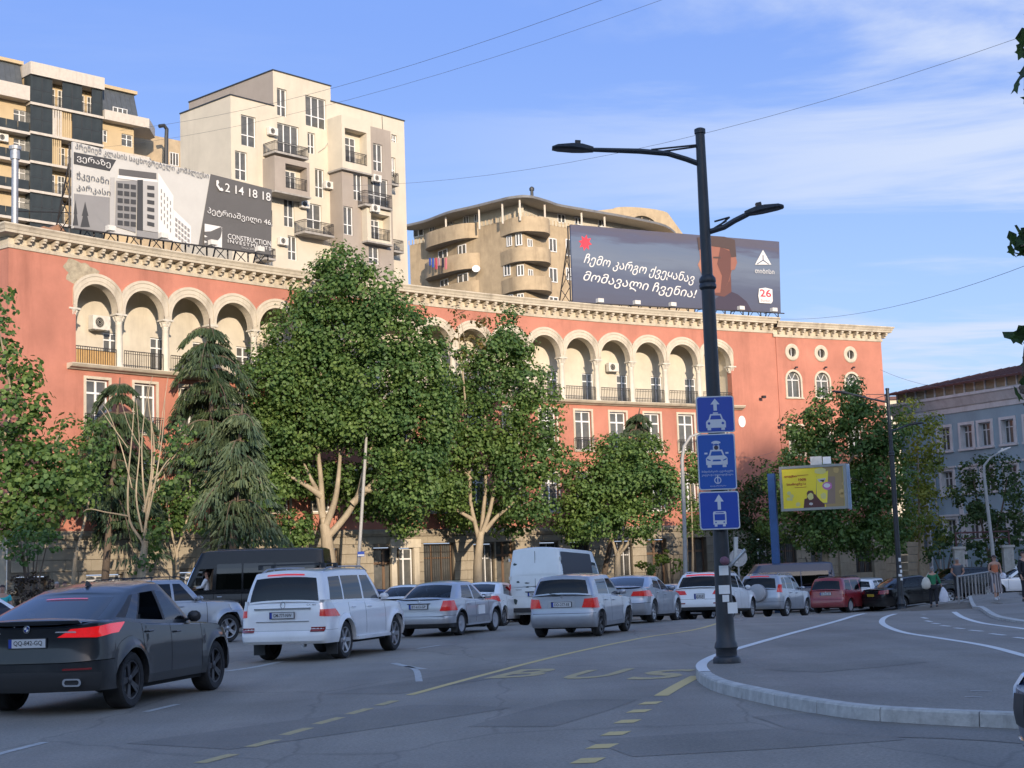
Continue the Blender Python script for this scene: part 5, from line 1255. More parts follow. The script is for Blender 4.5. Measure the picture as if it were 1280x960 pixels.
def art3(o,w,h):
    b=MB(); arrow(b,0,h*.52,h*.92,w*.08,w*.23); b.build('arrow',o); b=MB(); s=w*.34; z0=h*.08
    q=lambda L_,y=-.010,m=M_swhite: flat(b,[(x*s,z0+z*s) for x,z in L_],m,y)
    q([(-.48,.15),(.48,.15),(.48,1.0),(.42,1.1),(-.42,1.1),(-.48,1.0)]); q([(-.4,0),(-.2,0),(-.2,.16),(-.4,.16)]); q([(.2,0),(.4,0),(.4,.16),(.2,.16)]); q([(-.38,.45),(.38,.45),(.38,.9),(-.38,.9)],-.013,M_sblue); q([(-.3,.97),(.3,.97),(.3,1.03),(-.3,1.03)],-.013,M_sblue)
    for sx_ in (-1,1): q([(sx_*.3+.06*cos(2*pi*i/8),.3+.06*sin(2*pi*i/8)) for i in range(8)],-.013,M_sblue)
    b.build('bus_symbol',o)
road_sign('blue square sign with a white arrow over a taxi, topmost of the three',870.5,495,918,541,M_sblue,art1)
road_sign('tall blue sign with a car under signal waves and small lettering, middle of three',872,542,920,612.5,M_sblue2,art2)
road_sign('blue sign with a white arrow over a bus, lowest on the black lamp',874,614,924.5,662,M_sblue,art3)
# second black lamp, by the crossing on the right
p2=at_g(1127,761,.02); P2=Vector((p2.x,p2.y,zg(p2.x,p2.y))); Lf2=Frame(P2.x,P2.y,P2.z,0)
def l2(a,b_): x,z=Lf2.px(a,b_,0); return Vector((x,0,z))
arms=[([(0,0,l2(1109,503).z),l2(1090,499),l2(1070,494),l2(1058,491.5)],[(l2(1108,493),l2(1082,493)),(l2(1108,493),l2(1107,502)),(l2(1107,494),l2(1092,499))],l2(1060,492),l2(1040,489)),
      ([(0,0,l2(1118,539).z),l2(1126,535),l2(1138,530)],[(l2(1117,532),l2(1128,530.5))],l2(1137,531),l2(1154,528.5))]
S2=black_lamp('black street lamp with pasted white stickers in front of the dark trees on the right',P2,l2(1109,485).z,1,arms)
for a,b_,w,h in ((1125,699.5,5,6),(1126,708,5,4),(1127.5,714,6,5),(1125.5,719,7,4),(1128,724,6,4)):
    b=MB(); x,z=Lf2.px(a,b_,-.15); ww=w/38/2; hh=h/38/2; n=5
    b.grid([[Vector((.132*sin((x+u)/.132*.9),-.132*cos((x+u)/.132*.9),z+v)) for u in np.linspace(-ww,ww,n)] for v in (-hh,hh)],M_white); b.build('sticker',S2)
# pale lamps, leaning
def pale_lamp(label,d,pts,r0,r1,head,m=M_steel,extra=None):
    g=at_y(*pts[0],d); t=thing('street_lamp',label,'street lamp',(g.x,d,zg(g.x,d)+.0)); base_=Vector((g.x,d,zg(g.x,d)))
    P=[at_y(a,b_,d)-base_ for a,b_ in pts]; k=len(P); P[0].z=0
    b=MB(); b.tube(P,[r0+(r1-r0)*i/(k-1) for i in range(k)],m,10); b.build('pole',t,smooth=40)
    b=MB(); b.lathe([(r0*1.5,0),(r0*1.5,.5),(r0*1.05,.6)],m,10); b.build('base',t)
    if head: led_head(t,at_y(*head[1],d)-base_,at_y(*head[0],d)-base_,.14,m=M_ac)
    return t,base_
M_pale=mat('pale_grey_pole',(.33,.325,.31),.55,var=.12,vs=4)
t,bb=pale_lamp('pale leaning street lamp with a small blue tag in front of the big plane tree',81,[(446,742),(447,720),(451,660),(456,580),(458,545),(466,515),(483,494),(505,483)],.11,.05,((505,483),(529,476)),M_pale)
b=MB(); p=at_y(451,692.5,80.7)-bb; b.box(p.x-.18,p.x+.18,-.22,-.18,p.z-.13,p.z+.13,M_sblue); b.box(p.x-.17,p.x+.17,-.224,-.22,p.z-.11,p.z-.02,M_swhite); b.build('tag',t)
pale_lamp('pale street lamp with a curved top beside the stack of blue signs',76,[(857,742),(857,720),(855,640),(852.5,575),(855,558),(863,546),(876,541)],.12,.06,None,M_pale)
pale_lamp('weathered leaning street lamp behind the woman at the right',80,[(1243,705),(1240,680),(1234,630),(1230,592),(1230,582),(1238,572),(1250,565)],.11,.04,((1249,565.5),(1263,559)),M_pale)
# hanging billboard box on its blue post
bp=at_y(972,735,74); bp.z=zg(bp.x,bp.y); AF=Frame(bp.x,bp.y,0,-20); AD=thing('advert_box','yellow confectionery advertisement in a deep frame hung on a blue post','billboard',bp,R(-20))
M_bpost=mat('blue_post_paint',(.03,.09,.24),.5,var=.2,vs=3)
zt=at_y(970,592,74).z-bp.z; b=MB(); b.box(-.17,.17,-.17,.17,0,zt,M_bpost); b.build('post',AD)
yf=-.55; g_=bp.z
def aq(a,b_,y=yf): x,z=AF.px(a,b_,y); return Vector((x,y,z-g_))
X0=aq(975,611).x; X1=aq(1058,608).x; ZB=(aq(975,638).z+aq(1058,637).z)/2; ZT=(aq(975,584).z+aq(1058,578.5).z)/2
M_case=mat('light_box_frame',(.30,.30,.27),.5,metal=.3); M_cside=mat('light_box_side_blue',(.06,.17,.38),.5,var=.3,vs=3); M_cpale=mat('light_box_pale_strip',(.36,.46,.56),.5)
b=MB(); b.box(X0+.06,X1-.06,yf+.1,yf+1.0,ZB+.06,ZT-.06,M_cside); b.build('case',AD)
b=MB(); t_=.12
b.box(X0,X0+t_,yf,yf+.3,ZB,ZT,M_case); b.box(X1-t_,X1,yf,yf+.3,ZB,ZT,M_case); b.box(X0+t_,X1-t_,yf,yf+.3,ZB,ZB+t_,M_case); b.box(X0+t_,X1-t_,yf,yf+.3,ZT-t_,ZT,M_case); b.build('frame',AD)
b=MB(); b.box(X1-.05,X1+.02,yf+.31,yf+.42,ZB,ZT,M_cpale); b.box(X1-.05,X1+.05,yf+.95,yf+1.12,ZB-.02,ZT+.02,M_cpale); b.build('edge_strip',AD)
b=MB(); b.box(X0+.1,X1-.1,yf+.05,yf+.09,ZB+.1,ZT-.1,pm('print_yellow',(.85,.66,.03),.5)); b.build('poster',AD)
SXW=(X1-X0); SZH=(ZT-ZB)
def au(u,v): return (X0+u*SXW, ZB+v*SZH)       # u, v from the lower left corner
def ad(pts,m,k,name='print'):
    b=MB(); flat(b,[au(*p) for p in pts],m,yf+.045-.004*k); return b.build(name,AD)
def blob(u,v,ru,rv,n=12,j=.12): return [(u+ru*cos(2*pi*i/n)*(1+random.uniform(-j,j)),v+rv*sin(2*pi*i/n)*(1+random.uniform(-j,j))) for i in range(n)]
P_br=pm('print_brown',(.10,.035,.03)); P_tan=pm('print_tan',(.34,.24,.10)); P_nut=pm('print_nut',(.48,.33,.12)); P_rt=pm('print_dark_red',(.42,.05,.02)); P_pink=pm('print_pink',(.50,.16,.36)); P_py=pm('print_pale_yellow',(.62,.56,.20)); P_tau=pm('print_taupe',(.26,.18,.13))
ad([(.68,.05),(.955,.05),(.955,.95),(.66,.95)],P_tan,1)
ad([(.53,.12),(.56,.75),(.84,.72),(.82,.12)],P_tau,2); ad([(.545,.15),(.56,.74),(.74,.86),(.70,.15)],pm('print_wrapper_yellow',(.80,.66,.06)),3); ad(blob(.62,.86,.09,.07),P_py,4); ad([(.57,.68),(.7,.70),(.68,.62),(.6,.61)],P_w,5); ad([(.60,.66),(.68,.66),(.66,.60)],P_hair,6)
ad(blob(.715,.52,.075,.09,10,.05),P_pink,5); ad(blob(.71,.53,.05,.05,10,.05),P_ww,6)
ad([(.34,.05),(.36,.25),(.46,.30),(.52,.36),(.60,.20),(.66,.12),(.66,.05)],P_br,4); ad(blob(.455,.33,.06,.11),P_br,5); ad(blob(.455,.30,.045,.08),P_py,6); ad(blob(.65,.30,.045,.07),P_py,6); ad(blob(.455,.14,.03,.03),P_w,6)
for u,v,r in ((.86,.86,.05),(.925,.37,.05),(.955,.55,.03),(.93,.30,.045)): ad(blob(u,v,r*.9,r*1.3),P_nut,4)
for u,v,r in ((.13,.40,.04),(.17,.33,.04),(.12,.27,.035),(.16,.26,.03),(.26,.14,.045)): ad(blob(u,v,r*.8,r*1.1),P_py,4)
ax0,az0=au(.16,.75)
for body,u,v,w_,h_ in (('ლუქსი',.17,.77,.19,.055),('100%',.345,.69,.12,.05),('სიამოვნება',.25,.59,.29,.06)):
    x,z=au(u,v); text_fit('lettering',body,P_rt,AD,Mtext(x,z,yf+.02,0),w=w_*SXW,h=h_*SZH*1.1,bold=.03)
ad([(.27,.78),(.44,.785),(.44,.795),(.27,.79)],P_rt,4); ad([(.22,.51),(.40,.515),(.40,.525),(.22,.52)],P_rt,4)
def Mflat(): pass
tp=MB(); p0=aq(1012,580); p1=aq(1036,577)
tp.box(p0.x,p0.x+.55,-.3,-.25,ZT+.02,ZT+.42,M_ac); tp.box(p0.x+.6,p0.x+.98,-.3,-.25,ZT+.04,ZT+.38,M_white); tp.build('topper_plate',AD,fix=False)
# round traffic sign seen from behind
g=at_y(925,742,60); t=thing('round_sign','small round traffic sign seen from behind on a thin post near the white crossover','traffic sign',(g.x,60,zg(g.x,60)))
zc_=at_y(924.5,697,60).z-zg(g.x,60)
b=MB(); b.bar((0,0,0),(0,0,zc_+.3),.035,M_steel,8); b.build('post',t); b=MB(); b.lathe([(0,0),(.34,0),(.35,.01),(.35,.03),(0,.03)],M_steel,24,Matrix.Translation((0,-.04,zc_))@ROT); b.build('disc',t)
M_wire=mat('grey_cable_sheath',(.09,.095,.10),.7)
# ---- overhead cables
def cable(label,pts,ds,r,sag=0,n=14):
    P=[at_y(a,b_,d) for (a,b_),d in zip(pts,ds)]; Q=[]
    for i in range(len(P)-1):
        for k in range(n): t=k/n; q=P[i].lerp(P[i+1],t); q.z-=sag*4*t*(1-t); Q.append(q)
    Q.append(P[-1]); o=P[0].copy(); b=MB(); b.tube([q-o for q in Q],r*.5,M_wire,4)
    c=b.build('overhead_cable'); c.location=o; setp(c,label,'cable','overhead cables')
cable('upper of the two cables rising over the cream tower to the top edge',[(150,163),(760,-3)],[70,42],.013,.6)
cable('lower of the two cables rising over the cream tower to the top edge',[(120,185),(835,-3)],[70,42],.011,.7)
cable('long cable rising behind the black street lamp to the upper right corner',[(440,232),(1300,38)],[66,40],.013,1.0)
cable('slack cable running from the right billboard to the right edge',[(960,398),(1300,325)],[100,60],.022,.8)
cable('thin cable sagging between the terracotta wing and the blue house roof',[(1100,462),(1300,474)],[110,90],.022,1.0)
cable('thin cable low on the terracotta wall right of the blue signs',[(915,571),(968,564)],[90,106],.02,.2)
# ================================================================ VEHICLES
def paint(name,col,rough=.28,metal=.0,coat=.8,dirt=.12,spec=.5):
    m=bpy.data.materials.new(name); m.use_nodes=True; t=m.node_tree; b=t.nodes['Principled BSDF']; L=t.links.new
    b.inputs['Metallic'].default_value=metal; b.inputs['Specular IOR Level'].default_value=spec; b.inputs['Roughness'].default_value=rough; b.inputs['Coat Weight'].default_value=coat; b.inputs['Coat Roughness'].default_value=.06
    tc=N(t,'ShaderNodeTexCoord'); n=N(t,'ShaderNodeTexNoise'); L(tc.outputs['Object'],n.inputs['Vector']); n.inputs['Scale'].default_value=2.2; n.inputs['Detail'].default_value=8; n.inputs['Roughness'].default_value=.7
    sz=N(t,'ShaderNodeSeparateXYZ'); L(tc.outputs['Object'],sz.inputs[0])
    hz=N(t,'ShaderNodeMapRange'); L(sz.outputs[2],hz.inputs[0]); hz.inputs[1].default_value=.75; hz.inputs[2].default_value=.15; hz.inputs[3].default_value=.0; hz.inputs[4].default_value=.55
    mu=N(t,'ShaderNodeMath',operation='MULTIPLY_ADD'); L(n.outputs[0],mu.inputs[0]); L(hz.outputs[0],mu.inputs[1]); 
    m2=N(t,'ShaderNodeMapRange'); L(n.outputs[0],m2.inputs[0]); m2.inputs[1].default_value=.45; m2.inputs[2].default_value=.8; m2.inputs[4].default_value=dirt; L(m2.outputs[0],mu.inputs[2])
    mx=N(t,'ShaderNodeMix',data_type='RGBA'); L(mu.outputs[0],mx.inputs[0]); mx.inputs[6].default_value=(*col,1); mx.inputs[7].default_value=(.17,.16,.145,1); L(mx.outputs[2],b.inputs['Base Color'])
    r=N(t,'ShaderNodeMapRange'); L(mu.outputs[0],r.inputs[0]); r.inputs[2].default_value=.6; r.inputs[3].default_value=rough; r.inputs[4].default_value=.75; L(r.outputs[0],b.inputs['Roughness'])
    MATS[name]=m; return m
PT=dict(
 slate=paint('dark_slate_paint',(.006,.009,.013),.3,.0,coat=.45,dirt=.05,spec=.35), white=paint('white_car_paint',(.80,.81,.82),.3,dirt=.06), white2=paint('plain_white_van_paint',(.74,.78,.78),.4,coat=.3),
 silver=paint('silver_car_paint',(.36,.38,.42),.32,.55), silver2=paint('pale_silver_paint',(.46,.47,.49),.34,.45), black=paint('black_car_paint',(.006,.006,.008),.22,coat=.12,dirt=.03,spec=.3), navy=paint('dark_blue_paint',(.012,.025,.085),.2),
 red=paint('dark_red_paint',(.26,.012,.022),.3), beige=paint('cream_car_paint',(.50,.46,.36),.35), blue=paint('minibus_blue_paint',(.022,.04,.085),.4,coat=.3), bluec=paint('bright_blue_paint',(.02,.05,.2),.3), grey=paint('grey_car_paint',(.20,.21,.22),.3,.4), maroon=paint('rust_red_paint',(.28,.05,.03),.35), gold=paint('champagne_paint',(.33,.29,.24),.35,.4))
M_glass=glass_mat('car_window_glass',(.55,.62,.66),.42); M_glassd=glass_mat('dark_tinted_glass',(.3,.33,.36),.05); M_glasso=glass_mat('open_clear_glass',(.85,.9,.92),.85)
M_glassc=glass_mat('clear_car_glass',(.6,.66,.7),.45)
M_seat=mat('grey_seat_fabric',(.055,.055,.058),.9,var=.2,vs=5); M_seat2=mat('beige_seat_fabric',(.22,.20,.17),.9)
M_tail=mat('lit_tail_light',(.22,.004,.006),.2,emit=.2,emc=(1,.01,.012),coat=.8,var=.7,vs=9); M_taild=mat('unlit_tail_light',(.22,.012,.014),.15,coat=.6); M_tailo=mat('glowing_tail_light',(.22,.008,.006),.25,emit=.06,emc=(1,.02,.015),coat=.5,var=.5,vs=16); M_clear=mat('clear_lens',(.55,.55,.56),.12,coat=.6,metal=.3)
M_head=mat('headlight_lens',(.45,.47,.5),.08,metal=.4,coat=1); M_rim=mat('alloy_rim',(.42,.43,.45),.3,metal=.8,var=.1); M_rimd=mat('dark_alloy_rim',(.055,.055,.06),.4,metal=.5,var=.3,vs=8); M_cover=mat('wheel_cover_plastic',(.34,.35,.37),.45)
M_plate=mat('plate_white',(.55,.56,.57),.5); M_ptext=mat('plate_letters',(.02,.02,.025),.5); M_pblue=mat('plate_blue',(.01,.04,.3),.5); M_yplate=mat('plate_yellow',(.60,.42,.04),.5); M_under=mat('underbody',(.01,.01,.01),.95)

WH={}
def wheel_meshes(r,w,style):
    key=(r,w,style)
    if key in WH: return WH[key]
    RX=Matrix.Rotation(pi/2,4,'X'); rr=r*(.70 if style!='steel' else .64)
    b=MB(); prof=[(rr-.01,-w/2+.02),(rr+.01,-w/2+.004),(r-.035,-w/2),(r-.012,-w/2+.02),(r,-w/2+.05),(r,w/2-.05),(r-.012,w/2-.02),(r-.035,w/2),(rr+.01,w/2-.004),(rr-.01,w/2-.02)]
    b.lathe(prof,M_rubber,36,RX,cap=False); b.lathe([(rr-.005,-w/2+.14),(rr-.02,w/2-.03)],M_under,24,RX,cap=True); b.lathe([(rr-.002,-w/2+.01),(rr-.012,-w/2+.14)],M_steel if style!='dark' else M_under,24,RX,cap=False)
    tm=b.mesh('wheel',smooth=40)
    b=MB(); m=M_rimd if style=='dark' else (M_cover if style in('cover','steel') else M_rim); yo=w/2-.015
    b.lathe([(rr-.03,yo-.06),(rr-.025,yo-.005),(rr+.004,yo),(rr+.004,yo-.02)],m,36,RX.inverted(),cap=False)
    b.lathe([(0,yo-.01),(.035,yo-.008),(.06,yo-.02),(.065,yo-.06)],m,14,RX.inverted(),cap=False)
    b.lathe([(0,yo-.11),(rr*.62,yo-.11),(rr*.62,yo-.12)],M_steel,18,RX.inverted(),cap=False)
    n={'five':5,'dark':5,'six':6,'ten':10,'cover':7,'steel':8}[style]
    for i in range(n):
        a=2*pi*i/n
        offs=(-.13,.13) if style in('five','dark') else (0,)
        for o in offs:
            a1=a+o*.35; a2=a+o; w1=.030 if style in('five','dark') else (.05 if n<=7 else .026); w2=w1*.75 if style!='cover' else w1*1.8
            p0=Vector((.04*cos(a1),yo-.03,.04*sin(a1))); p1=Vector(((rr-.025)*cos(a2),yo-.008,(rr-.025)*sin(a2))); d=(p1-p0); t=Vector((-d.z,0,d.x)).normalized(); dn=Vector((0,-.03,0))
            vs=[p0-t*w1,p0+t*w1,p1+t*w2,p1-t*w2]; vs=vs+[v+dn for v in vs]
            b.add(vs,[(0,1,2,3),(0,4,5,1),(1,5,6,2),(2,6,7,3),(3,7,4,0)],m)
    rm=b.mesh('rim',smooth=35); WH[key]=(tm,rm); return WH[key]
def lin(P,x):
    if x<=P[0][0]: return P[0][1]
    for (a,b),(c,d) in zip(P[:-1],P[1:]):
        if x<=c: t=(x-a)/(c-a) if c>a else 0; return b+(d-b)*t
    return P[-1][1]
def smo(P,x):
    """smooth curve through control points (monotone-ish Catmull)"""
    n=len(P)
    if x<=P[0][0]: return P[0][1]
    if x>=P[-1][0]: return P[-1][1]
    for i in range(n-1):
        if x<=P[i+1][0]:
            x0,y0=P[i]; x1,y1=P[i+1]; h=x1-x0
            if h<1e-6: return y1
            def sl(k):
                if k<=0 or k>=n-1: return 0 if False else ((P[min(k+1,n-1)][1]-P[max(k-1,0)][1])/(P[min(k+1,n-1)][0]-P[max(k-1,0)][0]))
                a=(P[k][1]-P[k-1][1])/max(1e-6,P[k][0]-P[k-1][0]); b=(P[k+1][1]-P[k][1])/max(1e-6,P[k+1][0]-P[k][0])
                return 0 if a*b<0 else 2*a*b/(a+b) if a+b else 0
            t=(x-x0)/h; m0=sl(i)*h; m1=sl(i+1)*h
            return (2*t**3-3*t*t+1)*y0+(t**3-2*t*t+t)*m0+(-2*t**3+3*t*t)*y1+(t**3-t*t)*m1
class Car:
    def __init__(s,name,label,cat,spec,color,group='vehicles queuing on the road',detail=2):
        d=dict(L=4.6,W=1.8,H=1.45,wb=2.65,ro=1.0,r=.32,tw=.215,sill=.24,belt=[(0,.95),(1,.75)],roof=None,rear=[(0,0),(1,0)],front=[(0,0),(1,0)],
               Lr=.32,nr=4.,Lf=.55,nf=2.6,wins=[],gb=(0,0),gt=(0,0),gw=(.04,.2),gLr=.25,gLf=.32,gnr=4,gnf=3,hood=.05,doors=[],rwin=(.8,.12,.9),fwin=(.95,.06,.94),sw=(.1,.86),rim='five',flare=.02,clad=None,clad_h=0,glass=None,side_in=.0,bulge=.03,roofcrown=.05,seats=True,lip=None)
        d.update(spec); s.d=d; s.m=PT[color]; s.det=detail
        s.o=thing(name,label,cat,(0,0,0),0,group); s.xr=-d['L']/2; s.xf=d['L']/2; s.xra=s.xr+d['ro']; s.xfa=s.xra+d['wb']; s.hw=d['W']/2
        s.glass=d['glass'] or M_glass
        s.build()
    # --- analytic body surface
    def belt(s,x): return smo([(s.xr+f*s.d['L'],z) for f,z in s.d['belt']],x)
    def rear_x(s,z): return s.xr+lin(s.d['rear'],z)
    def front_x(s,z): return s.xf-lin(s.d['front'],z)
    def wz(s,z):
        d=s.d; zs=d['sill']; zb=max(b for _,b in d['belt']); t=(z-zs)/(zb-zs)
        return s.hw*1.0-lin([(-.2,.06),(0,.035),(.12,.008),(.35,.0),(.62,.004),(.8,.016+d['side_in']*.5),(1.0,.045+d['side_in'])],t)
    def pt(s,c,z,inset=0,arch=True):
        """c in 0..1 rear cap (centre->corner), 1..2 side (fraction), 2..3 front cap (corner->centre)"""
        d=s.d; w=s.wz(z)-inset; xr=s.rear_x(z)+inset; xf=s.front_x(z)-inset
        if c<=1:
            a=c*pi/2; x=xr+d['Lr']*(1-max(0,cos(a))**(2/d['nr'])); y=w*sin(a)**(2/d['nr'])
        elif c<2:
            x0=s.xr+s.rm+d['Lr']; x1=s.xf-s.fm-d['Lf']; x=x0+(x1-x0)*(c-1); y=w
            if z is not None:
                # blend to the true corner stations at both ends
                if x-x0<.25: k=1-(x-x0)/.25; x+= (xr+d['Lr']-x0)*k
                if x1-x<.25: k=1-(x1-x)/.25; x+= (xf-d['Lf']-x1)*k
        else:
            a=(3-c)*pi/2; x=xf-d['Lf']*(1-max(0,cos(a))**(2/d['nf'])); y=w*sin(a)**(2/d['nf'])
        if inset==0 and d['flare']:
            for xa in (s.xra,s.xfa):
                dd=hypot(x-xa,z-d['r'])-(d['r']+.06)
                y+=d['flare']*math.exp(-(dd/.07)**2)*(1 if c>.6 and c<2.6 else 0)
        return Vector((x,y,z))
    def c_of_x(s,x):
        x0=s.xr+s.rm+s.d['Lr']; x1=s.xf-s.fm-s.d['Lf']; return 1+min(.999,max(.001,(x-x0)/(x1-x0)))
    def c_of_y(s,y,front=False):
        n=s.d['nf' if front else 'nr']; a=math.asin(min(1,(abs(y)/s.hw)**(n/2)))/(pi/2); return 3-a if front else a
    def build(s):
        d=s.d; s.rm=max(v for _,v in d['rear']); s.fm=max(v for _,v in d['front']); r=d['r']; Ra=r+.055; sill=d['sill']
        # columns: (c, zbottom, tag)
        cols=[(c,sill+d.get('rb',.0),'R') for c in np.linspace(0,1,11)]
        S=[]
        arch=[]
        for xa in (s.xra,s.xfa):
            arch.append((xa-Ra,xa+Ra))
        x0=s.xr+s.rm+d['Lr']; x1=s.xf-s.fm-d['Lf']
        seams=[x for x in d['doors']]
        xs=set(np.linspace(x0+.02,x1-.02,26).tolist())
        for a,b in arch:
            xs={x for x in xs if not(a-.04<x<b+.04)}
            m_=(a+b)/2
            for i in range(13):
                x=m_-Ra*cos(pi*i/12); xs.add(x)
            xs.add(a-.001); xs.add(b+.001)
        for q in seams: xs={x for x in xs if abs(x-q)>.03 or any(a-.002<=x<=b+.002 for a,b in arch)}
        for q in seams: xs|={q-.007,q+.007}
        for x in sorted(xs):
            if x<=x0 or x>=x1:
                continue
            zb=sill
            for a,b in arch:
                if a<=x<=b:
                    zb=max(sill,r+sqrt(max(0,Ra*Ra-(x-(a+b)/2)**2)))
                    if x-a<.0005 or b-x<.0005: zb=max(sill,r*.95)
            S.append((s.c_of_x(x),zb,'S',x))
        cols=[(c,zb,t,None) for c,zb,t in cols]+S+[(c,sill+d.get('fb',0),'F',None) for c in np.linspace(2,3,11)]
        # when an arch runs into the cap columns raise their bottoms as well
        def zbot(c,zb,t):
            if t in 'RF':
                x=s.pt(c,.6).x
                for a,b in arch:
                    if a<=x<=b and s.pt(c,.6).y>s.hw*.55: return max(zb,r+sqrt(max(0,Ra*Ra-(x-(a+b)/2)**2)))
            return zb
        bt=d.get('bump',.42)      # seam between bumper and body, as a fraction of height
        T=[0,.07,.15,.24,.33,bt-.006,bt+.006,.53,.63,.73,.83,.91,.97]
        T=sorted(set(T)); ib=T.index(bt-.006)
        grid=[]
        for (c,zb,t,x) in cols:
            zb=zbot(c,zb,t); p=s.pt(c,.6); zt=s.belt(p.x); col=[]
            for k in T:
                z=zb+(zt-zb-.035)*k/.97 if False else zb+(zt-zb)*k
                col.append(s.pt(c,z))
            for dz,ins in ((-.012,.012),(.0,.045)):
                q=s.pt(c,zt); pin=s.pt(c,zt,inset=ins) if True else q
                col.append(Vector((pin.x,pin.y,zt+dz)))
            grid.append(col)
        s.grid=grid; s.cols=cols
        nrow=len(grid[0]); body=MB(); parts={}
        def part(nm,m=None):
            if nm not in parts: parts[nm]=MB()
            return parts[nm]
        dr=d['doors']
        def cls(i,j):
            c0,_,t,x=cols[i]; c1,_,t1,xx=cols[i+1]
            if t=='S' and t1=='S':
                xm=(x+xx)/2
                for k,q in enumerate(dr):
                    if abs(xm-q)<.007 and j>=2: return None
                if j>=2:
                    for k in range(len(dr)-1):
                        if dr[k]<xm<dr[k+1]: return ('door',k)
                if (xm<s.xra or xm>s.xfa): 
                    if j==ib: return None
                    if j<ib: return ('bumper',0 if xm<s.xra else 1)
                if d['clad'] and j<1: return ('clad',0)
                return 'body'
            if j==ib: return None
            if j<ib: return ('bumper',0 if c0<1.2 else 1)
            return 'body'
        for i in range(len(cols)-1):
            for j in range(nrow-1):
                k=cls(i,j)
                if k is None: continue
                for sg in (1,-1):
                    vs=[Vector((p.x,p.y*sg,p.z)) for p in (grid[i][j],grid[i+1][j],grid[i+1][j+1],grid[i][j+1])]
                    if k=='body': body.add(vs,[(0,1,2,3) if sg<0 else (3,2,1,0)],s.m)
                    else:
                        nm=(k[0],k[1],sg if k[0]=='door' else 0); mm=s.m
                        if k[0]=='bumper' and d['clad'] and j<2: mm=d['clad']
                        if k[0]=='clad': mm=d['clad']; nm=('sill_trim',0,0)
                        part(nm).add(vs,[(0,1,2,3) if sg<0 else (3,2,1,0)],mm)
        # arch lips
        for xa in (s.xra,s.xfa):
            row=[]
            for i in range(17):
                a=pi*i/16; x=xa-Ra*cos(a); z=max(sill,r+Ra*sin(a)) if 0<i<16 else max(sill,r*.5)
                p=s.pt(s.c_of_x(x),max(z,.3)); row.append((x,p.y,z))
            for sg in (1,-1):
                body.grid([[Vector((x,sg*(y+.003),z)),Vector((x,sg*(y-.09),z))] for x,y,z in row],d['clad'] or s.m)
        # lid: bonnet, cabin floor and boot deck
        top=[g[-1] for g in grid]; gb0,gb1=s.xr+d['gb'][0],s.xf-d['gb'][1]; crown=d['hood']
        sr=s.xr+s.rm+.35; sf=s.xf-s.fm-.6
        rows=[]
        for f in (0,.06,.2,.45,.75,1.0):
            rr_=[]
            for p in top:
                sx=min(max(p.x,sr),sf); q=Vector((p.x+(sx-p.x)*f*f,p.y*(1-f),0)); zb=s.belt(q.x); q.z=zb+crown*(1-(1-f)**2.2)*(1-.0*f); rr_.append(q)
            rows.append(rr_)
        for a in range(len(rows)-1):
            for i in range(len(top)-1):
                q=[rows[a][i],rows[a][i+1],rows[a+1][i+1],rows[a+1][i]]; cx_=sum(v.x for v in q)/4; cyy=sum(v.y for v in q)/4
                inside=gb0+.12<cx_<gb1-.2 and abs(cyy)<s.hw-d['gw'][0]-.12
                for sg in (1,-1):
                    vs=[Vector((v.x,v.y*sg,v.z-(.0))) for v in q]; body.add(vs,[(0,1,2,3) if sg<0 else (3,2,1,0)],M_dark if inside else s.m)
        s.greenhouse(body)
        s.body=body.build('body',s.o,smooth=32)
        for (nm,k,sg),b in parts.items():
            o=b.build(nm,s.o,smooth=32)
            if nm=='door':
                s.handle(o,k,sg)
        # inner dark shell, wheel wells, floor
        b=MB(); zz=[.15,sill+.04]; 
        for sg in (1,-1):
            for i in range(0,len(cols)-1):
                q=[]
                for (c,zb,t,x) in (cols[i],cols[i+1]):
                    zb_=zbot(c,zb,t); p=s.pt(c,.6); zt=s.belt(p.x); q.append([s.pt(c,z,inset=.03) for z in (max(zb_+.01,sill+.02),(zb_+zt)/2,zt-.05)])
                for j in range(2):
                    b.add([Vector((v.x,v.y*sg,v.z)) for v in (q[0][j],q[1][j],q[1][j+1],q[0][j+1])],[(0,1,2,3)],M_under)
        xx0=s.rear_x(sill)+.15; xx1=s.front_x(sill)-.25
        for a,c in ((xx0,s.xra-Ra+.03),(s.xra+Ra-.03,s.xfa-Ra+.03),(s.xfa+Ra-.03,xx1)):
            if c>a: b.box(a,c,-s.hw+.1,s.hw-.1,sill-.06 if a>xx0 and c<xx1 else sill+.02,sill+.1,M_under)
        b.box(s.xra-Ra,s.xfa+Ra,-s.hw+.32,s.hw-.32,sill-.02,r*2,M_under)
        for xa in (s.xra,s.xfa):
            b.bar((xa,-s.hw+.15,r),(xa,s.hw-.15,r),.05,M_under,6)
            for sg in (1,-1): b.grid([[Vector((xa-(Ra+.01)*cos(pi*i/10),sg*yy,max(sill,r)+(Ra+.01)*sin(pi*i/10)-(max(sill,r)-r))) for yy in (s.hw-.09,s.hw-.34)] for i in range(11)],M_under)
        b.build('underbody',s.o,fix=False)
        tm,rm=wheel_meshes(r,d['tw'],d['rim']); yw=s.hw-d['tw']/2-.015
        for xa in (s.xra,s.xfa):
            for sg in (1,-1):
                o=link('wheel',tm,s.o,(xa,sg*yw,r),(0,0,0 if sg>0 else pi)); link('rim',rm,o)
        s.mirrors()
        if d['seats']: s.seats()
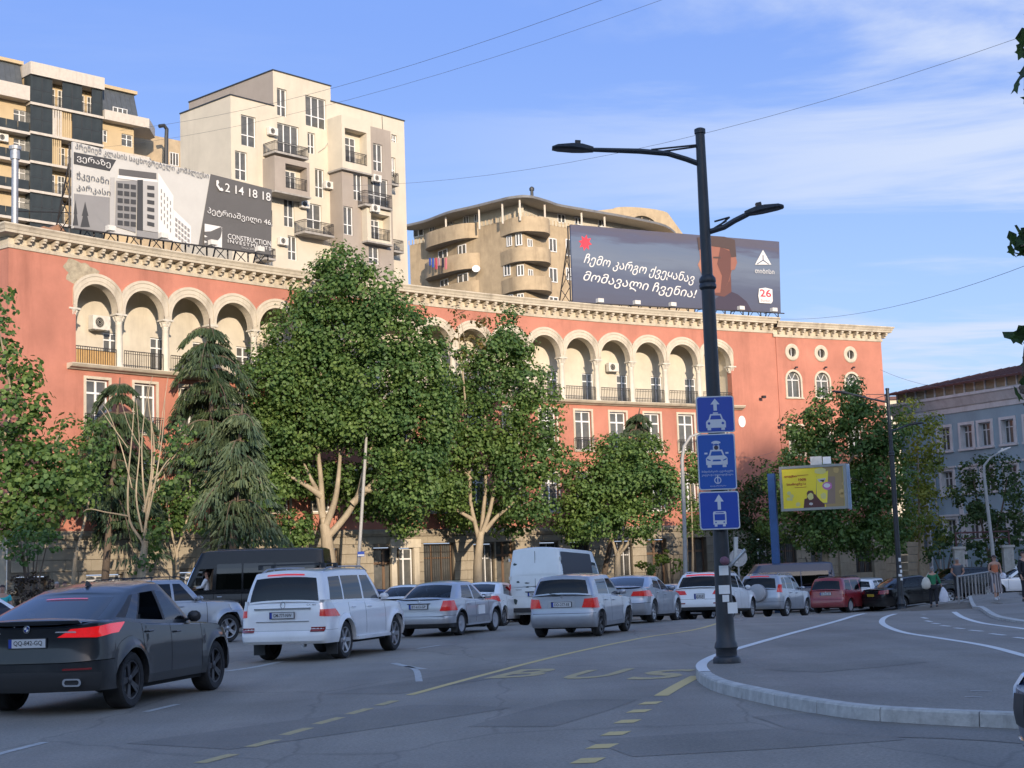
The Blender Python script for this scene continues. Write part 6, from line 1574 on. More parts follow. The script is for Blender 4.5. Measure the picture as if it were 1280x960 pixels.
    def gp(s,c,v,xb=None,xt=None):
        """greenhouse point: c like the body (0..1 rear, 2..3 front), v 0..1 up"""
        d=s.d; gb,gt=d['gb'],d['gt']; vv=v
        yb=s.hw-d['gw'][0]; yt=s.hw-d['gw'][1]
        rb,fb=s.xr+gb[0],s.xf-gb[1]; rt,ft=s.xr+gt[0],s.xf-gt[1]
        w=yb+(yt-yb)*v+d['bulge']*sin(pi*v)*.6
        if xb is not None: x=xb+(xt-xb)*v; y=w; zx0,zx1=xb,xt
        else:
            if c<=1:
                a=c*pi/2; k=1-max(0,cos(a))**(2/d['gnr']); xb_=rb+d['gLr']*k; xt_=rt+d['gLr']*k; sy=sin(a)**(2/d['gnr'])
                bow=d.get('rbow',.05)*sin(pi*v)
                x=xb_+(xt_-xb_)*v-bow*(1-k)
            else:
                a=(3-c)*pi/2; k=1-max(0,cos(a))**(2/d['gnf']); xb_=fb-d['gLf']*k; xt_=ft-d['gLf']*.8*k; sy=sin(a)**(2/d['gnf']); x=xb_+(xt_-xb_)*v+.05*sin(pi*v)*(1-k)
            y=w*sy; zx0,zx1=xb_,xt_
        f=1-min(1,abs(y)/max(.01,w)); 
        z0=s.belt(zx0)+d['hood']*(1-(1-f)**2.2)-.02; z1=s.roofz(zx1)-.0
        if c is not None and c<=1 or (c is not None and c>=2): z1+= s.d['roofcrown']*(1-(1-f)**2)
        return Vector((x,y,z0+(z1-z0)*v))
    def roofz(s,x):
        return smo([(s.xr+f*s.d['L'],z) for f,z in s.d['roof']],x)-s.d['roofcrown']
    def greenhouse(s,body):
        d=s.d; V=[0,d['sw'][0],.3,.5,.7,d['sw'][1],.94,1.0]
        RV=[0,d['rwin'][1],.3,.5,.7,d['rwin'][2],.95,1.0]; FV=[0,d['fwin'][1],.3,.5,.7,d['fwin'][2],.97,1.0]
        cols=[]; cw=d['rwin'][0]
        cr=s.cap_c(cw,d['gnr'])
        base=sorted(set(np.round(np.concatenate([np.linspace(0,cr,7),np.linspace(cr,1,5)]),5)))
        for c in base: cols.append(('R',c,None,None))
        fbx=s.xf-d['gb'][1]-d['gLf']; ftx=s.xf-d['gt'][1]-.8*d['gLf']
        for (xb,xt,kind) in d['wins']: cols.append(('S',None,xb,xt,kind))
        cols.append(('S',None,fbx-.05,ftx-.04,'p')); s.apx=fbx
        cf=s.cap_c(d['fwin'][0],d['gnf'])
        for c in sorted(set(np.round(np.concatenate([np.linspace(2,3-cf,5),np.linspace(3-cf,3,8)]),5))): cols.append(('F',c,None,None))
        pts=[]
        for q in cols:
            vv={'R':RV,'S':V,'F':FV}[q[0]]
            pts.append([s.gp(q[1],v,q[2],q[3]) for v in vv])
            # roof edge rounding
            p=pts[-1][-1]; pts[-1].append(Vector((p.x+(0.0 if q[0]=='S' else (.03 if q[0]=='R' else -.03)),p.y-.035*(1 if abs(p.y)>.2 else 0),p.z+.018)))
        n=len(V)+1; glass={}
        for i in range(len(cols)-1):
            a,b=cols[i],cols[i+1]
            for j in range(n-1):
                k='body'
                if j in (1,2,3,4):
                    if a[0]=='R' and b[0]=='R' and b[1]<=cr+1e-4: k='rear_window' if not d.get('norw') else 'body'
                    elif a[0]=='F' and b[0]=='F' and a[1]>=3-cf-1e-4: k='windscreen'
                    elif a[0]=='S' and b[0]=='S' and a[4]!='p': k=a[4]
                q=(pts[i][j],pts[i+1][j],pts[i+1][j+1],pts[i][j+1])
                for sg in (1,-1):
                    vs=[Vector((v.x,v.y*sg,v.z)) for v in q]; f=[(0,1,2,3) if sg<0 else (3,2,1,0)]
                    if k=='body': body.add(vs,f,(M_plastic if (j in(1,2,3,4) and a[0]=='S' and b[0]=='S' and d.get('blackp')) else s.m))
                    else:
                        key=(k,sg if a[0]=='S' else 0)
                        glass.setdefault(key,MB()).add(vs,f,None)
        for (k,sg),b in glass.items():
            if k=='open': continue
            gm=s.glass
            if k=='panel': gm=s.m
            elif k=='windscreen': gm=M_glassc
            elif k=='front': gm=d.get('fglass',M_glass)
            b.mats=[gm]; b.m=[0]*len(b.f)
            nm={'rear_window':'rear_window','windscreen':'windscreen','panel':'side_panel'}.get(k,'side_window')
            o=b.build(nm,s.o,smooth=40)
        # roof
        top=[p[-1] for p in pts]; xr_=s.xr+d['gt'][0]+.25; xf_=s.xf-d['gt'][1]-.3; e=top
        rows=[]
        for f in (0,.12,.4,.7,1.0):
            rr_=[]
            for p in top:
                sx=min(max(p.x,xr_),max(xr_,xf_)); x=p.x+(sx-p.x)*f*f; y=p.y*(1-f)
                z0=p.z; zc=s.roofz(x)+.018+d['roofcrown']
                isr=abs(p.y)/(s.hw-d['gw'][1])
                t=1-(1-f)**2; rr_.append(Vector((x,y,p.z+(zc-p.z)*t)))
            rows.append(rr_)
        for a in range(len(rows)-1):
            for i in range(len(top)-1):
                for sg in (1,-1):
                    vs=[Vector((v.x,v.y*sg,v.z)) for v in (rows[a][i],rows[a][i+1],rows[a+1][i+1],rows[a+1][i])]; body.add(vs,[(0,1,2,3) if sg<0 else (3,2,1,0)],s.m)
        s.gpts=pts
    def cap_c(s,yf,n): return math.asin(min(1,yf**(n/2)))/(pi/2)
    def brakebar(s,v0,v1,c1=.14,off=.012):
        b=MB(); cs=np.linspace(0,c1,5)
        for sg in (1,-1): b.grid([[Vector(((p:=s.gp(cc,v)).x-off,p.y*sg,p.z+off*.5)) for cc in cs] for v in (v0,v1)],M_tail)
        return b.build('brake_light',s.o)
    def handle(s,door,k,sg):
        dr=s.d['doors']; x=dr[k]+.2 if not s.d.get('vanh') else dr[k+1]-.2; z=s.belt(x)-.12; c=s.c_of_x(x); p=s.pt(c,z)
        b=MB(); m=s.m if s.d.get('hm')!='chrome' else M_chrome
        b.tube([(x-.09,sg*(p.y-.005),z),(x-.08,sg*(p.y+.03),z+.005),(x+.07,sg*(p.y+.03),z+.005),(x+.09,sg*(p.y-.005),z)],.014,m,6); b.build('handle',door)
    def mirrors(s):
        d=s.d; x=s.xf-d['gb'][1]-d['gLf']-d.get('mx',.12); 
        for sg in (1,-1):
            z=s.belt(x)+.09; y=s.hw-d['gw'][0]-.04; b=MB(); mm=M_black if d.get('bm') else s.m
            rows=[]
            for k,(w_,q) in enumerate(((0,.0),(.7,.02),(1,.06),(1,.12),(.8,.17))):
                rows.append([Vector((x+.02+q*.9,sg*(y+.13+.10*w_*cos(2*pi*i/10)),z+.07*w_*d.get('mh',1)*sin(2*pi*i/10)*1.0)) for i in range(11)])
            b.grid(rows,mm); b.add([v for v in rows[2][:-1]],[tuple(range(10))],M_dark); b.bar((x+.05,sg*(y-.03),z-.06),(x+.06,sg*(y+.08),z-.03),.022,M_black,6)
            b.build('door_mirror',s.o,smooth=40)
    def seats(s):
        d=s.d; fx=s.xf-d['gb'][1]-1.35; 
        for x in ([fx] if d.get('frontonly') or d.get('H',1)<1.5 else [fx,fx-.95]):
            for sg in (1,-1):
                z=s.belt(x); b=MB(); mm=d.get('seatm',M_seat)
                b.box(x-.08,x+.06,sg*.36-.22,sg*.36+.22,z-.1,z+.13,mm); b.box(x-.07,x+.03,sg*.36-.12,sg*.36+.12,z+.16,z+.34,mm); b.box(x-.02,x,sg*.36-.06,sg*.36+.06,z+.1,z+.2,M_steel)
                b.build('seat',s.o)
        if s.det>1:
            x=s.xf-d['gb'][1]-.75; b=MB(); b.lathe([(.17,-.012),(.185,0),(.17,.012)],M_black,18,Matrix.Translation((x,.36,s.belt(x)+.04))@Matrix.Rotation(R(-68),4,'Y'),cap=False); b.build('steering_wheel',s.o)
    # --- things laid on the body surface
    def patch(s,name,quads,m,off=.008,n=6,sides=(1,),parent=None,front=False,rim=True,smooth=True):
        """quads: list of 4 corners (c or ('y',val) , z): bottom-left, bottom-right, top-right, top-left"""
        outs=[]
        for sg in sides:
            b=MB()
            for Q in quads:
                P=[]
                for i in range(n+1):
                    row=[]
                    for j in range(n+1):
                        u=j/n; v=i/n
                        def cc(q): return s.c_of_y(q[0][1],front) if isinstance(q[0],tuple) and q[0][0]=='y' else (s.c_of_x(q[0][1]) if isinstance(q[0],tuple) else q[0])
                        cA=[cc(q) for q in Q]; zA=[q[1] for q in Q]
                        c=(cA[0]*(1-u)+cA[1]*u)*(1-v)+(cA[3]*(1-u)+cA[2]*u)*v; z=(zA[0]*(1-u)+zA[1]*u)*(1-v)+(zA[3]*(1-u)+zA[2]*u)*v
                        p=s.pt(c,z); e=1e-3; t1=s.pt(min(3,c+e),z)-s.pt(max(0,c-e),z); t2=s.pt(c,z+.01)-s.pt(c,z-.01); nn=t1.cross(t2)
                        if nn.length<1e-9: nn=Vector((-1 if not front else 1,0,0))
                        nn.normalize()
                        if nn.dot(Vector((0 if abs(p.x)>abs(s.xr)*.9 else 0,1,0)))+nn.dot(Vector((-1 if not front else 1,0,0)))<0: nn=-nn
                        row.append((p,nn))
                    P.append(row)
                G=[[Vector(((p+nn*off).x,(p+nn*off).y*sg,(p+nn*off).z)) for p,nn in row] for row in P]
                b.grid(G,m,flip=sg>0)
                if rim:
                    def base(i,j): p,nn=P[i][j]; q=p-nn*.01; return Vector((q.x,q.y*sg,q.z))
                    loop=[(0,j) for j in range(n)]+[(i,n) for i in range(n)]+[(n,j) for j in range(n,0,-1)]+[(i,0) for i in range(n,0,-1)]
                    for (a,b_),(c_,d_) in zip(loop,loop[1:]+loop[:1]): b.add([G[a][b_],G[c_][d_],base(c_,d_),base(a,b_)],[(0,1,2,3)],m)
            outs.append(b.build(name,parent or s.o,smooth=45 if smooth else False))
        return outs
    def rpt(s,y,z): p=s.pt(s.c_of_y(y),z); return p
    def plate(s,z,text,w=.52,h=.112,m=None,front=False,off=.012):
        x=s.rear_x(z)-off if not front else s.front_x(z)+off; sg=-1 if not front else 1
        b=MB(); b.box(x-.006,x+.006,-w/2-.015,w/2+.015,z-h/2-.012,z+h/2+.012,M_black); b.box(*sorted((x+sg*.004,x+sg*.009)),-w/2,w/2,z-h/2,z+h/2,m or M_plate)
        if not m: b.box(*sorted((x+sg*.006,x+sg*.0105)),(-sg)*w/2 if False else (w/2-.045 if not front else -w/2),(w/2 if not front else -w/2+.045),z-h/2,z+h/2,M_pblue)
        o=b.build('number_plate',s.o)
        # reading direction: seen from behind, left is +y
        Mt=Matrix(((0,0,-1,x-.0115),(-1,0,0,-.015),(0,1,0,z),(0,0,0,1))) if not front else Matrix(((0,0,1,x+.0115),(1,0,0,.015),(0,1,0,z),(0,0,0,1)))
        text_fit('plate_lettering',text,M_ptext,o,Mt,w=w*.78,h=h*.62,bold=.012); return o
    def rear_text(s,name,body,y,z,w,h,m=None,**kw):
        x=s.rpt(y,z).x-.006; return text_fit(name,body,m or M_chrome,s.o,Matrix(((0,0,-1,x),(-1,0,0,y),(0,1,0,z),(0,0,0,1))),w=w,h=h,**kw)
    def rbox(s,name,y0,y1,z0,z1,m,th=.02,back=.01,parent=None):
        z=(z0+z1)/2; x=s.rpt(max(abs(y0),abs(y1)) if y0*y1>0 else 0,z).x; b=MB(); b.box(x-th,x+back,y0,y1,z0,z1,m); return b.build(name,parent or s.o)
    def badge(s,z,r=.045,m=None,ring=True):
        x=s.rear_x(z)-.004; b=MB(); Mx=Matrix.Translation((x,0,z))@Matrix.Rotation(-pi/2,4,'Y')
        if ring:
            n=20; b.grid([[Mx@Vector((rr*cos(2*pi*i/n),rr*sin(2*pi*i/n)*.8,zz)) for i in range(n+1)] for rr,zz in ((r*.72,0),(r*.8,.008),(r,.008),(r*1.05,0))],m or M_chrome)
            b.bar(Mx@Vector((-r*.0,-r*.6,.004)),Mx@Vector((r*.6,.0,.004)),.006,m or M_chrome,4); b.bar(Mx@Vector((r*.0,r*.6,.004)),Mx@Vector((r*.6,.0,.004)),.006,m or M_chrome,4)
        return b.build('emblem',s.o)
    def rails(s,x0,x1,m=None,h=.06,y=None):
        m=m or M_black; y=y or (s.hw-s.d['gw'][1]-.06)
        for sg in (1,-1):
            P=[]; n=8
            for i in range(n+1):
                x=x0+(x1-x0)*i/n; z=s.roofz(x)+.03+h*min(1,8*min(i,n-i)/n); P.append((x,sg*y,z if 0<i<n else s.roofz(x)+.0))
            b=MB(); b.tube(P,.016,m,6)
            for i in (2,n//2,n-2): b.bar((P[i][0],P[i][1],P[i][2]),(P[i][0],P[i][1],s.roofz(P[i][0])),.012,m,5)
            b.build('roof_rail',s.o,smooth=40)
    def antenna(s,x,h=.1,fin=True):
        z=s.roofz(x)+s.d['roofcrown']+.012; b=MB()
        if fin: b.poly([(x-.09,z),(x+.09,z),(x-.07,z+h)],M_black,M=Matrix.Translation((0,.015,0))@ROT,th=.03)
        else: b.bar((x,0,z),(x-.25,0,z+h),.004,M_black,4)
        b.build('antenna',s.o)
    def place(s,rr,fx,lift=0,side=-1,heading=None,d=None):
        """rear wheel contact at picture point rr, heading chosen so that the front wheel falls at picture column fx"""
        g=at_g(*rr) if d is None else at_y(rr[0],rr[1],d); yl=side*(s.hw-.03); best=None
        def orig(th): c,q=cos(th),sin(th); return Vector((g.x-(s.xra*c-yl*q),g.y-(s.xra*q+yl*c),0))
        if heading is not None: th=R(heading)
        else:
            for th in np.linspace(R(-180),R(180),1441):
                c,q=cos(th),sin(th); f=Vector((g.x+s.d['wb']*c,g.y+s.d['wb']*q,0)); f.z=zg(f.x,f.y)
                v=CM.inverted()@f; px=640+FPX*v.x/-v.z
                e=abs(px-fx)+(0 if q>0 else 500)
                if best is None or e<best[0]: best=(e,th)
            th=best[1]
        return s.put(orig(th),th)
    def put(s,o,th):
        c,q=cos(th),sin(th); rx=Vector((o.x+s.xra*c,o.y+s.xra*q,0)); fx=Vector((o.x+s.xfa*c,o.y+s.xfa*q,0)); rx.z=zg(rx.x,rx.y); fx.z=zg(fx.x,fx.y)
        X=(fx-rx).normalized(); Y=Vector((0,0,1)).cross(X).normalized(); Z=X.cross(Y)
        base_=rx-X*s.xra
        s.o.matrix_basis=Matrix(((X.x,Y.x,Z.x,base_.x),(X.y,Y.y,Z.y,base_.y),(X.z,Y.z,Z.z,base_.z),(0,0,0,1))); return s
Yy=lambda v:('y',v)
Xx=lambda v:('x',v)
def sedan(H=1.45,L=4.6,W=1.78,wb=2.65,ro=1.02,deck=.98,belt=.93,hoodz=.80,**k):
    d=dict(L=L,W=W,H=H,wb=wb,ro=ro,r=.315,sill=.24,belt=[(0,deck-.05),(.03,deck),(.18,deck+.0),(.45,belt),(.72,belt-.02),(.93,hoodz),(1,hoodz-.14)],
      roof=[(0,H-.25),(.25,H-.06),(.42,H),(.55,H-.01),(.72,H-.12)],rear=[(.2,.10),(.35,.02),(.6,0),(.8,.03),(1.0,.10)],front=[(.2,.05),(.5,0),(.7,.06),(.85,.2)],
      gb=(.62,1.22),gt=(1.30,2.05),gw=(.07,.27),doors=[])
    xr=-L/2; d['doors']=[xr+ro+.30,xr+ro+1.12,xr+ro+2.12]
    b=xr+ro
    d['wins']=[(xr+.95,xr+1.66,'p'),(b+.12,b+.62,'rear'),(b+1.06,b+1.12,'p'),(b+1.16,b+1.18,'front')]
    d['rear_len']=1; d.update(k); return d
def suv(H=1.7,L=4.6,W=1.85,wb=2.7,ro=.95,beltz=1.08,hoodz=.98,gt0=.32,**k):
    d=dict(L=L,W=W,H=H,wb=wb,ro=ro,r=.36,tw=.235,sill=.30,belt=[(0,beltz),(.5,beltz-.02),(.72,beltz-.04),(.93,hoodz),(1,hoodz-.2)],
      roof=[(0,H-.08),(.12,H-.02),(.35,H),(.55,H-.01),(.72,H-.12)],rear=[(.2,.12),(.4,.0),(.75,.0),(1.1,.07)],front=[(.2,.06),(.55,0),(.8,.06),(1.0,.22)],
      gb=(.10,1.3),gt=(gt0,2.05),gw=(.06,.22),gLr=.2,gnr=5,Lr=.28,nr=5,rwin=(.86,.08,.80),rbow=.03)
    xr=-L/2; b=xr+ro; d['doors']=[b+.26,b+1.12,b+2.16]
    d['wins']=[(xr+.42,xr+gt0+.28,'quarter'),(b+.15,b+.2,'p'),(b+.22,b+.27,'rear'),(b+1.05,b+1.08,'p'),(b+1.14,b+1.16,'front')]
    d.update(k); return d
print('car kit ok')
# ---------------------------------------------------------------- the near cars
G1='vehicles queuing on the road'
def X6():
    L=4.91; xr=-L/2; b=xr+1.06
    c=Car('suv_coupe','dusty dark coupe-shaped four-by-four with lit red tail lights, nearest at the left','car',
      dict(L=L,W=2.0,H=1.70,wb=2.93,ro=1.06,r=.378,tw=.29,sill=.30,belt=[(0,1.14),(.035,1.19),(.10,1.20),(.3,1.13),(.5,1.08),(.72,1.05),(.93,.95),(1,.78)],roof=[(.05,1.25),(.2,1.46),(.36,1.64),(.48,1.70),(.56,1.70),(.72,1.58)],
      rear=[(.22,.14),(.36,.05),(.52,.0),(.72,.0),(.78,.02),(1.0,.04),(1.14,.02),(1.2,.0)],front=[(.2,.1),(.5,0),(.75,.06),(1.0,.25)],gb=(.30,1.45),gt=(1.30,2.2),gw=(.09,.32),gLr=.30,gnr=3.2,Lr=.46,nr=3.0,rwin=(.86,.06,.90),rbow=.0,
      doors=[b+.34,b+1.26,b+2.36],wins=[(b-.45,b+.60,'p'),(b-.12,b+.66,'rear'),(b+.24,b+.80,'p'),(b+.28,b+.86,'open'),(b+1.20,b+1.16,'p'),(b+1.28,b+1.24,'front')],flare=.035,side_in=.02,rim='dark',bump=.44,clad=None,glass=M_glassd,fglass=M_glasso,roofcrown=.05,seatm=M_seat,mh=1.2,bm=True,frontonly=1,blackp=1,sw=(.12,.84)),'slate',G1)
    c.patch('spoiler',[((0,1.19),(Yy(.78),1.185),(Yy(.74),1.215),(0,1.222))],PT['slate'],off=.05,n=8,sides=(1,-1))
    c.patch('tail_light',[((Yy(.42),1.00),(Yy(.90),.985),(Yy(.95),1.13),(Yy(.62),1.105)),((Yy(.90),.985),(1.03,1.03),(1.08,1.16),(Yy(.95),1.13))],M_tail,off=.012,sides=(-1,))
    c.patch('tail_light',[((Yy(.42),1.00),(Yy(.90),.985),(Yy(.95),1.13),(Yy(.62),1.105)),((Yy(.90),.985),(1.03,1.03),(1.08,1.16),(Yy(.95),1.13))],M_tail,off=.012,sides=(1,))
    c.patch('tail_light_strip',[((Yy(.40),1.065),(Yy(.68),1.055),(Yy(.68),1.075),(Yy(.42),1.08))],M_clear,off=.018,n=4,sides=(1,-1))
    c.patch('rear_diffuser',[((0,.30),(Yy(.93),.33),(Yy(.95),.54),(0,.56))],M_plastic,off=.012,sides=(1,-1))
    c.patch('reflector',[((Yy(.50),.575),(Yy(.85),.58),(Yy(.85),.605),(Yy(.50),.60))],M_taild,off=.014,n=4,sides=(1,-1))
    for sg in (1,-1):
        x=c.rpt(.62,.42).x; b_=MB(); Mx=Matrix.Translation((x-.02,sg*.62,.42)); P=rrect(-.13,.13,-.05,.05,.045); Q=rrect(-.10,.10,-.03,.03,.028)
        b_.grid([[Mx@Vector((0,y,z)) for y,z in P+P[:1]],[Mx@Vector((-.025,y,z)) for y,z in P+P[:1]],[Mx@Vector((-.025,y,z)) for y,z in Q+Q[:1]],[Mx@Vector((.08,y,z)) for y,z in Q+Q[:1]]],M_chrome); b_.add([Mx@Vector((.04,y,z)) for y,z in Q],[tuple(range(len(Q)))],M_under); b_.build('exhaust_pipe',c.o)
    c.plate(.935,'QQ-842-GQ'); x=c.rear_x(1.12)-.012; b_=MB(); Mx=Matrix.Translation((x,0,1.115))@Matrix.Rotation(-pi/2,4,'Y')
    b_.lathe([(0,0),(.047,0),(.047,.01),(0,.012)],M_black,24,Mx); em=b_.build('emblem',c.o); n=6
    b_=MB(); b_.lathe([(.041,.0125),(.047,.0125),(.048,.0)],M_chrome,24,Mx,cap=False)
    for k,mm in ((0,M_white),(1,M_pblue),(2,M_white),(3,M_pblue)):
        pts=[(0,0)]+[(.031*cos(a),.031*sin(a)) for a in np.linspace(k*pi/2,(k+1)*pi/2,6)]; b_.add([Mx@Vector((p,q,.0135)) for p,q in pts],[tuple(range(7))],mm)
    b_.build('roundel',em)
    c.antenna(xr+1.75,.075); 
    c.brakebar(.80,.83,.16,.014)
    return c
X6().place((165,885),270)

def GX():
    L=4.88; xr=-L/2; b=xr+1.10
    c=Car('white_suv','white four-by-four with roof bars and chrome wheels behind the dark coupe','car',
      suv(H=1.82,L=L,W=1.89,wb=2.79,ro=1.10,r=.382,tw=.265,sill=.36,belt=[(0,1.17),(.5,1.14),(.72,1.11),(.93,1.06),(1,.86)],roof=[(0,1.78),(.12,1.82),(.35,1.85),(.55,1.84),(.72,1.70)],gt0=.30,
      rear=[(.3,.12),(.42,.0),(.60,.0),(.64,.06),(.9,.06),(1.2,.09)],gt=(.30,2.0),gb=(.12,1.4),wins=[(xr+.42,xr+.62,'quarter'),(b+.0,b+.06,'p'),(b+.06,b+.12,'rear'),(b+1.04,b+1.06,'p'),(b+1.12,b+1.14,'front')],
      doors=[b+.22,b+1.10,b+2.2],flare=.04,rim='six',bump=.33,glass=M_glassd,fglass=M_glass,side_in=.01,sw=(.10,.84),rwin=(.86,.06,.82),clad=None),'white',G1)
    for sg in (1,-1):
        c.patch('tail_light',[((Yy(.80),.90),(1.10,.88),(1.05,1.03),(Yy(.82),1.03))],M_tailo,off=.014,sides=(sg,))
        c.patch('tail_light_lens',[((Yy(.82),1.03),(1.05,1.03),(1.01,1.22),(Yy(.84),1.22))],M_clear,off=.014,sides=(sg,))
        c.patch('reflector',[((Yy(.62),.60),(Yy(.90),.60),(Yy(.90),.69),(Yy(.62),.69))],M_taild,off=.01,n=4,sides=(sg,))
    c.plate(.93,'GM-777-NW',off=.03); c.rbox('chrome_strip',-.62,.62,1.045,1.075,M_chrome,.03); c.rbox('chrome_strip',-.58,.58,.80,.815,M_chrome,.02); c.badge(1.13,.07)
    c.rear_text('model_lettering','GX 460',-.62,1.13,.2,.035); 
    c.brakebar(.87,.91); 
    c.rails(xr+.5,xr+2.9,M_steel,.05)
    bb=MB()
    for x in (xr+.55,xr+1.15): bb.box(x-.03,x+.03,-.72,.72,1.93,1.955,M_black); bb.box(x-.04,x+.04,-.74,-.66,1.85,1.95,M_black); bb.box(x-.04,x+.04,.66,.74,1.85,1.95,M_black)
    bb.build('roof_bars',c.o,fix=False)
    for sg in (1,-1):
        bb=MB(); bb.box(c.xra+.5,c.xfa-.5,*sorted((sg*(c.hw-.05),sg*(c.hw+.07))),.36,.42,PT['white']); bb.build('side_step',c.o)
    bb=MB(); bb.tube([(xr+.15,-.45,.33),(xr+.02,-.45,.32)],.035,M_steel,8); bb.build('exhaust_pipe',c.o); 
    for sg in (1,-1): bb=MB(); bb.box(c.xra-.46,c.xra-.44,*sorted((sg*.68,sg*.93)),.12,.45,M_plastic); bb.build('mud_flap',c.o)
    return c
GX().place((432.5,823),494)

def bora():
    L=4.38; xr=-L/2; b=xr+.98
    c=Car('silver_saloon','older silver saloon with a paper notice on its front door, next to the white four-by-four','car',
      sedan(H=1.446,L=L,W=1.735,wb=2.51,ro=.98,deck=.99,belt=.91,r=.315,tw=.2,rear=[(.2,.16),(.34,.03),(.52,.0),(.56,.05),(.8,.06),(1.0,.12)],gb=(.58,1.2),gt=(1.18,1.95),doors=[b+.30,b+1.02,b+1.98],
      wins=[(b+.02,b+.49,'p'),(b+.12,b+.55,'rear'),(b+.98,b+1.0,'p'),(b+1.06,b+1.08,'front')],rim='cover',bump=.42,glass=M_glass,rwin=(.84,.05,.9),clad=M_plastic),'silver2',G1)
    for sg in (1,-1): c.patch('tail_light',[((Yy(.60),.68),(1.06,.68),(1.02,.94),(Yy(.70),.94))],M_tailo,off=.014,sides=(sg,))
    c.plate(.80,'BT-613-GP',off=.02); c.rbox('plate_recess',-.33,.33,.865,.885,M_black,.02); c.badge(.93,.045)
    c.rbox('bumper_strip',-.75,.75,.535,.55,M_taild if False else PT['silver'],.012)
    for sg in (1,-1):
        bb=MB(); bb.box(b+.38,b+1.9,*sorted((sg*(c.hw-.01),sg*(c.hw+.012))),.47,.52,PT['silver']); bb.build('side_strip',c.o)
        bb=MB(); bb.box(b+.35,b+2.05,*sorted((sg*(c.hw-.04),sg*(c.hw+.0))),.25,.29,M_cover); bb.build('sill_strip',c.o)
    x=b+1.42; p=c.pt(c.c_of_x(x),.68); bb=MB(); bb.box(x-.25,x+.24,-p.y-.008,-p.y-.002,.50,.76,M_white); pp=bb.build('paper_notice',c.o)
    bb=MB(); bb.bar((xr+1.35,0,1.42),(xr+1.2,0,1.58),.004,M_black,4); bb.build('antenna',c.o); bb=MB(); bb.box(c.xra-.38,c.xra-.36,-.86,-.68,.1,.3,M_plastic); bb.build('mud_flap',c.o)
    return c
bora().place((577.5,794),619.5)

def ist():
    L=3.86; xr=-L/2; b=xr+.60
    c=Car('silver_hatchback','small upright silver hatchback with a tinted rear window, in the middle of the queue','car',
      suv(H=1.53,L=L,W=1.695,wb=2.37,ro=.62,r=.31,tw=.2,sill=.24,beltz=.99,belt=[(0,1.02),(.3,.99),(.7,.93),(.92,.84),(1,.66)],roof=[(0,1.46),(.12,1.50),(.4,1.53),(.6,1.50),(.75,1.40)],gt0=.22,gb=(.06,1.05),gt=(.24,1.72),
      rear=[(.2,.14),(.32,.02),(.56,.0),(.60,.05),(.95,.07)],wins=[(xr+.5,xr+.66,'p'),(b+.02,b+.12,'rear'),(b+.88,b+.9,'p'),(b+.95,b+.97,'front')],doors=[b+.28,b+.93,b+1.93],rim='dark',bump=.44,glass=M_glassd,fglass=M_glass,rwin=(.88,.08,.84),sw=(.10,.84)),'silver',G1)
    for sg in (1,-1): c.patch('tail_light',[((Yy(.52),.72),(1.02,.70),(1.0,.95),(Yy(.60),.93))],M_tailo,off=.02,sides=(sg,))
    c.plate(.80,'DD-277-EE',w=.5,off=.02); c.rbox('plate_recess',-.34,.34,.72,.885,PT['silver2'],.012); c.badge(.965,.04); c.antenna(xr+.5,.12,False)
    bb=MB(); bb.bar((xr+.02,.0,1.03),(xr+.05,.3,1.07),.01,M_black,4); bb.build('wiper',c.o)
    return c
ist().place((752,795),784.5)

def gs():
    L=4.83; xr=-L/2; b=xr+1.08
    c=Car('silver_saloon','curvy silver saloon with glowing tail lights right of the small hatchback','car',
      sedan(H=1.43,L=L,W=1.82,wb=2.85,ro=1.08,deck=1.06,belt=.96,r=.335,rear=[(.2,.14),(.36,.02),(.6,.0),(.68,.04),(1.0,.05)],gb=(.46,1.25),gt=(1.35,2.15),doors=[b+.28,b+1.12,b+2.2],
      wins=[(b+.0,b+.56,'p'),(b+.18,b+.68,'rear'),(b+1.08,b+1.1,'p'),(b+1.18,b+1.2,'front')],rim='ten',bump=.44,rwin=(.86,.05,.9)),'silver',G1)
    for sg in (1,-1): c.patch('tail_light',[((Yy(.48),.80),(1.12,.78),(1.06,.96),(Yy(.56),.93))],M_tailo,off=.014,sides=(sg,))
    c.plate(.70,'GG-210-ZZ'); c.badge(.98,.04); return c
gs().place((818,781.5),847,d=46)

def q5():
    L=4.63; xr=-L/2; b=xr+.95
    c=Car('white_suv','white four-by-four with a lit brake light directly behind the black street lamp','car',
      suv(H=1.63,L=L,W=1.88,wb=2.81,ro=.95,r=.36,beltz=1.04,belt=[(0,1.06),(.3,1.05),(.7,1.0),(.93,.92),(1,.74)],roof=[(0,1.52),(.12,1.58),(.35,1.63),(.55,1.62),(.72,1.50)],gt0=.42,gt=(.42,2.0),gb=(.08,1.3),rear=[(.2,.12),(.4,.0),(.6,.0),(1.0,.12)],
      doors=[b+.28,b+1.12,b+2.2],wins=[(xr+.55,xr+.8,'quarter'),(b+.14,b+.2,'p'),(b+.2,b+.26,'rear'),(b+1.08,b+1.1,'p'),(b+1.17,b+1.19,'front')],rim='ten',bump=.5,glass=M_glassd,clad=M_plastic,rwin=(.86,.06,.8)),'white',G1)
    for sg in (1,-1): c.patch('tail_light',[((Yy(.46),.84),(1.04,.82),(1.0,1.0),(Yy(.54),.97))],M_tailo,off=.014,sides=(sg,)); c.patch('reflector',[((Yy(.5),.52),(Yy(.85),.52),(Yy(.85),.56),(Yy(.5),.56))],M_taild,off=.012,n=3,sides=(sg,))
    c.plate(.76,'AE-090-EE',w=.34,h=.2); c.brakebar(.86,.94,.3); c.rails(xr+.6,xr+2.6,M_chrome,.04); return c
q5().place((916,771),941,d=53.4)

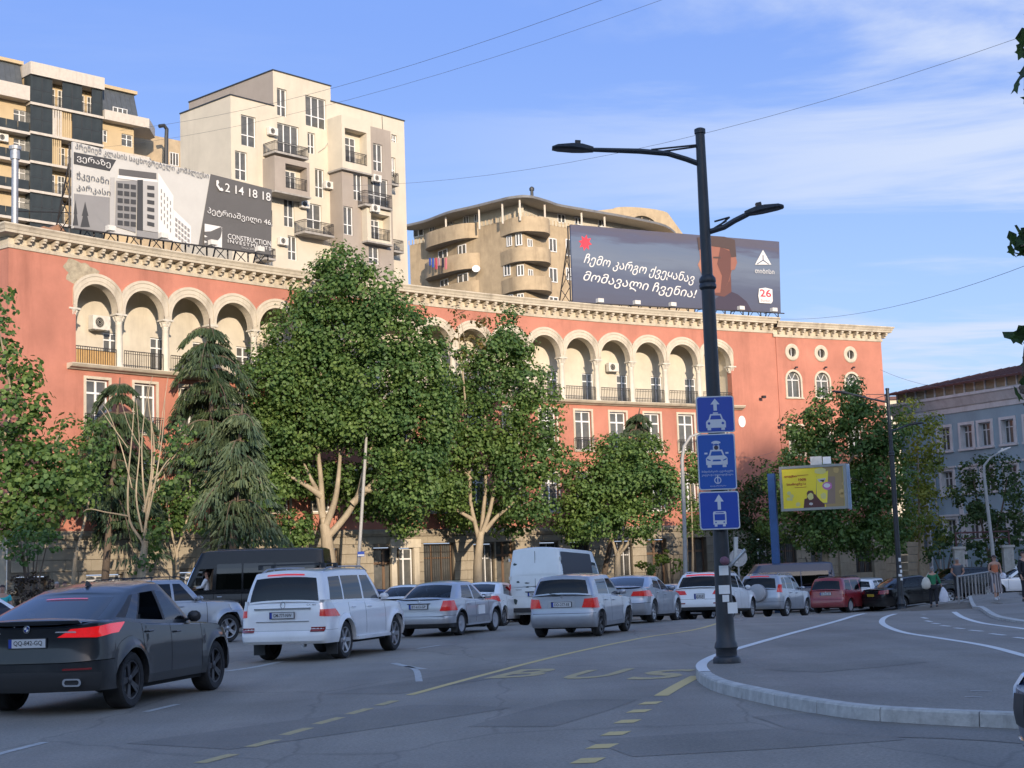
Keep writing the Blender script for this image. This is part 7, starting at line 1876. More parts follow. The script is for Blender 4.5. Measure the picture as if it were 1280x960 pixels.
def rav():
    L=4.4; xr=-L/2; b=xr+.9
    c=Car('silver_suv','silver four-by-four with a covered spare wheel on its back door','car',
      suv(H=1.69,L=L,W=1.815,wb=2.56,ro=.9,r=.35,beltz=1.06,roof=[(0,1.58),(.12,1.63),(.35,1.67),(.55,1.66),(.72,1.54)],gt0=.35,gt=(.35,1.9),gb=(.08,1.25),doors=[b+.28,b+1.04,b+2.0],
      wins=[(xr+.5,xr+.72,'quarter'),(b+.1,b+.16,'p'),(b+.18,b+.24,'rear'),(b+1.0,b+1.02,'p'),(b+1.08,b+1.1,'front')],rim='six',bump=.36,glass=M_glassd,fglass=M_glass,rwin=(.84,.06,.8)),'silver',G1)
    for sg in (1,-1): c.patch('tail_light',[((Yy(.76),.95),(1.0,.93),(1.0,1.24),(Yy(.84),1.24))],M_tailo,off=.014,sides=(sg,))
    bb=MB(); bb.lathe([(0,.24),(.1,.24),(.28,.225),(.335,.18),(.34,.02),(.31,0)],M_cover,28,Matrix.Translation((xr+.0,-.02,.93))@Matrix.Rotation(-pi/2,4,'Y')); bb.build('spare_wheel_cover',c.o,smooth=40)
    c.brakebar(.88,.93); c.rails(xr+.5,xr+2.5,M_steel,.05); return c
rav().place((984.6,768),1009,d=60)

def zaf():
    L=4.32; xr=-L/2; b=xr+.85
    c=Car('red_estate','dark red people carrier with a black rear window, right of the silver four-by-four','car',
      suv(H=1.60,L=L,W=1.74,wb=2.69,ro=.82,r=.31,tw=.19,sill=.26,beltz=.98,belt=[(0,1.0),(.3,.97),(.7,.92),(.93,.80),(1,.62)],roof=[(0,1.52),(.12,1.57),(.35,1.61),(.55,1.59),(.75,1.42)],gt0=.30,gt=(.30,1.75),gb=(.07,.95),rear=[(.2,.12),(.34,.0),(.58,.0),(.62,.04),(1.0,.07)],
      doors=[b+.42,b+1.2,b+2.2],wins=[(xr+.42,xr+.6,'quarter'),(b+.22,b+.26,'p'),(b+.3,b+.34,'rear'),(b+1.12,b+1.14,'p'),(b+1.22,b+1.24,'front')],rim='cover',bump=.46,glass=M_glassd,fglass=M_glass),'red',G1)
    for sg in (1,-1): c.patch('tail_light',[((Yy(.68),.80),(1.0,.78),(1.0,1.0),(Yy(.72),1.0))],M_taild,off=.014,sides=(sg,))
    c.plate(.86,'EE-555-EE'); c.rails(xr+.5,xr+2.4,M_black,.05); c.badge(.93,.03); return c
zaf().place((1064,766.5),1094,d=69)

def white13():
    L=4.6; xr=-L/2; b=xr+1.02
    c=Car('white_saloon','white saloon with a round red tail light half hidden by the white van','car',sedan(H=1.47,L=L,W=1.8,deck=1.05,belt=.95,rear=[(.2,.12),(.36,.02),(.8,0),(1.05,.04)]),'white',G1)
    for sg in (1,-1): c.patch('tail_light',[((Yy(.50),.80),(1.06,.80),(1.02,.98),(Yy(.56),.96))],M_tailo,off=.014,sides=(sg,))
    c.plate(.70,'BB-101-BB'); return c
white13().place((630,772),660,d=50)
def white18():
    c=Car('white_saloon','white saloon glimpsed between the curvy silver saloon and the white four-by-four','car',sedan(H=1.46,deck=1.04,belt=.95),'white',G1)
    for sg in (1,-1): c.patch('tail_light',[((Yy(.50),.80),(1.06,.80),(1.02,.98),(Yy(.56),.96))],M_taild,off=.014,sides=(sg,))
    return c
white18().place((868,766),905,d=62)

# ---------------------------------------------------------------- vans
def vanspec(L,W,H,wb,ro,beltz,hood,**k):
    xr=-L/2; b=xr+ro
    d=dict(L=L,W=W,H=H,wb=wb,ro=ro,r=.34,tw=.22,sill=.34,belt=[(0,beltz),(.70,beltz),(.80,beltz-.05),(.93,hood),(1,hood-.25)],roof=[(0,H-.04),(.06,H),(.5,H),(.66,H-.03),(.78,H-.28)],rear=[(.3,.05),(.5,.0),(1.3,.0)],front=[(.3,.08),(.6,0),(.9,.08),(1.2,.25)],
       gb=(.02,1.02),gt=(.08,1.95),gw=(.035,.17),gLr=.12,gnr=6,gLf=.3,Lr=.14,nr=7,Lf=.5,nf=3,hood=.04,roofcrown=.06,flare=.01,rim='steel',bump=.22,vanh=1,fwin=(.94,.05,.66),sw=(.12,.62),rwin=(.80,.5,.5),seats=True,frontonly=1,mh=2.0,bm=True,bulge=.05)
    d.update(k); return d
def transit():
    L=5.3; xr=-L/2; b=xr+1.0
    c=Car('white_van','tall white panel van with dark wrapped sides and chipped back doors','van',
      vanspec(L,1.97,2.55,3.3,1.0,1.25,1.12,wins=[(xr+.3,xr+.36,'p'),(b+2.05,b+2.02,'p'),(b+2.15,b+2.1,'front')],doors=[b+1.2,b+2.15,b+3.05-.1],gt=(.06,1.7),gb=(.0,1.0),norw=1),'white2',G1)
    # back doors: seam, hinges, window-less panels, lights, chips
    x=xr-.004; 
    bb=MB(); bb.box(x-.004,x+.01,-.006,.006,.5,2.42,M_black); bb.box(x-.004,x+.01,-.8,.8,1.62,1.63,M_ac); bb.box(x-.004,x+.01,-.8,.8,.93,.936,M_ac); bb.build('door_seam',c.o,fix=False)
    for sg in (1,-1):
        c.patch('tail_light',[((Yy(.93),.78),(1.0,.78),(1.0,1.35),(Yy(.93),1.35))],M_tailo,off=.012,n=4,sides=(sg,))
        bb=MB()
        for z in (.8,1.5,2.1): bb.box(x-.03,x+.01,sg*.9-.03,sg*.9+.03,z,z+.1,M_ac)
        bb.build('hinge',c.o,fix=False)
        bb=MB(); P=[]
        # dark wrap on the side, wiping up over the rear corner
        for px_ in np.linspace(xr+.20,xr+3.9,24):
            P.append([Vector((px_,sg*(c.pt(c.c_of_x(px_),z).y+.005),z)) for z in (.62,.8,.95,1.08,1.16)])
        M_wrap=mat('dark_side_wrap',(.010,.014,.028),.45); bb.grid(P,M_wrap); 
        Q=[]
        for t_ in np.linspace(0,1,20):
            xb=xr+.16+t_*2.95; Q.append([c.gp(None,v,xb,xb)+Vector((0,.006,0)) for v in (.02,.2,.4,.6,.8,.92)])
        bb.grid([[Vector((p.x,sg*p.y,p.z)) for p in r] for r in Q],M_wrap if sg<0 else PT['white2']); bb.build('side_wrap',c.o,smooth=True)
    rr_=random.Random(3); 
    for (y,z,w,h) in ((.62,1.42,.13,.09),(.30,1.38,.2,.05),(.28,1.25,.14,.05),(.72,.78,.16,.2),(.42,1.28,.0,.0),(-.55,1.35,.26,.07),(-.5,1.22,.22,.09),(-.82,1.3,.15,.25),(-.3,.98,.16,.07),(-.42,.62,.2,.1),(.72,2.0,.16,.1)):
        if w==0: continue
        pts=[(y+w/2*cos(2*pi*i/9)*rr_.uniform(.6,1.1),z+h/2*sin(2*pi*i/9)*rr_.uniform(.6,1.1)) for i in range(9)]
        bb=MB(); bb.add([Vector((x-.006,a,b_)) for a,b_ in pts],[tuple(range(9))],mat('peeled_primer',(.05,.075,.075),.8,var=.2)); bb.build('peeled_patch',c.o)
    c.plate(1.0,'TR-020-KZ',off=.02); bb=MB(); bb.box(x-.03,x,-.36,.36,1.07,1.10,M_black); bb.build('plate_light_bar',c.o); bb=MB(); bb.box(xr-.10,xr+.1,-.93,.93,.42,.56,M_plastic); bb.build('rear_bumper',c.o)
    c.rear_text('model_lettering','TRANSIT',.6,1.16,.22,.04,M_black)
    for k in range(3):
        z=1.42-.1*k; p=c.gp(None,.1,xr+.9,xr+.9); bb=MB(); bb.box(xr+.75,xr+1.15+.1*k,-p.y-.02,-p.y-.012,z+.0,z+.03,M_white); bb.build('side_lettering_bar',c.o)
    return c
transit().place((746,776),780,heading=66) if False else transit().place((651,778),700,side=1,heading=68,d=52)

def sprinter():
    L=5.9; xr=-L/2; b=xr+1.3
    c=Car('black_van','long black high-roofed van facing left with its driver at the open window','van',
      vanspec(L,1.99,2.72,3.45,1.3,1.30,1.18,wins=[(xr+.3,xr+.36,'rear'),(b+.3,b+.3,'p'),(b+.36,b+.36,'rear'),(b+1.35,b+1.35,'p'),(b+1.41,b+1.41,'rear'),(b+2.25,b+2.2,'p'),(b+2.38,b+2.28,'open')],doors=[b+1.4,b+2.32,b+3.1],gb=(.02,1.15),gt=(.08,1.75),glass=M_glassd,fglass=M_glass,hm='chrome',rim='steel',sw=(.10,.60)),'black','vans on the far lane')
    return c
sp=sprinter(); g=at_y(232,760,55.5)
sp.put(Vector((at_y(300,760,50.5).x,50.5,0)),R(180-2))
bb=MB(); bb.tube([(-2.5,-.62,2.70),(.6,-.62,2.70)],.025,M_black,6); bb.tube([(-2.5,.62,2.70),(.6,.62,2.70)],.025,M_black,6); bb.build('roof_rail',sp.o,fix=False)

def pathfinder():
    L=4.74; xr=-L/2; b=xr+.98
    c=Car('silver_suv','silver four-by-four with black roof rails, beyond the dark coupe','car',
      suv(H=1.78,L=L,W=1.85,wb=2.85,ro=1.0,r=.385,tw=.26,sill=.36,beltz=1.14,hoodz=1.10,belt=[(0,1.15),(.5,1.14),(.7,1.12),(.93,1.08),(1,.85)],roof=[(0,1.68),(.12,1.73),(.35,1.77),(.52,1.76),(.7,1.62)],gt0=.3,gt=(.3,2.15),gb=(.08,1.55),doors=[b+.28,b+1.12,b+2.15],
      wins=[(xr+.45,xr+.62,'quarter'),(b+.12,b+.18,'p'),(b+.2,b+.26,'rear'),(b+1.06,b+1.08,'p'),(b+1.14,b+1.16,'front')],rim='five',bump=.36,glass=M_glassd,fglass=M_glass,flare=.05),'silver','vehicles queuing on the road')
    c.rails(xr+.4,xr+2.7,M_black,.07)
    for sg in (1,-1): c.patch('headlight',[((Yy(.50),.86),(2.0-.03,.86),(1.97,1.04),(Yy(.56),1.03))],M_head,off=.012,front=True,sides=(sg,))
    return c
pf=pathfinder()
def solve_front(car,fr,heading):
    """put the car so that its front right wheel touches the ground at picture point fr"""
    g=at_g(*fr); th=R(heading); c,q=cos(th),sin(th); yl=-(car.hw-.03); return car.put(Vector((g.x-(car.xfa*c-yl*q),g.y-(car.xfa*q+yl*c),0)),th)
solve_front(pf,(286,803),48)

def far_left():
    c=Car('white_saloon','white car half out of the picture at the left edge behind the dark coupe','car',sedan(H=1.47,deck=1.02),'white',G1); return c
fl_=far_left(); g=at_g(30,826); fl_.put(Vector((g.x-1.4,g.y+1.0,0)),R(62))
# ---------------------------------------------------------------- parked and passing cars in the background, seen over the roofs
def bg_car(label,kind,col,px,d,th,spec=None,glass=None,name='parked_car',lights=False,group='cars beyond the queue',**k):
    sp_=(sedan if kind=='s' else suv)(**k); 
    if glass: sp_['glass']=glass
    c=Car(name,label,'car',sp_,col,group,detail=1); p=at_y(px,740,d); c.put(Vector((p.x,d,0)),R(th))
    if lights:
        for sg in (1,-1): c.patch('tail_light',[((Yy(.52),.80),(1.0,.78),(1.0,.97),(Yy(.58),.95))],M_tailo,off=.014,n=3,sides=(sg,))
    return c
bg_car('bright blue car with a white diamond plate seen over the white bonnet','u','bluec',474,66,62,H=1.52,L=4.1,wb=2.5)
bg_car('grey coupe standing nose-left in front of the pale doorway','s','grey',506,72,170,H=1.40)
bg_car('white saloon with a lit red light seen over the silver saloon roof','s','white',520,51.5,72,H=1.46,lights=True)
bg_car('white taxi with a pale green roof lamp ahead of the silver saloon','s','white',556,57,100,H=1.45,name='taxi')
tx=bpy.data.objects.get('taxi'); b=MB(); b.box(-.12,.12,-.25,.25,1.44,1.56,mat('pale_green_taxi_lamp',(.25,.55,.45),.4)); b.build('taxi_lamp',tx)
bg_car('rust red car parked under the windows behind the grey people carrier','s','maroon',552,76,35,H=1.5)
bg_car('grey people carrier with roof rails facing left beyond the saloons','u','grey',584,66,196,H=1.68,L=4.5)
bg_car('dark car parked by the wall left of the white van','s','black',628,74,40,H=1.5)
bg_car('blue-grey estate roof seen beyond the small hatchback','u','silver',762,68,40,H=1.52,L=4.5)
bg_car('pale saloon beyond the queue left of the round sign','s','silver2',846,62,55,H=1.44)
bg_car('cream car between the silver four-by-four and the dark red people carrier','s','beige',1024,76,215,H=1.48)
bg_car('white hatchback just ahead of the dark red people carrier','u','white',1084,72,60,H=1.5,L=4.0,wb=2.45)
c=bg_car('black saloon with a yellow rear number plate beside the second black lamp','s','black',1142,70,22,H=1.42,L=4.6,lights=False)
c.plate(.75,'CC-111-CC',m=M_yplate)
for sg in (1,-1): c.patch('tail_light',[((Yy(.52),.80),(1.0,.78),(1.0,.97),(Yy(.58),.95))],M_taild,off=.014,n=3,sides=(sg,))
bg_car('dark car behind the people at the railing with a lit headlight','u','black',1196,80,205,H=1.6)
bg_car('small white four-by-four at the far right beyond the railing','u','white',1268,92,175,H=1.66,L=4.2)
bg_car('white saloon at the right edge in front of the stone pier','s','white',1276,84,176,H=1.46)
def minibus():
    L=5.6; xr=-L/2; b=xr+1.1
    c=Car('minibus','dull blue minibus with dark windows beside the blue advert post','minibus',
      vanspec(L,1.93,2.35,3.3,1.1,1.15,1.05,wins=[(xr+.3,xr+.34,'rear'),(b+.5,b+.5,'p'),(b+.55,b+.55,'rear'),(b+1.6,b+1.6,'p'),(b+1.66,b+1.66,'rear'),(b+2.2,b+2.05,'p'),(b+2.26,b+2.1,'front')],glass=M_glassd,sw=(.08,.7)),'blue','vans on the far lane'); return c
mn=minibus(); p=at_y(968,735,74); mn.put(Vector((p.x,74,0)),R(178))
# nose of a dark blue car cutting the lower right corner
nb=Car('blue_car','dark glossy blue car front cut by the lower right edge of the picture','car',sedan(H=1.45,L=4.6,W=1.8,belt=.92,hoodz=.80,front=[(.2,.04),(.5,0),(.66,.02),(.8,.12)]),'navy',G1)
for sg in (1,-1): nb.patch('headlight',[((Yy(.45),.58),(1.97,.60),(1.95,.78),(Yy(.52),.74))],M_head,off=.015,front=True,sides=(sg,))
nb.patch('grille',[((Yy(0.01),.40),(Yy(.40),.40),(Yy(.44),.62),(Yy(0.01),.64))],M_plastic,off=.01,front=True,sides=(1,-1)); nb.patch('chrome_trim',[((Yy(0.01),.27),(Yy(.8),.27),(Yy(.8),.30),(Yy(0.01),.30))],M_chrome,off=.015,front=True,sides=(1,-1))
g=at_z(1263,952,0.25); th=R(176); c_,q_=cos(th),sin(th); nb.put(Vector((g.x-c_*2.28+.32,g.y-q_*2.28+.55,0)),th)
# ================================================================ TREES AND SHRUBS
def leaf_mat(name,c1,c2,tr=.35):
    m=bpy.data.materials.new(name); m.use_nodes=True; t=m.node_tree; t.nodes.clear(); L=t.links.new
    g=N(t,'ShaderNodeNewGeometry'); cr=N(t,'ShaderNodeMix',data_type='RGBA'); L(g.outputs['Random Per Island'],cr.inputs[0]); cr.inputs[6].default_value=(*c1,1); cr.inputs[7].default_value=(*c2,1)
    tc=N(t,'ShaderNodeTexCoord'); nz=N(t,'ShaderNodeTexNoise'); L(tc.outputs['Object'],nz.inputs['Vector']); nz.inputs['Scale'].default_value=.55; nz.inputs['Detail'].default_value=3
    mr=N(t,'ShaderNodeMapRange'); L(nz.outputs[0],mr.inputs[0]); mr.inputs[1].default_value=.35; mr.inputs[2].default_value=.65
    hv=N(t,'ShaderNodeMix',data_type='RGBA',blend_type='MULTIPLY'); hv.inputs[0].default_value=1; vv=N(t,'ShaderNodeMix',data_type='RGBA'); L(mr.outputs[0],vv.inputs[0]); vv.inputs[6].default_value=(.72,.82,.85,1); vv.inputs[7].default_value=(1.28,1.16,.95,1); L(cr.outputs[2],hv.inputs[6]); L(vv.outputs[2],hv.inputs[7]); cr=hv
    d=N(t,'ShaderNodeBsdfPrincipled'); d.inputs['Roughness'].default_value=.55; d.inputs['Specular IOR Level'].default_value=.35; L(cr.outputs[2],d.inputs['Base Color'])
    tl=N(t,'ShaderNodeBsdfTranslucent'); br=N(t,'ShaderNodeMix',data_type='RGBA',blend_type='MULTIPLY'); br.inputs[0].default_value=1; L(cr.outputs[2],br.inputs[6]); br.inputs[7].default_value=(1.5,1.5,.5,1); L(br.outputs[2],tl.inputs[0])
    mx=N(t,'ShaderNodeMixShader'); mx.inputs[0].default_value=tr; L(d.outputs[0],mx.inputs[1]); L(tl.outputs[0],mx.inputs[2]); o=N(t,'ShaderNodeOutputMaterial'); L(mx.outputs[0],o.inputs[0]); MATS[name]=m; return m
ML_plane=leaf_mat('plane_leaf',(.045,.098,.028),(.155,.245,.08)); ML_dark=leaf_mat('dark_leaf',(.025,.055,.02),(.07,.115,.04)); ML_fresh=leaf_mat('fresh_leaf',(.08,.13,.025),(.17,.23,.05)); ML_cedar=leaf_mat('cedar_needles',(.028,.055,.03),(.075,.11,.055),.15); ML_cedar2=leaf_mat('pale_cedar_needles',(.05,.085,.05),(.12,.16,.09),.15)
ML_brown=leaf_mat('dull_purple_leaf',(.035,.022,.02),(.075,.05,.04)); ML_yel=leaf_mat('yellow_green_leaf',(.12,.16,.03),(.24,.27,.06)); ML_rust=leaf_mat('rusty_leaf',(.10,.065,.03),(.16,.14,.05))
M_bark=mat('plane_bark',(.33,.27,.185),.85,var=.3,vs=3,bump=.3,bs=12,sc=(1,1,.4)); M_barkd=mat('grey_brown_bark',(.12,.09,.065),.9,var=.3,vs=5,bump=.4,bs=14,sc=(1,1,.3))
def leaf_mesh(name,centers,normals,size,m,shape='maple',droop=None,rs=None):
    """one mesh of many folded leaves; centers, normals are (n,3)"""
    rs=rs or rng; n=len(centers)
    if shape=='maple': base=np.array([(0,0,0),(-.5,.30,.10),(-.34,.80,.05),(0,1,-.05),(.34,.80,.05),(.5,.30,.10)],float); base[:,1]-=.5; F=np.array([(0,1,2,3),(0,3,4,5)])
    elif shape=='needle': base=np.array([(-.10,0,0),(.10,0,0),(.06,-1,.0),(-.04,-1.0,.03)],float); F=np.array([(0,1,2,3)])
    else: base=np.array([(0,0,0),(-.3,.5,.06),(0,1,0),(.3,.5,.06)],float); base[:,1]-=.5; F=np.array([(0,1,2,3)])
    k=len(base); nn=normals/np.linalg.norm(normals,axis=1,keepdims=True)
    if droop is None:
        r=rs.normal(size=(n,3)); u=np.cross(nn,r); u/=np.linalg.norm(u,axis=1,keepdims=True); v=np.cross(nn,u)
    else:
        v=-droop/np.linalg.norm(droop,axis=1,keepdims=True); u=np.cross(v,nn); u/=np.maximum(1e-6,np.linalg.norm(u,axis=1,keepdims=True)); nn=np.cross(u,v)
    s=(size*rs.uniform(.7,1.3,n))[:,None,None]
    V=centers[:,None,:]+s*(base[None,:,0:1]*u[:,None,:]+base[None,:,1:2]*v[:,None,:]+base[None,:,2:3]*nn[:,None,:]); V=V.reshape(-1,3)
    idx=(np.arange(n)[:,None,None]*k+F[None]).reshape(-1); nf=n*len(F)
    me=bpy.data.meshes.new(name); me.vertices.add(len(V)); me.vertices.foreach_set('co',V.ravel().astype(np.float32)); me.loops.add(nf*4); me.loops.foreach_set('vertex_index',idx.astype(np.int32)); me.polygons.add(nf); me.polygons.foreach_set('loop_start',np.arange(0,nf*4,4,dtype=np.int32)); me.materials.append(m); me.update(calc_edges=True); return me
def clump_leaves(blobs,dens,csize,lsize,seed,shell=.45):
    """blobs (cx,cy,cz,rx,ry,rz): clump centres spread through them, leaves round each clump"""
    rs=np.random.default_rng(seed); C=[];Nn=[]
    for b in blobs:
        b=np.array(b); nc=max(3,int(dens*(b[3]*b[5]+b[3]*b[4]+b[4]*b[5])))
        d=rs.normal(size=(nc,3)); d/=np.linalg.norm(d,axis=1,keepdims=True); rad=rs.uniform(shell,1,nc)**.6
        cc=b[:3]+d*rad[:,None]*b[3:]
        for c,dd in zip(cc,d):
            R_=csize*rs.uniform(.6,1.25); nl=int(26*(R_/csize)**2*(csize/lsize/3)**1.45)+4
            e=rs.normal(size=(nl,3)); e/=np.linalg.norm(e,axis=1,keepdims=True); p=c+e*np.array([1,1,.72])*R_*rs.uniform(.55,1,nl)[:,None]
            C.append(p); Nn.append(e*.8+dd*.3+np.array([0,0,.45])+rs.normal(size=(nl,3))*.35)
    return np.concatenate(C),np.concatenate(Nn)
def limb(b,pts,r0,r1,m,n=7):
    P=smooth_path(pts,4) if len(pts)>2 else [Vector(p) for p in pts]; k=len(P); b.tube(P,[r0+(r1-r0)*(i/(k-1)) for i in range(k)],m,n)
def tree(name,label,d,base_px,trunk,blobs,lsize,dens=2.2,csize=.75,m=None,bark=None,group='trees along the pavement',seed=1,r0=.28,depth=1.0,cat='tree',extra=None,shell=.45):
    g=at_y(base_px[0],base_px[1],d); gz=zg(g.x,d); o=Vector((g.x,d,gz)); t=thing(name,label,cat,o,0,group)
    mpx=d/FPX
    if trunk:
        b=MB()
        main=trunk[0]; pts=[Vector((0,0,0))]+[at_y(x,y,d)-o for x,y in main]; limb(b,pts,r0,r0*.62,bark or M_bark,10); b.build('trunk',t,smooth=60)
        for i,br in enumerate(trunk[1:]):
            b=MB(); rr=r0*.5; off=random.Random(seed*7+i)
            pts=[at_y(x,y,d)-o for x,y in br]; 
            for k,p in enumerate(pts): p.y+=(k/(len(pts)))*off.uniform(-1.2,.9)
            limb(b,pts,rr,.035,bark or M_bark,7); b.build('limb',t,smooth=60)
    B=[]; rr=random.Random(seed)
    for q in blobs:
        x,y,rx,ry=q[:4]; dd=q[4] if len(q)>4 else rr.uniform(-.25,.25)*rx*mpx
        c=at_y(x,y,d+dd)-o; B.append((c.x,c.y,c.z,rx*mpx,rx*mpx*depth,ry*mpx))
    C,Nn=clump_leaves(B,dens,csize,lsize,seed,shell)
    zmin=.3; k=C[:,2]>zmin; C=C[k];Nn=Nn[k]
    me=leaf_mesh('crown',C,Nn,lsize,m or ML_plane,rs=np.random.default_rng(seed)); link('crown',me,t)['kind']='stuff'
    if extra: extra(t,o)
    return t,o,len(C)
tot=0
T_=[]
T_.append(tree('plane_tree','tallest broad green plane tree with pale forked trunk, in front of the arcade',82,(413,722),
  [[(412,705),(408,672),(405,655)],[(407,668),(403,640),(401,600),(397,550),(400,480),(420,400)],[(406,660),(418,630),(424,600),(425,540),(432,420)],[(409,672),(432,645),(447,618),(456,590),(470,540),(490,470)],[(404,648),(396,615),(388,595),(370,560)],[(440,630),(470,600),(500,565),(525,520)],[(402,620),(380,605),(352,590)],[(450,612),(490,610),(520,590)]],
  [(430,338,30,34),(405,372,42,42),(455,368,42,42),(375,420,42,50),(430,420,60,50),(490,412,48,50),(345,480,46,48),(400,480,60,58),(465,478,66,58),(525,468,42,56),(330,545,36,48),(375,535,50,42),(450,525,66,38),(515,545,52,50),(548,520,26,44),(330,600,30,34),(362,598,24,26),(372,660,26,22),(505,612,40,30),(535,590,30,34),(478,575,26,24),(430,600,46,24,3.0),(470,625,42,24,3.2),(500,650,30,18,2.5),(385,600,26,24,3.0)],.165,dens=6.2,seed=3,r0=.42,depth=1.0))
T_.append(tree('plane_tree','second large plane tree with three pale stems and thin reddish top twigs',88,(597,728),
  [[(597,712),(599,684),(601,665)],[(600,680),(594,655),(588,625),(586,570),(580,480),(572,410)],[(601,672),(604,640),(607,600),(606,520),(618,420)],[(602,668),(612,640),(618,608),(622,570),(650,470)],[(606,664),(622,645),(645,625),(655,600)],[(592,650),(575,640),(560,632)],[(588,600),(565,560),(550,520)]],
  [(640,420,26,32),(618,455,34,36),(655,470,34,44),(590,460,30,38),(580,520,34,50),(625,525,50,50),(672,525,34,54),(560,570,30,44),(598,560,44,32),(655,575,42,36),(690,570,22,40),(560,612,26,26),(660,630,34,24),(548,600,22,34),(640,600,26,22),(600,620,36,24,3.0),(580,645,34,18,3.0),(640,650,34,18,2.6)],.165,dens=4.6,seed=5,r0=.3))
T_.append(tree('plane_tree','smaller bushy plane tree with a white forked trunk, right of the white van',92,(772,735),
  [[(772,720),(772,702),(773,690)],[(772,698),(767,680),(763,660)],[(773,692),(779,676),(782,650)],[(773,694),(784,680),(795,655)]],
  [(765,575,34,32),(800,580,34,38),(730,605,32,36),(770,615,46,36),(815,612,34,38),(838,620,18,32),(712,640,26,26),(745,650,40,24),(790,652,44,22),(725,665,26,16)],.165,dens=4.8,seed=8,r0=.24,m=ML_plane))
T_.append(tree('plane_tree','shaded plane tree with an upright grey trunk behind the yellow advertisement',92,(1032,742),
  [[(1033,725),(1032,700),(1032,692)],[(1032,697),(1028,670),(1028,640),(1030,580)],[(1032,694),(1044,678),(1048,655)],[(1030,650),(1012,620),(1000,590)],[(1029,620),(1060,580),(1080,540)]],
  [(1068,498,22,22),(1040,520,34,32),(1080,530,34,34),(1005,535,26,30),(1115,535,26,30),(1010,575,38,38),(1060,580,50,42),(1110,590,34,44),(980,600,24,34),(1000,635,34,34),(1060,640,50,36),(1110,645,36,34),(1035,668,50,20),(1090,675,40,20),(968,650,20,26)],.165,dens=5,seed=9,r0=.3,m=ML_plane))
T_.append(tree('plane_tree','yellow-green tree just right of the second black lamp, before the blue house',100,(1150,735),[[(1150,720),(1150,690)],[(1150,700),(1148,640),(1145,560)]],
  [(1140,520,20,26),(1152,548,26,32),(1140,590,26,34),(1163,600,22,36),(1145,640,28,34),(1160,665,24,24)],.165,dens=3,seed=11,r0=.2,m=ML_yel))
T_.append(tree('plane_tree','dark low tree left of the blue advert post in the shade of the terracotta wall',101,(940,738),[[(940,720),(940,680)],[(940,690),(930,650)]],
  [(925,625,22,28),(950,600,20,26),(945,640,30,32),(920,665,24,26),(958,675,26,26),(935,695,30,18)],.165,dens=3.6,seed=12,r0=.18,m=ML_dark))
T_.append(tree('plane_tree','slender tree right behind the pale curved lamp, half hidden by the blue signs',98,(866,735),[[(866,720),(866,690)],[(866,700),(864,640),(862,590)]],
  [(862,575,14,22),(870,605,16,26),(858,640,16,26),(872,650,14,24),(866,585,18,24)],.165,dens=2.8,seed=13,r0=.12))
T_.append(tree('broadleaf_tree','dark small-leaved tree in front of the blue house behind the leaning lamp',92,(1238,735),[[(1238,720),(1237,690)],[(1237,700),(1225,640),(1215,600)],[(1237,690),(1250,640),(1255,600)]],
  [(1225,590,24,22),(1250,585,22,20),(1210,620,22,28),(1240,625,36,30),(1268,620,24,34),(1225,655,30,24),(1258,660,28,24)],.16,dens=4,csize=.5,seed=14,r0=.16,m=ML_dark,bark=M_barkd))
T_.append(tree('plane_tree','near plane tree with large leaves leaning in from the left edge',62,(-30,775),
  [[(-28,740),(-20,680),(-14,620)],[(-18,660),(20,610),(50,580),(75,545)],[(-14,620),(0,560),(10,500),(8,420)],[(-16,640),(40,660),(70,640)]],
  [(0,375,14,22),(4,420,22,26),(20,465,30,26),(8,510,30,28),(40,505,22,18),(20,555,38,30),(60,570,20,18),(15,610,42,30),(60,615,34,26),(90,590,22,22),(30,655,36,20),(75,640,22,20),(0,650,30,30),(45,590,34,26),(5,560,30,30)],.2,dens=4.8,csize=.6,seed=21,r0=.22,shell=.3))
T_.append(tree('plane_tree','leafy green young tree left of the bare stems, against the terracotta wall',68,(92,740),[[(92,725),(95,690)],[(95,695),(110,620),(115,560)]],
  [(90,545,26,28),(120,545,26,26),(105,580,34,30),(130,600,24,26),(80,600,26,24),(100,625,26,18)],.165,dens=3.2,csize=.55,seed=22,r0=.12))
T_.append(tree('plane_tree','leafy green tree filling the gap between the bare stems and the cedars',77,(222,738),[[(222,720),(221,690)],[(221,695),(212,640),(205,590)],[(221,690),(235,640),(240,600)]],
  [(168,590,24,28),(150,625,28,28),(205,640,30,28),(238,615,26,30),(245,650,28,22),(180,655,30,22),(312,655,26,24),(330,620,20,26),(140,580,20,22)],.165,dens=4.2,csize=.55,seed=25,r0=.13))
def stems(t,o):
    d=64; rr=random.Random(5)
    for pts,r in [([(176,705),(178,680),(160,650),(158,600),(162,540),(166,500)],.08),([(178,690),(180,650),(182,600),(178,545),(182,480)],.06),([(180,670),(186,620),(190,560),(188,500),(191,470)],.07),([(178,665),(172,620),(174,560),(170,500)],.05),([(184,650),(198,600),(205,545),(208,500)],.04),([(160,645),(130,640),(105,637),(92,660)],.04),([(165,610),(150,560),(140,520),(128,505)],.03),([(180,640),(192,590),(192,520)],.06),([(190,600),(215,570),(235,545)],.03),([(186,620),(205,585),(220,560),(240,530)],.03),([(160,560),(140,530),(122,510)],.025),([(176,560),(160,530),(150,500)],.02),([(198,560),(205,520),(207,470)],.02)]:
        b=MB(); P=[at_y(x,y,d)-o for x,y in pts]
        for p in P[1:]: p.y+=rr.uniform(-.5,.5)
        limb(b,P,r,.012,M_bark,6); b.build('limb',t,smooth=60)
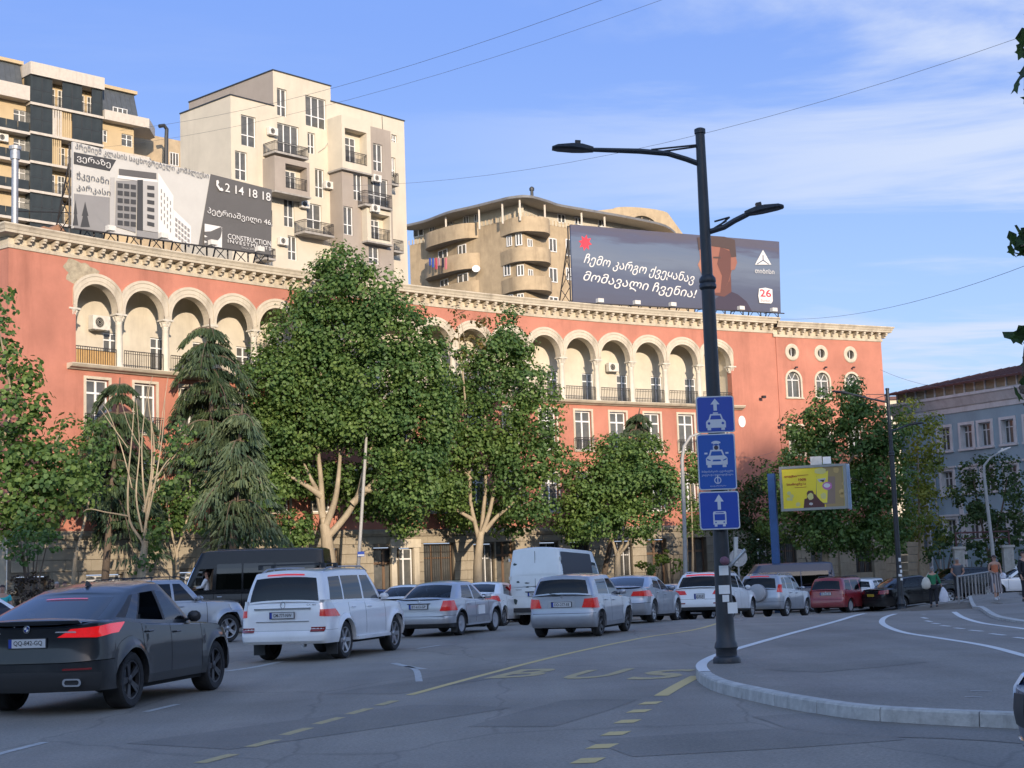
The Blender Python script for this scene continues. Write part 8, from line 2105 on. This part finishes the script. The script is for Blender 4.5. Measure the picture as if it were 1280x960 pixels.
T_.append(tree('plane_tree','nearly bare multi-stemmed tree with tall pale twigs and tufts of green leaves',64,(176,735),[[(177,715),(180,690),(182,676)]],
  [(205,560,20,26),(218,590,24,30),(210,630,24,26),(190,660,16,12),(176,705,14,14),(188,690,12,12),(225,545,16,20)],.165,dens=2.6,csize=.45,seed=23,r0=.2,extra=stems))
# cedars: tiers of branches that arch out and hang
def cedar(label,d,top,base_px,width,tiers,m,seed,group='drooping cedars by the arcade',lean=0,start=.28):
    rs=random.Random(seed); nr=np.random.default_rng(seed); g=at_y(*base_px,d); o=Vector((g.x,d,zg(g.x,d))); t=thing('cedar_tree',label,'tree',o,0,group); tp=at_y(*top,d)-o; H_=tp.z
    b=MB(); limb(b,[(0,0,0),(tp.x*.4,.1,H_*.4),(tp.x*.8,0,H_*.8),(tp.x,0,H_)],.22,.03,M_barkd,9); b.build('trunk',t,smooth=60)
    C=[];D=[];Nn=[]; b=MB()
    for i in range(tiers):
        f=start+(1-start)*(i+rs.random()*.6)/tiers; z=H_*f; bx=tp.x*f; Lr0=width*(1-f)**.5+.3
        for k in range(rs.randint(3,5)):
            a=rs.uniform(0,2*pi); n_=10; P=[]; Lr=Lr0*rs.uniform(.35,1.25); sag_=rs.uniform(.75,1.25)
            for j in range(n_+1):
                u=j/n_; P.append(Vector((bx+cos(a)*Lr*u,sin(a)*Lr*u,z+.42*Lr*u-1.05*sag_*Lr*u**2.1)))
            b.tube(P,[.045*(1-j/n_)+.008 for j in range(n_+1)],M_barkd,4)
            for j in range(1,n_+1):
                p=P[j]; w=.30*Lr*(1-abs(j/n_-.6))+.15; ns=int(14+Lr*9)
                side=Vector((-sin(a),cos(a),0)); out=Vector((cos(a),sin(a),0))
                for q in range(ns):
                    s_=nr.uniform(-1,1); pp=p+side*s_*w+out*nr.uniform(-.12,.12)*Lr*.6; pp.z-=abs(s_)*w*.35+nr.uniform(0,.06)
                    C.append(pp); dd=(out*.35+side*s_*.5+Vector((0,0,-1))*nr.uniform(.35,1.1)); D.append(dd); Nn.append(Vector((nr.normal(),nr.normal(),.8)))
    b.build('branches',t,smooth=60,kind='stuff')
    C=np.array([tuple(v) for v in C]); D=np.array([tuple(v) for v in D]); Nn=np.array([tuple(v) for v in Nn])
    me=leaf_mesh('foliage',C,Nn,.34,m,shape='needle',droop=D,rs=nr); link('foliage',me,t)['kind']='stuff'; return len(C)
cedar('tall dark cedar with drooping boughs left of the biggest plane tree',79,(262,398),(268,735),4.8,12,ML_cedar,31,start=.42)
cedar('dark cedar behind the bare stems, under the loggia',74,(150,472),(127,735),3.6,11,ML_cedar,32,start=.40)
cedar('paler drooping cedar in front, left of the biggest plane tree',70,(303,505),(284,735),3.4,8,ML_cedar2,33,start=.45)
cedar('cedar whose hooked dark top shows above the smaller plane tree',97,(800,510),(745,735),2.8,11,ML_cedar,34,start=.55)
def shrub(name,label,d,c,rx,ry,m,ls,seed,dens=5,csize=.22,group='shrubs and hedges'):
    g=at_y(c[0],c[1],d); o=Vector((g.x,d,zg(g.x,d))); t=thing(name,label,'shrub',o,0,group); k=d/FPX; z=max(ry*k,g.z-o.z)
    b=MB(); rr=random.Random(seed)
    for i in range(6): a=rr.uniform(0,2*pi); b.tube([(0,0,0),(cos(a)*rx*k*.3,sin(a)*rx*k*.3,z*.7),(cos(a)*rx*k*.6,sin(a)*rx*k*.6,z*1.1)],[.05,.03,.01],M_barkd,5)
    b.build('stems',t)
    C,Nn=clump_leaves([(0,0,z,rx*k,rx*k*.8,ry*k)],dens,csize,ls,seed,.5); q=C[:,2]>.05
    link('foliage',leaf_mesh('foliage',C[q],Nn[q],ls,m,rs=np.random.default_rng(seed)),t)['kind']='stuff'
shrub('purple_shrub','rounded dull purple bush at the left behind the dark coupe',46,(40,740),30,30,ML_brown,.07,41,dens=38,csize=.16)
shrub('green_shrub','small green tree-like bush right above the purple bush',50,(40,682),34,28,ML_plane,.11,42,dens=16,csize=.25)
for i,(c,rx,ry,d,lb_) in enumerate([((815,708),18,14,94,'low yellowish bush at the foot of the wall left of the pale curved lamp'),((838,700),16,18,94,'taller green bush against the stone wall left of the pale curved lamp'),((1178,690),24,34,90,'dark hedge bush just right of the stone gateway'),((1214,705),26,36,90,'dark hedge bush between the two pale piers'),((1268,695),28,40,92,'dark hedge bush at the right edge before the blue house'),((1240,715),20,28,92,'low dark bush behind the woman'),((1015,700),14,20,104,'dark creeper on the wing wall behind the cream car')]):
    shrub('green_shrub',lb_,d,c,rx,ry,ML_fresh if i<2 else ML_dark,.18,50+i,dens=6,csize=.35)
# a big-leaved branch reaching in at the upper right from a tree beside the viewer
o=Vector((6.9,11.5,0)); NT=thing('near_tree','tree beside the viewer whose dark leafy twigs cut into the right edge','tree',o)
b=MB(); limb(b,[(0,0,0),(.1,0,3),(-.0,.1,6),(.2,0,8)],.2,.1,M_bark,10); b.build('trunk',NT,smooth=60)
LV=MB(); LV.add([Vector(p) for p in ((0,0,0),(-.03,.045,.012),(-.085,.04,.02),(-.05,.085,.01),(-.07,.13,.0),(-.025,.12,0),(0,.19,-.02),(.025,.12,0),(.07,.13,0),(.05,.085,.01),(.085,.04,.02),(.03,.045,.012))],[(0,1,3,6),(1,2,3),(3,4,5,6),(0,6,9,11),(11,9,10),(9,6,7,8)],ML_dark); lvm=LV.mesh('leaf',fix=False)
rr=random.Random(9)
for px_list,dd,nl in (([(1330,-40),(1300,20),(1284,60),(1281,120)],9.5,16),([(1330,290),(1300,300),(1276,308)],10.2,9),([(1330,340),(1300,325),(1268,316)],10.4,8),([(1340,430),(1305,420),(1284,425),(1278,470)],10,12),([(1320,500),(1300,480),(1290,440)],10,8),([(1330,520),(1300,505),(1285,490)],10,6),([(1330,370),(1305,375),(1290,380)],10,6)):
    P=[at_y(x,y,dd)-o for x,y in px_list]; b=MB(); limb(b,[Vector((.1,0,P[0].z-.6)),P[0]]+P[1:],.03,.004,M_barkd,5); b.build('twig',NT)
    Q=smooth_path(P,6)
    for i in range(nl):
        p=Q[rr.randrange(max(1,len(Q)//3),len(Q))]
        link('leaf',lvm,NT,p+Vector((rr.uniform(-.06,.06),rr.uniform(-.08,.08),rr.uniform(-.06,.06))),(rr.uniform(.6,2.4),rr.uniform(-.6,.6),rr.uniform(0,6.28)),(rr.uniform(.55,.95),)*3)
print('leaves',sum(t[2] for t in T_))

t_=T_[1][0]; o=T_[1][1]; k=88/FPX; B=[]
for x,y,rx,ry in ((575,405,16,22),(608,398,14,20),(590,430,22,26)): c=at_y(x,y,88.5)-o; B.append((c.x,c.y,c.z,rx*k,rx*k,ry*k))
C,Nn=clump_leaves(B,2.2,.5,.19,77,.2); link('reddish_top_leaves',leaf_mesh('reddish_top_leaves',C,Nn,.17,ML_rust,rs=np.random.default_rng(7)),t_)['kind']='stuff'
for pts in ([(588,470),(582,430),(574,392)],[(606,470),(608,430),(609,384)],[(618,470),(612,430),(600,400)]):
    b=MB(); limb(b,[at_y(x,y,88.3)-o for x,y in pts],.05,.01,M_bark,5); b.build('limb',t_)
# ================================================================ PEOPLE, RAILING, PIERS
M_skin=mat('skin',(.42,.24,.17),.55); M_skin_b=mat('tanned_skin',(.34,.18,.12),.55)
def skinned(name,J,Ed,mt,parent,sub=2,root=None):
    """grow one continuous surface round a skeleton: J {name:(x,y,z,r[,r2])}, Ed [(a,b)]"""
    ks=list(J); ix={k:i for i,k in enumerate(ks)}
    me=bpy.data.meshes.new(name); me.from_pydata([J[k][:3] for k in ks],[(ix[a],ix[b]) for a,b in Ed],[]); o=bpy.data.objects.new(name,me); COL.objects.link(o)
    m=o.modifiers.new('skin','SKIN'); m.use_smooth_shade=True; m.branch_smoothing=.3
    for i,k in enumerate(ks):
        s=me.skin_vertices[0].data[i]; r=J[k][3]; s.radius=(r,J[k][4] if len(J[k])>4 else r); s.use_root=(k==(root or ks[0]))
    m2=o.modifiers.new('sub','SUBSURF'); m2.levels=sub
    dg=bpy.context.evaluated_depsgraph_get(); out=bpy.data.meshes.new_from_object(o.evaluated_get(dg)); bpy.data.objects.remove(o)
    out.materials.clear(); out.materials.append(mt); out.name=name; out.shade_smooth(); return link(name,out,parent)
def person(label,loc,rz,h=1.72,pose=None,top=None,bottom=None,sleeve='short',skirt=None,hair=(.03,.02,.015),skin=None,shoes=(.05,.05,.05),cap=None,glasses=False,sit=False,build_=1.0,longhair=False,group='people walking by the railing'):
    """facing -y in local space; x is the picture's right when facing the viewer"""
    s=h/1.72; P=thing('person',label,'person',loc,rz,group); sk=skin or M_skin; B=build_
    J={'pelvis':(0,0,.93,.13*B,.10*B),'waist':(0,0,1.06,.125*B,.095*B),'chest':(0,0,1.28,.15*B,.11*B),'upper':(0,0,1.40,.12*B,.09),'neck':(0,-.0,1.49,.055,.055),'jaw':(0,-.02,1.555,.068,.075),'head':(0,-.01,1.62,.077,.092),'crown':(0,.0,1.685,.060,.07)}
    E_=[('pelvis','waist'),('waist','chest'),('chest','upper'),('upper','neck'),('neck','jaw'),('jaw','head'),('head','crown')]
    D={'shR':(-.18,0,1.40),'elR':(-.24,.02,1.13),'haR':(-.23,-.06,.88),'shL':(.18,0,1.40),'elL':(.24,.02,1.13),'haL':(.23,-.06,.88),'hipR':(-.09,0,.90),'knR':(-.10,-.03,.50),'anR':(-.10,.02,.09),'hipL':(.09,0,.90),'knL':(.10,-.03,.50),'anL':(.10,.02,.09)}
    D.update(pose or {})
    for sd in 'RL':
        sg=-1 if sd=='R' else 1
        J['sh'+sd]=(*D['sh'+sd],.058*B); J['el'+sd]=(*D['el'+sd],.040); J['wr'+sd]=(*D['ha'+sd],.026)
        E_+=[('upper','sh'+sd),('sh'+sd,'el'+sd),('el'+sd,'wr'+sd)]
        w=Vector(D['ha'+sd]); d=(w-Vector(D['el'+sd])).normalized(); pm_=w+d*.06; J['palm'+sd]=(*pm_,.036,.02); E_.append(('wr'+sd,'palm'+sd)); u=Vector((0,1,0)); u=(u-d*u.dot(d)).normalized()
        for k,(off,L_) in enumerate(((-.028,.065),(-.009,.078),(.010,.074),(.028,.058))):
            a=pm_+d*.03+u*off; b=a+d*L_*.55+u*off*.15; c=b+d*L_*.35-Vector((sg*.02,0,0)); 
            J['f%s%da'%(sd,k)]=(*a,.010); J['f%s%db'%(sd,k)]=(*b,.009); J['f%s%dc'%(sd,k)]=(*c,.007); E_+=[('palm'+sd,'f%s%da'%(sd,k)),('f%s%da'%(sd,k),'f%s%db'%(sd,k)),('f%s%db'%(sd,k),'f%s%dc'%(sd,k))]
        t=pm_-u*.035; t2=t-u*.025+d*.03; J['t%sa'%sd]=(*t,.012); J['t%sb'%sd]=(*t2,.009); E_+=[('palm'+sd,'t%sa'%sd),('t%sa'%sd,'t%sb'%sd)]
        J['hip'+sd]=(*D['hip'+sd],.095*B); J['kn'+sd]=(*D['kn'+sd],.058); J['an'+sd]=(*D['an'+sd],.036); an=D['an'+sd]; J['toe'+sd]=(an[0],an[1]-.15,an[2]-.05,.032)
        E_+=[('pelvis','hip'+sd),('hip'+sd,'kn'+sd),('kn'+sd,'an'+sd),('an'+sd,'toe'+sd)]
    if sit:
        for k in list(J):
            if k[:2] in('kn','an','to'): pass
    J={k:(v[0]*s,v[1]*s,v[2]*s,*[r*s for r in v[3:]]) for k,v in J.items()}
    body=skinned('body',J,E_,sk,P)
    def fat(keys,edges,extra,mt,nm,cut=None):
        JJ={k:(*J[k][:3],*[r+extra for r in J[k][3:]]) for k in keys}
        if cut:
            for k,(a,b,t) in cut.items():
                p=Vector(J[a][:3]).lerp(Vector(J[b][:3]),t); r=J[a][3]*(1-t)+J[b][3]*t+extra; JJ[k]=(*p,r)
        return skinned(nm,JJ,edges,mt,P)
    if top:
        ks=['pelvis','waist','chest','upper']; ed=[('pelvis','waist'),('waist','chest'),('chest','upper')]; cut={}
        if sleeve!='none':
            ks+=['shR','shL']; ed+=[('upper','shR'),('upper','shL')]
            if sleeve=='short': cut={'cR':('shR','elR',.55),'cL':('shL','elL',.55)}; ed+=[('shR','cR'),('shL','cL')]
            else:
                ks+=['elR','elL']; cut={'cR':('elR','wrR',.85),'cL':('elL','wrL',.85)}; ed+=[('shR','elR'),('shL','elL'),('elR','cR'),('elL','cL')]
        fat(ks,ed,.016,top,'shirt',cut)
    if bottom: fat(['pelvis','hipR','hipL','knR','knL'],[('pelvis','hipR'),('pelvis','hipL'),('hipR','knR'),('hipL','knL'),('knR','cR'),('knL','cL')],.016,bottom,'trousers',{'cR':('knR','anR',.92),'cL':('knL','anL',.92)})
    if skirt:
        b=MB(); b.lathe([(.15*s,1.06*s),(.19*s,.92*s),(.21*s,.75*s),(.235*s,.55*s),(.25*s,.30*s)],skirt,20,Matrix.Diagonal((1,.72,1,1)),cap=False); b.build('skirt',P,smooth=True,fix=False)
    hm=mat('hair_%s'%('dark' if hair[0]<.05 else 'grey' if hair[0]>.2 else 'brown'),hair,.6)
    b=MB(); Mx=Matrix.Translation((0,.008*s,1.645*s))@Matrix.Diagonal((.083*s,.10*s,.085*s,1)); n=14
    b.grid([[Mx@Vector((sin(a)*cos(2*pi*i/n),sin(a)*sin(2*pi*i/n),cos(a))) for i in range(n+1)] for a in np.linspace(.02,1.45,7)],hm)
    if longhair:
        b.tube([(0,.07*s,1.66*s),(0,.10*s,1.56*s),(0,.085*s,1.42*s)],[.075*s,.085*s,.05*s],hm,10)
    else: b.tube([(0,.05*s,1.64*s),(0,.055*s,1.56*s)],[.07*s,.055*s],hm,10)
    b.build('hair',P,smooth=60)
    b=MB(); b.tube([(0,-.095*s,1.625*s),(0,-.118*s,1.597*s),(0,-.10*s,1.588*s)],[.008*s,.013*s,.010*s],sk,6)
    for sg in (-1,1): b.lathe([(0,-.012),(.018,-.008),(.022,.004),(.01,.012)],sk,8,Matrix.Translation((sg*.082*s,.0,1.61*s))@Matrix.Diagonal((.45,.8,1.3,1)))
    b.build('nose_and_ears',P,smooth=60)
    b=MB(); 
    for sg in (-1,1): b.box(sg*.03*s-.011,sg*.03*s+.011,-.108*s,-.09*s,1.622*s,1.632*s,M_dark)
    b.box(-.02*s,.02*s,-.108*s,-.095*s,1.562*s,1.568*s,mat('lips',(.30,.10,.08),.5)); b.build('face',P,kind='stuff')
    if glasses: b=MB(); b.box(-.065*s,.065*s,-.118*s,-.095*s,1.605*s,1.64*s,M_black); b.build('sunglasses',P)
    if cap:
        b=MB(); Mx=Matrix.Translation((0,.005*s,1.655*s))@Matrix.Diagonal((.094*s,.108*s,.09*s,1)); b.grid([[Mx@Vector((sin(a)*cos(2*pi*i/n),sin(a)*sin(2*pi*i/n),cos(a))) for i in range(n+1)] for a in np.linspace(.02,1.5,6)],cap); b.box(-.07*s,.07*s,-.20*s,-.09*s,1.655*s,1.67*s,cap); b.build('cap',P,smooth=50)
    sm=mat('shoe_%d'%int(shoes[0]*100) if False else ('pale_shoe' if shoes[0]>.2 else 'dark_shoe'),shoes,.6)
    for sd in 'RL':
        a=J['an'+sd]; b=MB(); Mx=Matrix.Translation((a[0],a[1]-.06*s,a[2]-.075*s)); b.grid([[Mx@Vector((w_*cos(2*pi*i/10),y_+l_*sin(2*pi*i/10),z_)) for i in range(11)] for w_,l_,y_,z_ in ((.042,.125,0,-.01),(.048,.135,0,.02),(.042,.12,.0,.05),(.036,.06,.06,.09),(.02,.03,.06,.10))],sm); b.build('shoe',P,smooth=60)
    return P,J
def feet(px,py,d): p=at_y(px,py,d); return Vector((p.x,d,zg(p.x,d)))
M_green=mat('green_shirt',(.02,.16,.07),.8,var=.15,vs=6); M_dk=mat('dark_trousers',(.02,.02,.025),.85); M_or=mat('orange_top',(.42,.13,.06),.8,var=.1); M_gt=mat('grey_tshirt',(.085,.09,.105),.85); M_bag=mat('white_plastic_bag',(.62,.62,.68),.5,var=.12,vs=9,bump=.5,bs=20); M_canv=mat('cream_canvas_bag',(.55,.52,.45),.85,var=.1); M_ws=mat('white_shirt',(.65,.66,.68),.8); M_cy=mat('cyan_shirt',(.03,.40,.42),.8)
m=bpy.data.materials.new('striped_skirt_cloth'); m.use_nodes=True; t=m.node_tree; L=t.links.new; tc=N(t,'ShaderNodeTexCoord'); wv=N(t,'ShaderNodeTexWave'); L(tc.outputs['Object'],wv.inputs['Vector']); wv.inputs['Scale'].default_value=3.2; wv.inputs['Distortion'].default_value=1.5
r_=N(t,'ShaderNodeMapRange'); L(wv.outputs[0],r_.inputs[0]); r_.inputs[1].default_value=.4; r_.inputs[2].default_value=.6; mx=N(t,'ShaderNodeMix',data_type='RGBA'); L(r_.outputs[0],mx.inputs[0]); mx.inputs[6].default_value=(.07,.06,.07,1); mx.inputs[7].default_value=(.34,.30,.30,1); L(mx.outputs[2],t.nodes['Principled BSDF'].inputs['Base Color']); M_skirt=m
# woman walking towards the viewer on the raised pavement
w_=feet(1246,748,58.5)
P1,J1=person('woman in an orange top, striped skirt and sunglasses walking towards the viewer',w_,R(0),1.70,pose={'elR':(-.22,.05,1.14),'haR':(-.10,-.14,1.06),'elL':(.24,.04,1.14),'haL':(.20,-.16,1.02),'anR':(-.08,-.12,.09),'knR':(-.09,-.12,.5),'anL':(.08,.14,.12),'knL':(.09,.0,.5)},top=M_or,sleeve='none',skirt=M_skirt,hair=(.04,.02,.015),glasses=True,longhair=True,shoes=(.5,.5,.5),build_=.95)
b=MB(); b.lathe([(.03,-.10),(.11,-.08),(.13,.02),(.09,.10),(.03,.13)],M_bag,12,Matrix.Diagonal((1,.6,1,1))); o=b.build('white_bag',None,smooth=60); o.location=w_+Vector((.24,-.20,.90)); setp(o,'small white bag held at the hip of the woman in orange','bag')
# green shirt, seen from behind, walking away with bags
g_=feet(1168,759,63)
P2,J2=person('person in a green shirt and grey cap walking away with a shoulder bag',g_,R(175),1.66,pose={'elR':(-.26,.0,1.16),'haR':(-.34,-.05,.98),'elL':(.23,.04,1.15),'haL':(.16,-.12,1.15),'anR':(-.1,.12,.1),'anL':(.1,-.12,.09),'knL':(.1,-.1,.5)},top=M_green,sleeve='long',bottom=M_dk,hair=(.25,.24,.23),cap=mat('grey_cap',(.22,.22,.22),.8))
b=MB(); b.lathe([(.05,-.28),(.17,-.22),(.2,-.05),(.14,.12),(.05,.22)],M_canv,14,Matrix.Diagonal((1,.55,1,1))); b.bar((0,-.02,.2),(.12,-.06,.42),.015,M_canv,5); o=b.build('shoulder_bag',None,smooth=60); o.location=g_+Vector((-.30,-.10,1.05)); setp(o,'cream canvas bag slung behind the shoulder of the person in green','bag')
b=MB(); rr=random.Random(2); b.grid([[Vector(((r+.02*rr.uniform(-1,1))*cos(2*pi*i/14),(r*.6+.02*rr.uniform(-1,1))*sin(2*pi*i/14),z)) for i in range(15)] for r,z in ((.05,-.62),(.17,-.60),(.20,-.42),(.16,-.22),(.07,-.06),(.03,.0))],M_bag); o=b.build('carrier_bag',None,smooth=60); o.location=g_+Vector((.40,-.03,.84)); setp(o,'long white carrier bag hanging from the hand of the person in green','bag')
g_=feet(1200,757,66)
person('man in a dark grey t-shirt standing behind the left end of the railing',g_,R(-12),1.78,pose={'elR':(-.25,-.02,1.14),'haR':(-.14,-.2,1.02),'elL':(.25,-.02,1.14),'haL':(.12,-.2,1.0)},top=M_gt,bottom=M_dk,hair=(.22,.21,.20),skin=M_skin_b,build_=1.15)
g_=feet(1283,752,55)
person('person in dark clothes cut by the right edge of the picture',g_,R(30),1.78,top=M_dk,sleeve='long',bottom=M_dk)
for (px_,py_,d,lb_,tp,hr) in ((81,718,58,'dark-haired man in a brown jacket whose head shows over the coupe at the left',mat('brown_jacket',(.10,.05,.04),.8),(.02,.015,.012)),(71,722,57,'person in a white shirt bending beside the purple bush',M_ws,(.3,.2,.15)),(104,718,60,'person whose head just shows left of the silver roof rails',M_gt,(.10,.06,.05)),(3,733,44,'person in a cyan shirt at the left edge beside the white car',M_cy,(.03,.02,.02))):
    p=at_y(px_,py_,d); gz=zg(p.x,d); hh=p.z+.04-gz
    person(lb_,Vector((p.x,d,gz)),R(20),max(1.45,min(1.85,hh)),top=tp,bottom=M_dk,hair=hr,group='people behind the cars at the left')
# driver of the black van, arm on the window ledge
Mv=sp.o.matrix_basis; dl=Mv@Vector((.0,0,0)); xw=sp.xf-2.0
p=Mv@Vector((xw,.62,.42)); 
person('van driver in a white shirt seated at the open window',p,R(180-2+90),1.62,pose={'knR':(-.12,-.45,.88),'anR':(-.12,-.5,.5),'knL':(.12,-.45,.88),'anL':(.12,-.5,.5),'haR':(-.16,-.38,1.12),'elR':(-.24,-.12,1.16),'haL':(.16,-.38,1.12),'elL':(.24,-.12,1.16)},top=M_ws,sleeve='long',bottom=M_dk,group='people in vehicles')
# railing beside the ramp
M_rl=mat('grey_railing_paint',(.26,.26,.26),.5,metal=.3,var=.2)
a0=at_y(1199,757,61); a1=at_y(1240,744,70); rt=thing('ramp_railing','grey steel railing rising to the right between the pavement and the lower street','railing',(a0.x,a0.y,zg(a0.x,a0.y)))
q1=Vector((a1.x,a1.y,zg(a1.x,a1.y)+.25))-Vector((a0.x,a0.y,zg(a0.x,a0.y))); q0=Vector((0,0,0)); n=5
b=MB()
for z,r in ((1.1,.035),(.12,.022)): b.bar(q0+Vector((0,0,z)),q1+Vector((0,0,z)),r,M_rl,6)
b.build('handrail',rt,fix=False)
bm_=MB(); bm_.box(-.02,.02,-.02,.02,.12,1.1,M_rl); bal=bm_.mesh('baluster'); pm_=MB(); pm_.box(-.035,.035,-.035,.035,-.3,1.12,M_rl); pst_=pm_.mesh('post')
for i in range(n*2+1):
    p=q0.lerp(q1,i/(2*n)); link('post' if i%5==0 else 'baluster',pst_ if i%5==0 else bal,rt,p)
# pale piers and rusty gate frame before the blue house
def pier(label,l,t_,r_,b_,d,m=M_cream,capm=True):
    p=at_y((l+r_)/2,b_,d); gz=zg(p.x,d)-.3; w=(r_-l)*d/FPX; h=at_y((l+r_)/2,t_,d).z-gz; o=thing('gate_pier',label,'pier',(p.x,d,gz),R(-8)); b=MB(); b.box(-w/2,w/2,0,.7,0,h-.14,m); b.build('shaft',o); b=MB(); b.box(-w/2-.08,w/2+.08,-.08,.78,h-.14,h,m); b.build('cap',o)
M_pier=mat('weathered_pier_render',(.34,.33,.30),.85,var=.25,vs=3,stain=.5)
pier('pale gate pier between two dark hedge bushes',1197,683,1209,745,86,M_pier); pier('wide pale pier right of the woman, marked with graffiti',1259,681,1271,745,86,M_pier)
gf=at_y(1230,700,89); go=thing('metal_gate','rust-red metal gate frame standing before the blue house','gate',(gf.x,89,zg(gf.x,89)))
b=MB(); zt=at_y(1230,665,89).z-zg(gf.x,89); hw_=33*89/FPX
for x in (-hw_,hw_): b.bar((x,0,0),(x,0,zt),.05,M_rroof,6)
b.bar((-hw_,0,zt),(hw_,0,zt),.05,M_rroof,6); b.bar((-hw_,0,zt-.35),(hw_,0,zt-.35),.03,M_rroof,6); b.build('rails',go,fix=False)
# low light kerb ramp at the right edge
mb=MB(); P=[at_g(*q,lift=.14) for q in ((1206,742),(1213,752),(1235,764),(1262,772),(1300,777))]; P=smooth_path([Vector((p.x,p.y,0)) for p in P],5)
mb.grid([[Vector((p.x+dx,p.y+dy,zg(p.x,p.y)+z)) for dx,dy,z in ((0,0,.0),(0,.02,.10),(.2,.25,.11))] for p in P],M_kerb); mb.grid([[Vector((p.x+dx,p.y+dy,zg(p.x,p.y)+z)) for dx,dy,z in ((.2,.25,.11),(3,3,.115))] for p in P],M_asph2); mb.build('raised_kerb',kind='structure')
